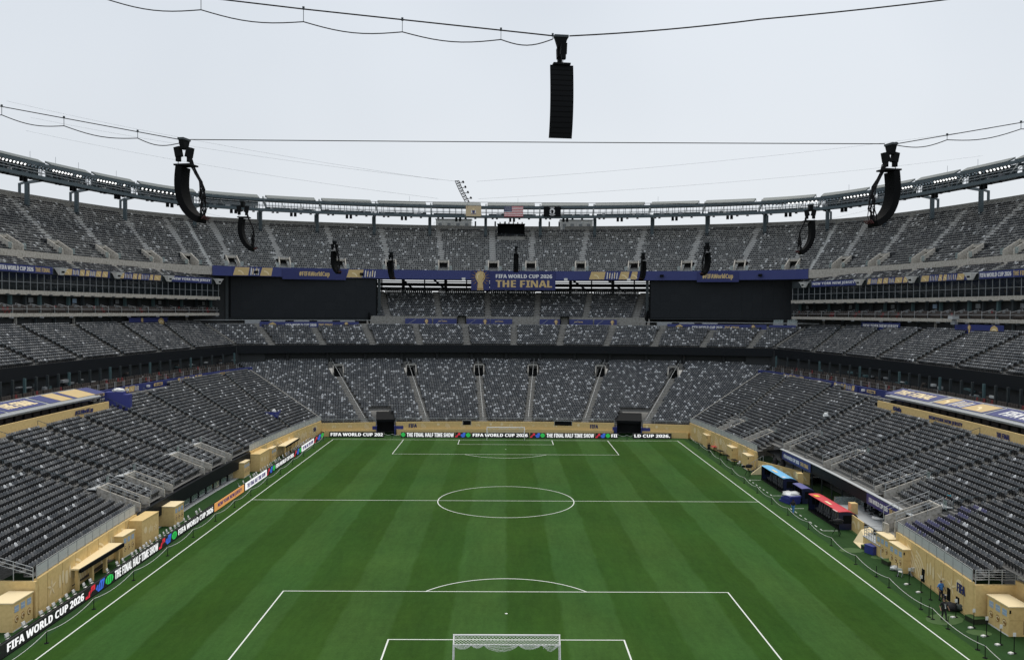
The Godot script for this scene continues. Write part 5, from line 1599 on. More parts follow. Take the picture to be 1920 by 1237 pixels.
	for i in 9: pts.append(Vector3(0.13 * i + 0.012 * i * i * 0.6, -0.33 * i - 0.006 * i * i, 0))
	for i in 8:
		var g := Geo.new()
		for off in [Vector3(-0.28, 0, 0.25), Vector3(0.28, 0, 0.25), Vector3(-0.28, 0, -0.25), Vector3(0.28, 0, -0.25)]: g.bar(pts[i] + off, pts[i + 1] + off, 0.09)
		g.bar(pts[i] + Vector3(-0.28, 0, 0.25), pts[i + 1] + Vector3(0.28, 0, 0.25), 0.08)
		g.bar(pts[i] + Vector3(-0.28, 0, -0.25), pts[i] + Vector3(0.28, 0, 0.25), 0.08)
		part(o, "truss_section", g, "black")
		if i % 2 == 1:
			g = Geo.new()
			g.bar(pts[i], pts[i] + Vector3(0.75, 0.15, 0), 0.07)
			g.box(pts[i] + Vector3(0.75, 0.2, 0), Vector3(0.24, 0.3, 0.3), Basis(Vector3.BACK, 0.5))
			part(o, "truss_lamp", g, "black")
	var g2 := Geo.new(); g2.bar(pts[8], pts[8] + Vector3(0.0, -0.9, 0), 0.03); g2.bar(pts[8] + Vector3(0, -0.05, 0), pts[8] + Vector3(0.95, 0.02, 0), 0.03); part(o, "antenna", g2, "black")
# --- LED boards
func led(label: String, t: Transform3D, w: float, kind: String) -> void:
	var h := 1.0
	var o := thing("led_board", label, "advertising board", Vector3.ZERO, 0.0, "advertising boards round the pitch")
	o.transform = t
	var bg: String = "led_orange" if kind == "orange" else ("led_white" if kind == "blank" else "led_black")
	pbox(o, "screen", Vector3(0, h * 0.5 + 0.06, -0.04), Vector3(w - 0.02, h, 0.08), bg)
	pbox(o, "housing", Vector3(0, h * 0.5 + 0.04, -0.16), Vector3(w - 0.02, h + 0.04, 0.14), "black")
	pbox(o, "plinth", Vector3(0, 0.03, -0.12), Vector3(w - 0.02, 0.06, 0.3), "black")
	var n := maxi(1, int(w / 3.0))
	for k in n:
		var g := Geo.new()
		g.bar(Vector3(-w * 0.5 + (k + 0.5) * w / n, 0.9, -0.2), Vector3(-w * 0.5 + (k + 0.5) * w / n, 0.02, -0.75), 0.05)
		part(o, "brace", g, "dark_steel")
	var c := Transform3D(Basis(), Vector3(0, h * 0.5 + 0.06, 0.004))
	match kind:
		"cup": text(o, "lettering", "FIFA WORLD CUP 2026", h * 0.62, w * 0.95, "led_white", c, 0.008)
		"cup_left": text(o, "lettering", "FIFA WORLD CUP 202", h * 0.62, w * 0.95, "led_white", c, 0.008)
		"cup_right": text(o, "lettering", "LD CUP 2026.", h * 0.62, w * 0.92, "led_white", c, 0.008)
		"fii": text(o, "lettering", "FII", h * 0.62, w * 0.85, "led_white", c, 0.008)
		"show": text(o, "lettering", "THE FINAL HALF TIME SHOW", h * 0.78, w * 0.96, "led_white", c, 0.008, 0.012)
		"orange": text(o, "lettering", "NEW YORK NEW JERSEY", h * 0.6, w * 0.82, "led_violet", c, 0.008)
		"blank": text(o, "lettering", "THE FINAL HALF TIME SHOW", h * 0.6, w * 0.86, "led_violet", c, 0.008)
		"rgb", "green":
			# three abstract running figures, red, blue and green
			var cols := ["led_red", "led_blue", "led_green"] if kind == "rgb" else ["led_green"]
			for i in cols.size():
				var f := w / cols.size()
				var x := -w * 0.5 + (i + 0.5) * f
				var g := Geo.new()
				var tt := Transform3D(Basis(), Vector3(x, h * 0.5 + 0.06, 0.003))
				if i % 3 == 0 and kind == "rgb":
					g.prism(PackedVector2Array([Vector2(-f * 0.5, -0.42), Vector2(-f * 0.1, -0.42), Vector2(f * 0.1, -0.05), Vector2(f * 0.46, 0.0), Vector2(f * 0.46, 0.42), Vector2(f * 0.1, 0.42), Vector2(-f * 0.05, 0.1), Vector2(-f * 0.2, 0.05), Vector2(-f * 0.3, -0.2), Vector2(-f * 0.5, -0.2)]), tt, 0.01)
				elif i == 1:
					g.prism(PackedVector2Array([Vector2(-f * 0.46, -0.1), Vector2(-f * 0.2, -0.45), Vector2(f * 0.3, -0.38), Vector2(f * 0.42, 0.1), Vector2(f * 0.5, 0.44), Vector2(0, 0.44), Vector2(-f * 0.1, 0.15), Vector2(-f * 0.3, 0.2)]), tt, 0.01)
				else:
					g.prism(PackedVector2Array(ell(0, 0.0, f * 0.44, 0.42, 9)), tt, 0.01)
				var figure := part(o, "figure", g, cols[i])
				var fg := Geo.new()
				for m in 3: fg.prism(PackedVector2Array([Vector2(-f * 0.3 + m * f * 0.22, -0.3), Vector2(-f * 0.24 + m * f * 0.22, -0.3), Vector2(-f * 0.16 + m * f * 0.22, 0.25), Vector2(-f * 0.22 + m * f * 0.22, 0.25)]), Transform3D(Basis(), Vector3(x, h * 0.5 + 0.06, 0.014)), 0.004)
				part(figure, "figure_line", fg, "led_black")
func build_leds() -> void:
	var segs := [[60.0, 50.6, "green"], [50.6, 39.0, "cup"], [39.0, 33.8, "rgb"], [33.8, 23.8, "show"], [23.8, 18.9, "rgb"], [18.9, 7.4, "cup"], [7.0, -4.6, "orange"], [-5.3, -15.6, "blank"], [-15.6, -20.3, "rgb"], [-20.3, -31.9, "cup"], [-31.9, -37.2, "rgb"], [-37.2, -46.7, "blank"], [-46.7, -55.4, "rgb"]]
	var what := {"green": "small green print", "cup": "white tournament title", "rgb": "red, blue and green figures", "show": "white half time show title", "orange": "orange ground and violet place name", "blank": "bright white ground"}
	var seen := {}
	for s in segs:
		seen[s[2]] = seen.get(s[2], 0) + 1
		var m: float = (s[0] + s[1]) * 0.5
		led("pitchside board with %s along the left touchline%s" % [what[s[2]], "" if s[2] in ["green", "show", "orange"] else ", %s from the camera" % nth(seen[s[2]] - 1)], Transform3D(Basis(Vector3.UP, PI / 2), Vector3(-36.4, 0.004, m)), absf(s[0] - s[1]), s[2])
	var far := [[-35.3, -24.3, "cup_left"], [-21.0, -20.05, "green"], [-20.0, -10.2, "show"], [-10.1, -7.0, "rgb"], [-6.9, 4.7, "cup"], [4.9, 7.9, "rgb"], [8.0, 17.9, "show"], [18.0, 21.0, "rgb"], [21.1, 22.5, "fii"], [25.5, 33.3, "cup_right"]]
	seen = {}
	for s in far:
		seen[s[2]] = seen.get(s[2], 0) + 1
		var nm: String = {"cup_left": "cut-off white title left of the left tunnel", "green": "green figure beside the left tunnel", "show": "white half time show title, %s from the left" % nth(seen[s[2]] - 1), "rgb": "red, blue and green figures, %s from the left" % nth(seen[s[2]] - 1), "cup": "white tournament title behind the goal", "fii": "three white letters beside the right tunnel", "cup_right": "cut-off white title right of the right tunnel"}[s[2]]
		led("far end board with " + nm, Transform3D(Basis(), Vector3((s[0] + s[1]) * 0.5, 0.004, -55.2)), s[1] - s[0], s[2])

# --- rope barriers
func barrier_post(p: Vector3, label: String, group: String, h := 0.95, plate := false) -> void:
	var o := thing("barrier_post", label, "post", p, 0.0, group)
	var g := Geo.new(); g.lathe([Vector2(0.0, 0.05), Vector2(0.05, 0.05), Vector2(0.17, 0.03), Vector2(0.18, 0.0)], 12); part(o, "base", g.mesh(true), "black")
	g = Geo.new(); g.tube([Vector3(0, 0.02, 0), Vector3(0, h, 0)], 0.032, 8); part(o, "pole", g.mesh(true), "black")
	if plate:
		pbox(o, "sign_plate", Vector3(0, h + 0.1, 0.02), Vector3(0.22, 0.3, 0.02), "white_plastic")
		var c := Geo.new(); c.box(Vector3(-0.32, 0.05, 0.12), Vector3(0.34, 0.1, 0.24), Basis(Vector3.UP, 0.4)); part(o, "sand_bag", c, "white_plastic")
func nth(k: int) -> String:
	return ["first", "second", "third", "fourth", "fifth", "sixth", "seventh", "eighth", "ninth", "tenth", "eleventh", "twelfth", "thirteenth", "fourteenth", "fifteenth", "sixteenth", "seventeenth", "eighteenth", "nineteenth", "twentieth"][mini(k, 19)]
func rope(label: String, pts: Array) -> void:
	var o := thing("barrier_rope", label, "rope", pts[0], 0.0, "ropes along the touchlines")
	for i in pts.size() - 1:
		var g := Geo.new()
		var path := []
		for k in 9:
			var f := k / 8.0
			path.append(pts[i].lerp(pts[i + 1], f) - pts[0] + Vector3(0, 0.9 - 0.34 * 4.0 * f * (1.0 - f), 0))
		g.tube(path, 0.019, 6)
		part(o, "rope_span", g.mesh(true), "white_plastic")
func build_barriers() -> void:
	var l := []
	for z in [55.5, 48.0, 40.8, 33.3, 25.5, 18.5, 11.4, 4.4, -2.4, -10.1, -17.3, -25.3, -33.4, -41.8, -50.6]: l.append(Vector3(-34.8 - (0.02 * maxf(0, -z - 17.0)), 0.004, z))
	for i in l.size(): barrier_post(l[i], "slim black rope post along the left touchline, %s from the camera" % nth(i), "rope posts on the left")
	rope("white rope sagging between black posts along the left touchline", l)
	l = []
	for q in [[35.3, 57.5], [35.3, 50.2], [35.4, 42.5], [35.43, 34.6], [35.35, 27.5], [35.5, 20.8], [35.5, 14.0], [35.4, 7.2], [35.3, 1.2], [35.4, -5.5], [35.5, -12.2], [35.55, -19.0], [35.95, -27.6], [36.3, -36.0], [36.2, -44.0], [36.5, -52.9]]: l.append(Vector3(q[0], 0.004, q[1]))
	for i in l.size(): barrier_post(l[i], "slim black rope post along the right touchline, %s from the camera" % nth(i), "rope posts on the right")
	rope("white rope sagging between black posts along the right touchline", l)
	var x := [[35.7, 31.4], [35.6, 40.15], [35.35, 42.0], [35.55, 44.6], [35.6, 48.7]]
	for i in x.size(): barrier_post(Vector3(x[i][0], 0.004, x[i][1]), "spare black post without rope beside the right rope, %s from the far end" % nth(i), "spare posts on the right", 1.05)
	x = [[37.8, 31.2], [37.78, 33.6], [37.8, 35.8], [37.65, 37.8], [37.6, 42.0], [37.8, 44.3], [37.85, 46.0], [37.95, 47.7], [38.0, 49.3]]
	for i in x.size(): barrier_post(Vector3(x[i][0], 0.004, x[i][1]), "taller black post with white plate, right side, %s from the far end" % nth(i), "plated posts on the right", 1.3, i in [1, 2, 5, 6, 7, 8] or i == 4)
	x = [[37.2, -24.5], [37.4, -28.8], [37.3, -33.2], [37.6, -38.0], [37.5, -42.5], [37.9, -47.0]]
	for i in x.size(): barrier_post(Vector3(x[i][0], 0.004, x[i][1]), "tall black post in the far right corner run, %s from the camera" % nth(i), "posts in the far right run", 1.25)
	# the end ropes before the tunnels
	rope("white rope before the left tunnel", [Vector3(-24.3, 0.004, -54.6), Vector3(-22.6, 0.004, -54.2), Vector3(-20.9, 0.004, -54.6)])
	rope("white rope before the right tunnel", [Vector3(22.5, 0.004, -54.6), Vector3(24.2, 0.004, -54.2), Vector3(25.6, 0.004, -54.6)])
	barrier_post(Vector3(-22.6, 0.004, -54.2), "black rope post before the left tunnel at the far end", "rope posts at the far end")
	barrier_post(Vector3(24.2, 0.004, -54.2), "black rope post before the right tunnel at the far end", "rope posts at the far end")

# --- white folding chairs
func chair_meshes() -> Array:
	var back := Geo.new()
	back.hexa([Vector3(-0.22, 0.58, -0.155), Vector3(0.22, 0.58, -0.155), Vector3(0.22, 0.58, -0.12), Vector3(-0.22, 0.58, -0.12), Vector3(-0.22, 0.83, -0.225), Vector3(0.22, 0.83, -0.225), Vector3(0.22, 0.83, -0.19), Vector3(-0.22, 0.83, -0.19)])
	var seat := Geo.new(); seat.box(Vector3(0, 0.45, 0.06), Vector3(0.38, 0.035, 0.38))
	var legs := []
	for s in [-1.0, 1.0]:
		var g := Geo.new()
		g.bar(Vector3(s * 0.21, 0.0, 0.28), Vector3(s * 0.21, 0.84, -0.22), 0.028)
		legs.append(g)
		var h := Geo.new()
		h.bar(Vector3(s * 0.185, 0.0, -0.25), Vector3(s * 0.185, 0.45, 0.18), 0.028)
		legs.append(h)
	var top := Geo.new(); top.bar(Vector3(-0.21, 0.83, -0.215), Vector3(0.21, 0.83, -0.215), 0.03)
	return [back.mesh(), seat.mesh(), legs.map(func(g): return g.mesh()), top.mesh()]
var CM := []
func folding_chair(p: Vector3, turn: float, label: String, group := "") -> Node3D:
	if CM.is_empty(): CM = chair_meshes()
	var o := thing("folding_chair", label, "chair", p, turn, group)
	part(o, "backrest", CM[0], "white_plastic")
	part(o, "seat", CM[1], "white_plastic")
	for m in CM[2]: part(o, "leg", m, "grey_metal")
	part(o, "top_bar", CM[3], "white_plastic")
	return o
func build_chairs() -> void:
	var rg := RandomNumberGenerator.new(); rg.seed = 4
	var z := 51.5
	var behind := [[39.0, "first white title board"], [33.8, "first board of coloured figures"], [23.8, "half time show board"], [18.9, "second board of coloured figures"], [7.4, "second white title board"], [-4.6, "orange board"], [-15.6, "first bright white board"], [-20.3, "third board of coloured figures"], [-31.9, "third white title board"], [-37.2, "fourth board of coloured figures"], [-46.7, "second bright white board"], [-90.0, "last board of coloured figures"]]
	var count := {}
	while z > -54.0:
		if not (z < 8.5 and z > -6.0) and rg.randf() < (0.86 if z < 40 or z > 44 else 0.6):
			var seg := ""
			for b in behind:
				if z > b[0]:
					seg = b[1]
					break
			count[seg] = count.get(seg, 0) + 1
			folding_chair(Vector3(-37.55 + rg.randf_range(-0.08, 0.08), 0.004, z), PI / 2 + rg.randf_range(-0.15, 0.15), "white folding chair behind the left %s, %s from the camera" % [seg, nth(count[seg] - 1)], "folding chairs behind the left boards")
		z -= rg.randf_range(0.85, 1.25)
	folding_chair(Vector3(38.05, 0.004, 31.3), 2.4, "white folding chair standing open on the turf left of the right huts")
	for q in [[38.6, -26.0, "farthest"], [38.9, -24.6, "middle"], [39.1, -22.9, "nearest"]]: folding_chair(Vector3(q[0], 0.004, q[1]), -1.2, "white folding chair beside the far right gold cabinet, %s of three" % q[2], "chairs at the far right cabinet")
	folding_chair(Vector3(-37.6, 0.004, -6.4), 2.0, "white folding chair behind the end of the orange board")

# --- gold cabinets
func gold_cabinet(p: Vector3, turn: float, label: String, w := 2.75, d := 1.9, h := 2.25, lights := true) -> Node3D:
	# local +z faces the pitch; w along x
	var o := thing("gold_cabinet", label, "cabinet", p, turn, "gold cabinets beside the pitch")
	pbox(o, "body", Vector3(0, h * 0.5, -d * 0.5), Vector3(w, h, d), "gold")
	pbox(o, "lid", Vector3(0, h + 0.04, -d * 0.5), Vector3(w + 0.12, 0.08, d + 0.12), "pale_gold")
	pbox(o, "skirt", Vector3(0, 0.05, 0.008), Vector3(w, 0.1, 0.014), "white_plastic")
	if lights:
		for k in 3:
			var x := (k - 1) * w * 0.31
			var win := pbox(o, "window", Vector3(x, h * 0.76, 0.008), Vector3(w * 0.2, h * 0.22, 0.016), "window_blue")
			pbox(win, "slat", Vector3(x, h * 0.76, 0.02), Vector3(w * 0.2, 0.02, 0.012), "white_plastic")
			flat(o, "emblem_print", ell(x, h * 0.40, w * 0.09, h * 0.13, 14), 0.004, "deep_gold")
			flat(o, "emblem_print", arc_band(x, h * 0.40, w * 0.05, w * 0.075, 0.4, 5.0, 10), 0.018, "pale_gold")
	pbox(o, "door_seam", Vector3(w * 0.5 + 0.004, h * 0.55, -d * 0.5), Vector3(0.012, 0.02, d * 0.9), "deep_gold")
	pbox(o, "grille", Vector3(w * 0.5 + 0.006, h * 0.3, -d * 0.8), Vector3(0.016, h * 0.45, d * 0.2), "black")
	pbox(o, "latch", Vector3(w * 0.5 + 0.02, h * 0.85, -0.1), Vector3(0.05, 0.25, 0.12), "black")
	return o
func build_cabinets() -> void:
	var L := PI / 2
	# on the left each faces +x; its local x runs towards -z
	for q in [[-38.55, 44.6, "nearest, at the lower left corner"], [-38.85, 25.3, "beside the covered bench"], [-38.7, 12.5, "under the black fascia"], [-39.4, -15.5, "at the far end of the black fascia"], [-38.9, -28.5, "second from the far left corner"], [-38.7, -49.0, "at the far left corner"]]:
		var o := gold_cabinet(Vector3(q[0], 0.004, q[1]), L, "gold cabinet with blue windows on the left, " + q[2])
		o.scale = Vector3(1, 1, 1)
	for q in [[39.0, 25.4, "first of the pair by the ramp"], [38.7, 29.0, "second of the pair by the ramp"], [39.5, 44.7, "nearest, at the lower right corner"], [38.5, -31.5, "left of the far stairs"], [38.9, -23.6, "beside the far stairs"], [37.6, -45.5, "nearest the far right corner"]]:
		gold_cabinet(Vector3(q[0], 0.004, q[1]), -L, "gold cabinet on the right side, " + q[2], 2.9, 1.7, 2.3, q[1] > 0)
	# larger gold boxes at the ends of the left fascia
	for q in [[-38.7, 20.9, 4.2, 3.4, 2.9, "beside the near end of the black fascia"], [-38.5, -21.8, 5.2, 3.0, 2.7, "beside the far end of the black fascia"]]:
		var o := thing("gold_kiosk", "tall gold box printed with pale motifs, " + q[5], "kiosk", Vector3(q[0] - 1.5, 0.004, q[1]), L, "large gold boxes on the left")
		pbox(o, "body", Vector3(0, q[4] * 0.5, 0), Vector3(q[2], q[4], q[3]), "gold")
		pbox(o, "roof", Vector3(0, q[4] + 0.03, 0), Vector3(q[2] + 0.06, 0.06, q[3] + 0.06), "gold")
		var rg := RandomNumberGenerator.new(); rg.seed = 3
		for k in 3: motif(o, Transform3D(Basis(), Vector3(-q[2] * 0.3 + k * q[2] * 0.3, 1.5, q[3] * 0.5 + 0.004)), rg, 0.7)
	# covered bench against the left wall
	var o := thing("covered_bench", "long gold shelter with a black padded edge against the left wall", "shelter", Vector3(-38.9, 0.004, 32.2), L)
	pbox(o, "roof", Vector3(0, 1.95, -0.1), Vector3(8.4, 0.14, 1.5), "pale_gold")
	pbox(o, "edge_pad", Vector3(0, 1.84, 0.72), Vector3(8.4, 0.34, 0.22), "black")
	for k in 4: pbox(o, "post", Vector3(-3.9 + k * 2.6, 0.95, 0.3), Vector3(0.3, 1.9, 0.3), "gold")
	for k in 3: pbox(o, "side_panel", Vector3(-2.6 + k * 2.6, 0.95, -0.75), Vector3(2.4, 1.9, 0.06), "gold")
	pbox(o, "bench", Vector3(0, 0.4, -0.4), Vector3(7.8, 0.1, 0.5), "club_seat")
	o = thing("covered_bench", "gold lean-to shelter against the far left wall", "shelter", Vector3(-38.3, 0.004, -36.0), L)
	pbox(o, "roof", Vector3(0, 2.0, -0.1), Vector3(9.0, 0.12, 1.4), "pale_gold")
	pbox(o, "edge_pad", Vector3(0, 1.92, 0.66), Vector3(9.0, 0.24, 0.16), "black")
	for k in 5: pbox(o, "post", Vector3(-4.2 + k * 2.1, 1.0, 0.4), Vector3(0.16, 2.0, 0.16), "gold")
	# blue box, artificial-grass blocks, white chair stack and bag at the right
	o = thing("blue_crate", "blue covered crate in front of the gold ramp at the right", "crate", Vector3(38.9, 0.004, 23.6), 0.35)
	pbox(o, "body", Vector3(0, 0.42, 0), Vector3(1.35, 0.84, 1.2), "blue_vinyl")
	pbox(o, "lid", Vector3(0, 0.87, 0), Vector3(1.42, 0.06, 1.27), "blue_vinyl")
	flat(o, "mark", [Vector2(-0.2, 0.2), Vector2(-0.05, 0.2), Vector2(-0.05, 0.65), Vector2(-0.2, 0.65)], 0.604, "white")
	for q in [[38.9, 27.4, "left of the huts"], [38.75, 43.0, "beside the nearest right cabinet"], [39.0, 22.3, "behind the blue crate"]]:
		o = thing("turf_block", "low block covered in artificial grass at the right, " + q[2], "block", Vector3(q[0], 0.004, q[1]), 0.15, "artificial grass blocks")
		pbox(o, "core", Vector3(0, 0.2, 0), Vector3(1.25, 0.4, 1.1), "turf_side")
		pbox(o, "grass_top", Vector3(0, 0.415, 0), Vector3(1.3, 0.03, 1.15), "artificial_grass")
	for q in [[37.0, 22.6, 2.0], [36.4, 42.5, 2.6], [37.6, 45.4, 1.4], [39.0, 25.0, 1.6], [40.2, 35.4, 1.8]]:
		o = thing("turf_mat", "bright green turf mat on the right surround, %s" % ("nearest the man in black" if q[1] == 42.5 else ("near the plated posts" if q[1] == 45.4 else ("near the blue crate" if q[1] == 25.0 else ("near the ramp" if q[1] == 22.6 else "by the right wall")))), "mat", Vector3(q[0], 0.006, q[1]), rng.randf_range(-0.5, 0.5), "turf mats on the right surround")
		var g := Geo.new(); g.prism(PackedVector2Array(ell(0, 0, q[2] * 0.7, q[2] * 0.45, 11)), Transform3D(Basis(Vector3.RIGHT, -PI / 2), Vector3.ZERO), 0.012)
		part(o, "mat", g, "artificial_grass")
	for k in 3:
		o = folding_chair(Vector3(39.3 + k * 0.02, 0.02, 31.0 + k * 0.07), PI + 0.1, "folded white chair leaning on the near cabinet of the pair, %s of three" % ["front", "middle", "back"][2 - k], "white chairs leaning on the cabinet")
	o = thing("white_bag", "crumpled white bag on the turf left of the right huts", "bag", Vector3(38.6, 0.004, 29.3), 0.3)
	lump(o, "sack", Vector3(0, 0.2, 0), Vector3(0.62, 0.24, 0.4), "tarp", 5)
	o = thing("equipment_pile", "heap of dark green covered equipment by the right wall", "equipment", Vector3(39.3, 0.004, 40.6), 0.2)
	lump(o, "cover", Vector3(0, 0.35, 0), Vector3(0.95, 0.42, 0.7), "dark_tarp", 11)
	lump(o, "bundle", Vector3(-1.0, 0.25, -0.5), Vector3(0.6, 0.35, 0.5), "black_cloth", 12)
	o = thing("camera_bag", "blue and dark camera bag on the turf beside the man in blue", "bag", Vector3(39.3, 0.004, 37.9), -0.2)
	lump(o, "bag_body", Vector3(0, 0.3, 0), Vector3(0.55, 0.32, 0.4), "navy_cloth", 13)
	pbox(o, "paper", Vector3(-0.35, 0.55, 0.35), Vector3(0.35, 0.02, 0.28), "white_plastic")
func lump(parent: Node, n: String, c: Vector3, r: Vector3, mat: String, seed_n: int) -> void:   # a soft heap: a bumpy squashed ball that rests on the ground
	var nz := FastNoiseLite.new(); nz.seed = seed_n; nz.frequency = 0.9
	var g := Geo.new()
	var grid := []
	for j in 9:
		var row := []
		for i in 16:
			var a := TAU * i / 16.0
			var b := lerpf(-0.5, 1.0, j / 8.0) * PI / 2
			var d := Vector3(cos(b) * cos(a), sin(b), cos(b) * sin(a))
			var k := 1.0 + 0.45 * nz.get_noise_3dv(d * 2.0) + 0.25 * nz.get_noise_3dv(d * 5.0)
			var p := c + d * r * k
			p.y = maxf(p.y, 0.0)
			row.append(p)
		grid.append(row)
	for j in 8:
		for i in 16: g.quad(grid[j][i], grid[j][(i + 1) % 16], grid[j + 1][(i + 1) % 16], grid[j + 1][i])
	part(parent, n, g.mesh(true), mat)

# --- dugouts
func dugout(p: Vector3, L: float, roof: String, label: String, seats_n: int, h := 2.1, d := 2.3) -> void:
	# runs along z from p, open side to -x; local: x away from the pitch
	var o := thing("dugout", label, "dugout", p, 0.0, "team dugouts at the right touchline")
	var prof := []
	for k in 11:
		var a := lerpf(PI * 0.62, 0.0, k / 10.0)
		prof.append(Vector2(d * 0.45 + d * 0.55 * cos(a) if a < PI / 2 else d * 0.45 + d * 0.8 * cos(a) * 1.4, h - h * 0.42 * (1.0 - sin(a))))
	prof.append(Vector2(d, 0.0))
	var g := Geo.new()
	var g2 := Geo.new()
	for i in prof.size() - 1:
		var a := Vector3(prof[i].x, prof[i].y, 0)
		var b := Vector3(prof[i + 1].x, prof[i + 1].y, 0)
		var e := Vector3(0, 0, L)
		var nn := Vector3(-(b - a).y, (b - a).x, 0).normalized() * 0.06
		var tgt := g if i < 6 else g2
		tgt.hexa([a, b, b + e, a + e, a + nn, b + nn, b + nn + e, a + nn + e])
	part(o, "roof", g, roof)
	part(o, "rear_shell", g2, "guard_glass" if roof == "x" else "navy_shell")
	for z in [0.0, L]:
		var poly := PackedVector2Array()
		poly.append(Vector2(0.15, 0.0))
		for q in prof: poly.append(q * Vector2(0.995, 0.99))
		var s := Geo.new()
		s.prism(poly, Transform3D(Basis(), Vector3(0, 0, z - 0.03)), 0.06)
		part(o, "end_panel", s, "navy_shell")
		var s2 := Geo.new()
		s2.box(Vector3(d * 0.55, h * 0.58, z + 0.045), Vector3(d * 0.6, h * 0.45, 0.02))
		part(o, "end_window", s2, "black")
	for k in 5: pbox(o, "front_post", Vector3(0.12, h * 0.48, lerpf(0.05, L - 0.05, k / 4.0)), Vector3(0.08, h * 0.95, 0.08), "black")
	pbox(o, "floor", Vector3(d * 0.5, 0.03, L * 0.5), Vector3(d, 0.06, L), "black")
	for k in seats_n:
		var z := lerpf(0.5, L - 0.5, (k + 0.5) / seats_n)
		var s := Geo.new()
		s.box(Vector3(0.95, 0.42, z), Vector3(0.5, 0.14, 0.46))
		s.hexa([Vector3(1.15, 0.45, z - 0.23), Vector3(1.27, 0.45, z - 0.23), Vector3(1.27, 0.45, z + 0.23), Vector3(1.15, 0.45, z + 0.23), Vector3(1.32, 1.25, z - 0.18), Vector3(1.44, 1.25, z - 0.18), Vector3(1.44, 1.25, z + 0.18), Vector3(1.32, 1.25, z + 0.18)])
		s.box(Vector3(0.98, 0.2, z), Vector3(0.12, 0.36, 0.2))
		part(o, "bucket_seat", s, "dugout_seat")
	if roof == "sky_blue":
		pbox(o, "roof_print", Vector3(0.55, h + 0.075, L * 0.48), Vector3(0.35, 0.01, 2.2), "pale_gold")
		pbox(o, "roof_print", Vector3(0.4, h + 0.075, L - 0.7), Vector3(0.5, 0.01, 0.7), "white")
	elif roof == "red":
		pbox(o, "roof_print", Vector3(0.55, h + 0.075, L * 0.16), Vector3(0.6, 0.01, 1.1), "yellow")
		pbox(o, "roof_print", Vector3(0.55, h + 0.075, L * 0.55), Vector3(0.3, 0.01, 1.8), "pale_gold")
		pbox(o, "roof_print", Vector3(0.05, h * 0.985, L - 0.9), Vector3(0.3, 0.03, 1.3), "pale_pink")
func build_right_side() -> void:
	mk("navy_shell", 0.012, 0.016, 0.05, 0.35)
	mk("dugout_seat", 0.10, 0.105, 0.115, 0.5)
	mk("pale_pink", 0.75, 0.45, 0.45, 0.5)
	dugout(Vector3(38.9, 0.004, -15.2), 9.9, "sky_blue", "team dugout with a light blue roof, the farther of the two long ones", 12)
	dugout(Vector3(38.9, 0.004, 4.4), 9.8, "red", "team dugout with a red roof, the nearer of the two long ones", 12)
	dugout(Vector3(39.3, 0.004, -2.6), 3.6, "navy_roof", "short dark dugout with a violet roof between the two long ones", 4, 2.0, 1.9)
	# blue mat pile with a plastic sheet
	var o := thing("mat_pile", "blue crash mats partly covered by a clear sheet between the dugouts", "mats", Vector3(38.0, 0.004, 0.2), 0.25)
	for k in 4: pbox(o, "mat", Vector3(0.1 * (k % 2), 0.14 + k * 0.26, 0.15 * k), Vector3(1.7, 0.24, 2.3 - 0.2 * k), "blue_vinyl")
	lump(o, "plastic_sheet", Vector3(0.5, 0.95, -0.3), Vector3(1.3, 0.42, 1.2), "tarp", 31)
	# tables behind the dugouts
	for q in [[41.6, -4.0, "light blue"], [41.7, 3.0, "red"]]:
		o = thing("gold_table", "small gold table behind the %s dugout" % q[2], "table", Vector3(q[0], 0.004, q[1]), 0.1, "gold tables behind the dugouts")
		pbox(o, "top", Vector3(0, 0.82, 0), Vector3(1.0, 0.07, 1.6), "pale_gold")
		pbox(o, "skirt", Vector3(0, 0.4, 0), Vector3(0.9, 0.78, 1.5), "gold")
		for k in 3: pbox(o, "cooler", Vector3(-0.2 + k * 0.2, 0.97, -0.5 + k * 0.45), Vector3(0.3, 0.24, 0.3), "white_plastic" if k != 1 else "black")
	# media platforms
	o = thing("media_platform", "platform with a slanting gold front behind the light blue dugout", "platform", Vector3(40.2, 0.004, -21.3))
	var g := Geo.new()
	var e := Vector3(4.6, 0, 10.5)
	g.bar(Vector3(0, 0.9, 0), e + Vector3(0, 0.9, 0), 0.12, 1.8)
	part(o, "front_panel", g, "gold")
	g = Geo.new()
	for k in 7: g.prism(PackedVector2Array(ell(1.0 + k * 1.5, 0.2, 0.4, 0.5, 12)) if k % 2 else PackedVector2Array(arc_band(1.0 + k * 1.5, -0.6, 0.7, 0.95, 0.3, 2.6)), face(Vector3(0, 0.9, 0) , Vector3(-10.5, 0, 4.6)) * Transform3D(Basis(), Vector3(0, 0, 0.07)), 0.006)
	part(o, "panel_motif", g, "pale_gold")
	g = Geo.new()
	g.prism(PackedVector2Array([Vector2(0, 0), Vector2(4.6, 10.5), Vector2(6.2, 10.5), Vector2(4.2, 0)]), Transform3D(Basis(Vector3.RIGHT, Vector3.BACK, Vector3.DOWN), Vector3(0, 1.3, 0)), 0.15)
	part(o, "deck", g, "platform")
	pbox(o, "back_wall", Vector3(5.2, 1.8, 4.0), Vector3(0.2, 2.2, 11.0), "grey_metal")
	for k in 2: lump(o, "covered_camera", Vector3(2.4 + k * 0.7, 1.75, 1.4 + k * 1.6), Vector3(0.4, 0.75, 0.45), "black_cloth", 50 + k)
	o = thing("media_platform", "raised white platform with gold front and glass sides behind the red dugout", "platform", Vector3(41.0, 0.004, 7.5))
	pbox(o, "deck", Vector3(1.9, 1.35, 6.2), Vector3(3.7, 0.14, 12.4), "platform")
	g = Geo.new(); g.bar(Vector3(0, 0.9, 0), Vector3(-0.7, 0.9, 10.4), 0.12, 1.8); part(o, "front_panel", g, "gold")
	g = Geo.new()
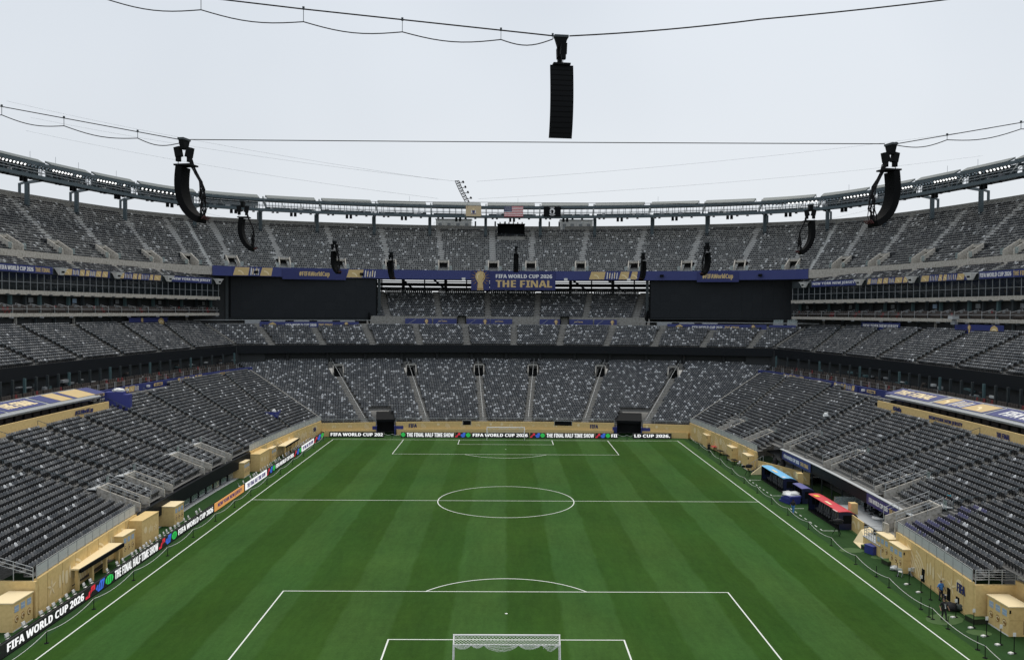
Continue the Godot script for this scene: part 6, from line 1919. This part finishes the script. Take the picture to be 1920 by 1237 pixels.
	for k in 6: g.prism(PackedVector2Array(ell(1.0 + k * 1.6, 0.2, 0.35, 0.5, 12)) if k % 2 else PackedVector2Array(arc_band(1.0 + k * 1.6, -0.6, 0.7, 0.95, 0.3, 2.6)), Transform3D(Basis(Vector3(-0.067, 0, 0.998), Vector3.UP, Vector3(-0.998, 0, -0.067)), Vector3(-0.07, 0.9, 0)), 0.006)
	part(o, "panel_motif", g, "pale_gold")
	pbox(o, "side_glass", Vector3(1.9, 1.95, 0.05), Vector3(3.7, 1.0, 0.03), "guard_glass")
	pbox(o, "back_wall", Vector3(3.6, 1.9, 6.0), Vector3(0.15, 1.1, 12.0), "grey_metal")
	for k in 5:
		var q := Geo.new(); q.bar(Vector3(3.4, 1.4, 0.2 + k * 3.0), Vector3(3.4, 2.5, 0.2 + k * 3.0), 0.06); part(o, "rail_post", q, "rail")
	for k in 3: pbox(o, "glass_screen", Vector3(3.3, 1.95, 1.7 + k * 3.0), Vector3(0.03, 1.0, 2.7), "guard_glass")
	g = Geo.new(); g.tube([Vector3(1.6, 1.62, 7.4), Vector3(2.6, 1.62, 8.3)], 0.2, 9); part(o, "paper_roll", g.mesh(true), "white_plastic")
	for k in 12:
		var b := thing("media_chair", "black swivel chair behind the red dugout, %s from the far end" % nth(k), "chair", Vector3(43.5 + 0.6 * (k % 2) - (k * 0.03), 1.43, 11.2 + k * 0.72), k * 0.7, "black chairs on the platform")
		pbox(b, "seat", Vector3(0, 0.46, 0), Vector3(0.46, 0.08, 0.46), "black")
		pbox(b, "backrest", Vector3(0, 0.8, -0.22), Vector3(0.42, 0.5, 0.06), "black")
		var q := Geo.new(); q.bar(Vector3(0, 0.08, 0), Vector3(0, 0.44, 0), 0.05)
		for m in 5: q.bar(Vector3(0, 0.08, 0), Vector3(0.28 * cos(m * 1.257), 0.03, 0.28 * sin(m * 1.257)), 0.04)
		part(b, "base", q, "black")
	# steps, ramp and rails at the near end of that platform
	o = thing("gold_ramp", "gold wedge ramp with steel rails between red dugout and the cabinets", "ramp", Vector3(38.6, 0.004, 19.2))
	g = Geo.new()
	g.hexa([Vector3(0, 0, 0), Vector3(2.0, 0, -0.6), Vector3(2.0, 0, 0.5), Vector3(-0.3, 0, 2.6), Vector3(0.75, 1.4, 0.2), Vector3(2.0, 1.5, -0.5), Vector3(2.0, 1.5, 0.5), Vector3(0.4, 0.5, 2.5)])
	part(o, "wedge", g, "pale_gold")
	pbox(o, "landing_wall", Vector3(1.9, 0.55, 3.8), Vector3(3.2, 1.1, 4.0), "gold")
	pbox(o, "landing", Vector3(1.9, 1.14, 3.8), Vector3(3.3, 0.08, 4.1), "platform")
	for k in 6: pbox(o, "step", Vector3(1.4, 0.12 + 0.2 * k, 1.4 - 0.02 * k), Vector3(1.2 - 0.15 * k, 0.1, 0.9), "grey_metal")
	g = Geo.new()
	for k in 8:
		var a := Vector3(0.4, 1.15, 1.9 + k * 0.55)
		g.bar(a, a + Vector3(0, 1.05, 0), 0.045)
		g.bar(Vector3(3.4, 1.15, 1.9 + k * 0.55), Vector3(3.4, 2.2, 1.9 + k * 0.55), 0.045)
	for y in [0.35, 0.7, 1.05]:
		g.bar(Vector3(0.4, 1.15 + y, 1.9), Vector3(0.4, 1.15 + y, 5.8), 0.04)
		g.bar(Vector3(0.4, 1.15 + y, 1.9), Vector3(3.4, 1.15 + y, 1.9), 0.04)
	part(o, "rails", g, "rail")
	pbox(o, "white_board", Vector3(0.5, 0.45, 5.9), Vector3(0.3, 0.9, 0.06), "white_plastic")
	# far stairs with a gold ramp cheek
	o = thing("stair_block", "steel stairs with gold cheeks before the far gold cabinets on the right", "stairs", Vector3(38.9, 0.004, -19.5))
	for k in 7: pbox(o, "step", Vector3(0.3 + k * 0.32, 0.12 + 0.2 * k, -0.5), Vector3(0.34, 0.08, 2.0), "dark_steel")
	g = Geo.new()
	g.hexa([Vector3(-0.4, 0, 0.6), Vector3(2.6, 0, 0.6), Vector3(2.6, 0, 0.8), Vector3(-0.4, 0, 0.8), Vector3(-0.3, 0.2, 0.6), Vector3(1.5, 1.6, 0.6), Vector3(1.5, 1.6, 0.8), Vector3(-0.3, 0.2, 0.8)])
	part(o, "cheek", g, "pale_gold")
	g = Geo.new()
	for k in 5: g.bar(Vector3(0.2 + k * 0.5, 0.2 + k * 0.3, -1.6), Vector3(0.2 + k * 0.5, 1.4 + k * 0.3, -1.6), 0.05)
	g.bar(Vector3(0.2, 1.4, -1.6), Vector3(2.2, 2.6, -1.6), 0.05)
	part(o, "rails", g, "rail")
	# title banners on the fascia
	for q in [[-16.2, -5.0, "farther, by the light blue dugout"], [13.5, 23.0, "nearer, by the black chairs"]]:
		var t0 := rad_to_deg(tz(LOW, 2.0, q[0], 1))
		var t1 := rad_to_deg(tz(LOW, 2.0, q[1], 1))
		var a := on_plan(LOW, 1.95, t0, t1, 3.6)
		o = board("fascia_banner", "blue title banner on the right stand's front, " + q[2], "banner", a[0], a[1], 1.2, "ribbon", 0.05, "title banners on the right fascia")
		text(o, "lettering", "FIFA WORLD CUP 2026", 0.52, a[1] * 0.55, "white", at2(-a[1] * 0.15, 0))
		text(o, "lettering", "THE FINAL", 0.52, a[1] * 0.27, "print_gold", at2(a[1] * 0.3, 0))
	# tunnels of the far end
	for q in [[-22.7, 3.3, "left"], [23.3, 4.7, "right"]]:
		var t: float = q[0] * PI / 180.0
		var nn := -pnormal(LOW, 0.0, t)
		o = thing("players_tunnel", "dark tunnel mouth with a black canopy and blue sides at the far end, %s one" % q[2], "tunnel", Vector3.ZERO, 0.0, "tunnels at the far end")
		o.transform = face(pp(LOW, 0.0, t, 0.004), nn)
		var w: float = q[1]
		for s in [-1.0, 1.0]:
			pbox(o, "side_wall", Vector3(s * (w * 0.5 + 0.05), 1.45, -2.3), Vector3(0.12, 2.9, 5.2), "black")
			pbox(o, "blue_flank", Vector3(s * (w * 0.5 + 0.15), 1.0, 0.6), Vector3(0.1, 2.0, 1.9), "blue_vinyl")
			pbox(o, "blue_screen", Vector3(s * (w * 0.5 + (1.1 if s > 0 else 0.6)), 1.0, 0.32), Vector3(1.7 if s > 0 else 0.8, 1.7, 0.06), "blue_vinyl")
		pbox(o, "canopy", Vector3(0, 3.55, -2.6), Vector3(w + 0.5, 0.12, 4.2), "black", Basis(Vector3.RIGHT, 0.30))
		pbox(o, "lintel", Vector3(0, 2.85, -0.4), Vector3(w + 0.3, 0.5, 0.15), "black")
		pbox(o, "back", Vector3(0, 1.5, -4.9), Vector3(w, 3.0, 0.1), "cave")
	# bits on the end wall: dark windows in the wall
	for q in [[-7.6, 1.7], [11.2, 3.6]]:
		var t: float = q[0] * PI / 180.0
		o = thing("camera_pit", "dark framed opening in the top of the far gold wall, %s of the goal" % ("left" if q[0] < 0 else "right"), "opening", Vector3.ZERO, 0.0, "dark openings in the far wall")
		o.transform = face(pp(LOW, -0.34, t, 2.35), -pnormal(LOW, 0.0, t))
		pbox(o, "opening", Vector3(0, 0.05, 0), Vector3(q[1], 0.9, 0.06), "black")
		pbox(o, "frame", Vector3(0, 0.53, 0.03), Vector3(q[1] + 0.15, 0.07, 0.1), "rail")
		for s in [-1.0, 1.0]: pbox(o, "frame_side", Vector3(s * q[1] * 0.5, 0.05, 0.03), Vector3(0.08, 0.95, 0.1), "rail")
# bodies: tapered capsules joined by a smooth minimum, meshed as surface nets
func nets(bones: Array, cell: float, k: float) -> ArrayMesh:
	# bones: [a, b, ra, rb]
	var lo := Vector3(1e9, 1e9, 1e9)
	var hi := -lo
	for b in bones:
		for i in 2:
			lo = lo.min(b[i] - Vector3.ONE * (b[2 + i] + 3 * cell))
			hi = hi.max(b[i] + Vector3.ONE * (b[2 + i] + 3 * cell))
	var n := Vector3i(((hi - lo) / cell).ceil()) + Vector3i.ONE
	var f := PackedFloat32Array()
	f.resize(n.x * n.y * n.z)
	f.fill(1.0)
	for b in bones:
		var a: Vector3 = b[0]
		var d: Vector3 = b[1] - b[0]
		var dd := maxf(d.length_squared(), 1e-9)
		var rm := maxf(b[2], b[3]) + 3.0 * cell + k
		var l0 := Vector3i(((a.min(b[1]) - Vector3.ONE * rm - lo) / cell).floor().max(Vector3.ZERO))
		var h0 := Vector3i(((a.max(b[1]) + Vector3.ONE * rm - lo) / cell).ceil().min(Vector3(n - Vector3i.ONE)))
		for z in range(l0.z, h0.z + 1):
			for y in range(l0.y, h0.y + 1):
				for x in range(l0.x, h0.x + 1):
					var p := lo + Vector3(x, y, z) * cell
					var t := clampf((p - a).dot(d) / dd, 0.0, 1.0)
					var s: float = (p - a - d * t).length() - lerpf(b[2], b[3], t)
					var i := (z * n.y + y) * n.x + x
					var o := f[i]
					var h := clampf(0.5 + 0.5 * (o - s) / k, 0.0, 1.0)
					f[i] = lerpf(o, s, h) - k * h * (1.0 - h)
	var idx := {}
	var verts := PackedVector3Array()
	for z in n.z - 1:
		for y in n.y - 1:
			for x in n.x - 1:
				var base := (z * n.y + y) * n.x + x
				var inside := 0
				var c := Vector3.ZERO
				var m := 0
				var q := [f[base], f[base + 1], f[base + n.x], f[base + n.x + 1], f[base + n.x * n.y], f[base + n.x * n.y + 1], f[base + n.x * n.y + n.x], f[base + n.x * n.y + n.x + 1]]
				for i in 8:
					if q[i] < 0: inside += 1
				if inside == 0 or inside == 8: continue
				for e in [[0, 1], [2, 3], [4, 5], [6, 7], [0, 2], [1, 3], [4, 6], [5, 7], [0, 4], [1, 5], [2, 6], [3, 7]]:
					if (q[e[0]] < 0) != (q[e[1]] < 0):
						var t: float = q[e[0]] / (q[e[0]] - q[e[1]])
						var pa := Vector3(e[0] & 1, (e[0] >> 1) & 1, e[0] >> 2)
						var pb := Vector3(e[1] & 1, (e[1] >> 1) & 1, e[1] >> 2)
						c += pa.lerp(pb, t)
						m += 1
				idx[base] = verts.size()
				verts.append(lo + (Vector3(x, y, z) + c / m) * cell)
	var st := SurfaceTool.new()
	st.begin(Mesh.PRIMITIVE_TRIANGLES)
	st.set_smooth_group(0)
	for v in verts: st.add_vertex(v)
	var sx := [1, n.x, n.x * n.y]
	for b in idx:
		for ax in 3:
			var u: int = sx[(ax + 1) % 3]
			var w: int = sx[(ax + 2) % 3]
			var i1: int = b + sx[ax]
			if i1 >= f.size() or (f[b] < 0) == (f[i1] < 0): continue
			var q := [b, b - u, b - u - w, b - w]
			var ok := true
			for e in q:
				if not idx.has(e): ok = false
			if not ok: continue
			if f[b] < 0: q.reverse()
			for e in [0, 1, 2, 0, 2, 3]: st.add_index(idx[q[e]])
	st.generate_normals()
	return st.commit()
# J: joints in metres, the person faces +z
func person(p: Vector3, turn: float, label: String, J: Dictionary, top: String, legs: String, cap := "") -> Node3D:
	var o := thing("person", label, "person", p, turn)
	var V := func(a: Array): return Vector3(a[0], a[1], a[2])
	var hip: Vector3 = V.call(J.hip)
	var neck: Vector3 = V.call(J.neck)
	var head: Vector3 = V.call(J.head)
	var skin := [[neck + Vector3(0, 0.0, 0), head - Vector3(0, 0.05, 0), 0.055, 0.055], [head + Vector3(0, -0.05, 0.025), head + Vector3(0, 0.04, 0.0), 0.075, 0.095], [head + Vector3(0, -0.02, 0.08), head + Vector3(0, -0.045, 0.105), 0.016, 0.02], [head + Vector3(-0.09, -0.01, 0), head + Vector3(-0.095, 0.02, 0), 0.022, 0.022], [head + Vector3(0.09, -0.01, 0), head + Vector3(0.095, 0.02, 0), 0.022, 0.022]]
	var cloth := [[hip + Vector3(0, 0.04, 0), hip.lerp(neck, 0.55), 0.155, 0.165], [hip.lerp(neck, 0.55), hip.lerp(neck, 0.88), 0.165, 0.13], [neck + Vector3(-0.15, -0.07, 0), neck + Vector3(0.15, -0.07, 0), 0.085, 0.085], [hip + Vector3(0, 0.1, 0.06), hip.lerp(neck, 0.6) + Vector3(0, 0, 0.05), 0.12, 0.12]]
	var pants := [[hip + Vector3(-0.08, 0, 0), hip + Vector3(0.08, 0, 0), 0.145, 0.145]]
	var shoes := []
	for s in [0, 1]:
		var sg := -1.0 if s == 0 else 1.0
		var sh: Vector3 = neck + Vector3(sg * 0.19, -0.07, 0)
		var el: Vector3 = V.call(J.elbow[s])
		var ha: Vector3 = V.call(J.hand[s])
		cloth.append([sh, sh.lerp(el, 0.85), 0.075, 0.06])
		skin.append([sh.lerp(el, 0.7), el, 0.047, 0.043])
		skin.append([el, ha, 0.043, 0.03])
		var dir := (ha - el).normalized()
		var side := dir.cross(Vector3.FORWARD).normalized()
		if side.length() < 0.1: side = Vector3.RIGHT
		skin.append([ha, ha + dir * 0.07, 0.034, 0.036])
		for f in 4: skin.append([ha + dir * 0.07 + side * (f - 1.5) * 0.019, ha + dir * (0.14 - 0.01 * absf(f - 1.5)) + side * (f - 1.5) * 0.02 + Vector3(0, -0.01, 0.02), 0.011, 0.009])
		skin.append([ha + dir * 0.02 + Vector3(0, 0, 0.02), ha + dir * 0.07 + Vector3(0, 0, 0.06), 0.013, 0.010])
		var kn: Vector3 = V.call(J.knee[s])
		var an: Vector3 = V.call(J.foot[s])
		var hj := hip + Vector3(sg * 0.09, -0.03, 0)
		pants.append([hj, kn, 0.10, 0.068])
		pants.append([kn, an + Vector3(0, 0.06, 0), 0.068, 0.05])
		shoes.append([an + Vector3(0, 0.045, -0.05), an + Vector3(0, 0.04, 0.14), 0.045, 0.04])
	part(o, "body", nets(skin, 0.014, 0.02), "skin")
	part(o, "shirt", nets(cloth, 0.022, 0.05), top)
	part(o, "trousers", nets(pants, 0.022, 0.05), legs)
	part(o, "shoes", nets(shoes, 0.016, 0.02), "black")
	part(o, "hair", nets([[head + Vector3(0, 0.055, -0.025), head + Vector3(0, 0.065, 0.02), 0.092, 0.082], [head + Vector3(0, -0.01, -0.05), head + Vector3(0, 0.04, -0.05), 0.07, 0.08]], 0.014, 0.02), cap if cap else "hair")
	for sg in [-1.0, 1.0]:
		var g := Geo.new(); g.lathe([Vector2(0.0, -0.01), Vector2(0.012, 0.0), Vector2(0.0, 0.01)], 6, head + Vector3(sg * 0.034, 0.012, 0.088)); part(o, "eye", g, "black")
	var mg := Geo.new(); mg.box(head + Vector3(0, -0.075, 0.1), Vector3(0.05, 0.01, 0.01)); part(o, "mouth", mg, "deep_red")
	return o
func build_people() -> void:
	var o := person(Vector3(36.25, 0.01, 42.6), 0.1, "man in black shirt and trousers with a lanyard walking on the right turf", {"hip": [0, 0.93, 0], "neck": [0, 1.47, 0.02], "head": [0, 1.63, 0.03], "elbow": [[-0.33, 1.16, -0.03], [0.33, 1.16, 0.0]], "hand": [[-0.36, 0.95, 0.14], [0.38, 0.93, 0.1]], "knee": [[-0.10, 0.50, 0.02], [0.12, 0.52, 0.12]], "foot": [[-0.11, 0.0, -0.12], [0.1, 0.0, 0.22]]}, "black_cloth", "black_cloth")
	var g := Geo.new()
	g.bar(Vector3(-0.08, 1.42, 0.17), Vector3(0, 1.12, 0.215), 0.018); g.bar(Vector3(0.08, 1.42, 0.17), Vector3(0, 1.12, 0.215), 0.018)
	part(o, "lanyard", g, "white_plastic")
	pbox(o, "badge", Vector3(0, 1.06, 0.225), Vector3(0.09, 0.12, 0.01), "white_plastic")
	person(Vector3(38.5, 0.01, 37.9), 0.3, "man in a blue shirt and dark trousers standing by the right wall", {"hip": [0, 0.93, 0], "neck": [0, 1.47, 0.0], "head": [0, 1.63, 0.02], "elbow": [[-0.34, 1.16, -0.05], [0.34, 1.15, -0.02]], "hand": [[-0.3, 0.95, 0.12], [0.36, 0.92, 0.1]], "knee": [[-0.13, 0.49, 0.02], [0.13, 0.49, 0.02]], "foot": [[-0.15, 0.0, 0.0], [0.15, 0.0, 0.02]]}, "blue_cloth", "navy_cloth")
	person(Vector3(36.4, 0.01, 6.2), 2.6, "person in dark top and blue shorts walking beside the dugouts", {"hip": [0, 0.9, 0], "neck": [0, 1.43, 0.03], "head": [0, 1.59, 0.05], "elbow": [[-0.32, 1.12, -0.05], [0.32, 1.12, 0.05]], "hand": [[-0.32, 0.92, 0.1], [0.34, 0.95, 0.2]], "knee": [[-0.1, 0.49, -0.04], [0.1, 0.5, 0.14]], "foot": [[-0.1, 0.02, -0.25], [0.1, 0.0, 0.18]]}, "black_cloth", "blue_cloth", "black")
	person(Vector3(38.0, 0.01, -52.2), -0.6, "person in a blue shirt bending down in the far right corner", {"hip": [0, 0.86, -0.12], "neck": [0, 1.2, 0.26], "head": [0, 1.28, 0.43], "elbow": [[-0.28, 0.95, 0.35], [0.28, 0.95, 0.35]], "hand": [[-0.2, 0.72, 0.42], [0.2, 0.72, 0.42]], "knee": [[-0.11, 0.46, 0.04], [0.11, 0.46, 0.04]], "foot": [[-0.12, 0.0, -0.08], [0.12, 0.0, -0.08]]}, "blue_cloth", "navy_cloth")
	person(Vector3(36.9, 0.01, -39.2), 0.0, "person all in black standing by the far right touchline", {"hip": [0, 0.92, 0], "neck": [0, 1.46, 0.0], "head": [0, 1.62, 0.02], "elbow": [[-0.32, 1.14, -0.04], [0.32, 1.14, -0.04]], "hand": [[-0.3, 0.92, 0.05], [0.3, 0.92, 0.05]], "knee": [[-0.1, 0.49, 0.02], [0.1, 0.49, 0.02]], "foot": [[-0.11, 0.0, 0.0], [0.11, 0.0, 0.0]]}, "black_cloth", "black_cloth", "black")
	# covered television cameras on tripods
	for q in [[37.7, -17.6, "beside the far stairs"], [37.95, 16.4, "at the near end of the red dugout"]]:
		o = thing("covered_camera", "covered black television camera on a tripod, " + q[2], "camera", Vector3(q[0], 0.004, q[1]), -PI / 2, "covered cameras at the right touchline")
		for k in 3:
			g = Geo.new()
			g.bar(Vector3(0, 1.15, 0), Vector3(0.55 * cos(k * 2.094), 0.0, 0.55 * sin(k * 2.094)), 0.06)
			part(o, "tripod_leg", g, "black")
		pbox(o, "camera_body", Vector3(0, 1.5, -0.05), Vector3(0.34, 0.42, 0.9), "black_cloth")
		lump(o, "cover", Vector3(0, 1.62, -0.1), Vector3(0.3, 0.22, 0.55), "black_cloth", 60)
		pbox(o, "lens_hood", Vector3(0, 1.5, 0.75), Vector3(0.3, 0.3, 0.4), "black")
	# wheeled stands and tables by the far right corner
	for k in 4:
		o = thing("folding_table", "dark folding table in the far right run, %s from the camera" % nth(k), "table", Vector3(38.3, 0.004, -27.5 - k * 4.6), 0.1, "dark tables in the far right run")
		pbox(o, "top", Vector3(0, 0.74, 0), Vector3(0.75, 0.05, 1.7), "red" if k == 3 else "black")
		for sx in [-0.3, 0.3]:
			for sz in [-0.7, 0.7]: pbox(o, "leg", Vector3(sx, 0.36, sz), Vector3(0.04, 0.72, 0.04), "black")
	# loose items in the stands
	o = thing("white_helmet_bag", "round white bag lying on the seats of the right lower stand", "bag", Vector3(51.2, 8.9, -21.5))
	lump(o, "bag", Vector3(0, -0.2, 0), Vector3(0.5, 0.75, 0.5), "tarp", 71)
	o = person(Vector3(46.6, 5.35, 24.2), -1.2, "person in a turquoise top among the seats above the right entrance well", {"hip": [0, 0.5, 0], "neck": [0, 1.02, 0.1], "head": [0, 1.18, 0.16], "elbow": [[-0.28, 0.75, 0.15], [0.28, 0.75, 0.15]], "hand": [[-0.15, 0.6, 0.35], [0.15, 0.6, 0.35]], "knee": [[-0.12, 0.5, 0.42], [0.12, 0.5, 0.42]], "foot": [[-0.12, 0.05, 0.42], [0.12, 0.05, 0.42]]}, "teal_cloth", "navy_cloth")
	# blue camera tower at the left club band and a small camera deck in the far left corner
	o = thing("camera_tower", "blue boxed camera tower beside the left awning", "tower", Vector3(-59.3, 10.2, -15.6), 0.25)
	pbox(o, "box", Vector3(0, 1.2, 0), Vector3(2.6, 2.8, 2.2), "blue_vinyl")
	pbox(o, "box_front", Vector3(1.75, 1.0, 0.2), Vector3(0.9, 2.4, 1.8), "blue_vinyl")
	lump(o, "cover", Vector3(0.4, 2.75, 0), Vector3(0.9, 0.35, 0.7), "white_plastic", 81)
	o = thing("camera_deck", "small deck with violet cloth sides among the far left corner seats", "deck", Vector3(-44.5, 5.2, -46.5), 0.15)
	pbox(o, "floor", Vector3(0, 0.3, 0), Vector3(3.0, 0.1, 4.5), "platform")
	for q in [[Vector3(0, 0.6, 2.3), Vector3(3.0, 1.0, 0.06)], [Vector3(1.5, 0.4, 0), Vector3(0.06, 1.2, 4.5)], [Vector3(-1.5, 0.8, 0.6), Vector3(0.06, 0.8, 3.2)]]: pbox(o, "cloth_side", q[0], q[1], "blue_vinyl")
	lump(o, "covered_gear", Vector3(0.5, 0.8, -0.4), Vector3(0.4, 0.5, 0.4), "white_plastic", 83)
	# small camera on the right parapet banner
	o = thing("robot_camera", "grey robotic camera on the parapet above the right gold-picture banner", "camera", Vector3(77.0, 23.6, -31.5), -1.2)
	pbox(o, "base", Vector3(0, 0.15, 0), Vector3(0.8, 0.4, 0.8), "grey_metal")
	pbox(o, "yoke", Vector3(0, 0.7, 0), Vector3(0.5, 0.8, 0.5), "grey_metal")
	pbox(o, "head", Vector3(0, 1.15, 0.2), Vector3(0.9, 0.6, 1.6), "platform")
func build_all() -> void:
	build_pitch()
	var st := build_stands()
	build_structure(st)
	build_ring()
	build_signs(st)
	build_flags()
	build_leds()
	build_cabinets()
	build_right_side()
	build_speakers()
	build_goal(1.0, "white goal nearest the camera with its net rolled up in swags")
	build_goal(-1.0, "white goal at the far end in front of the gold wall")
	build_barriers()
	build_chairs()
	build_people()
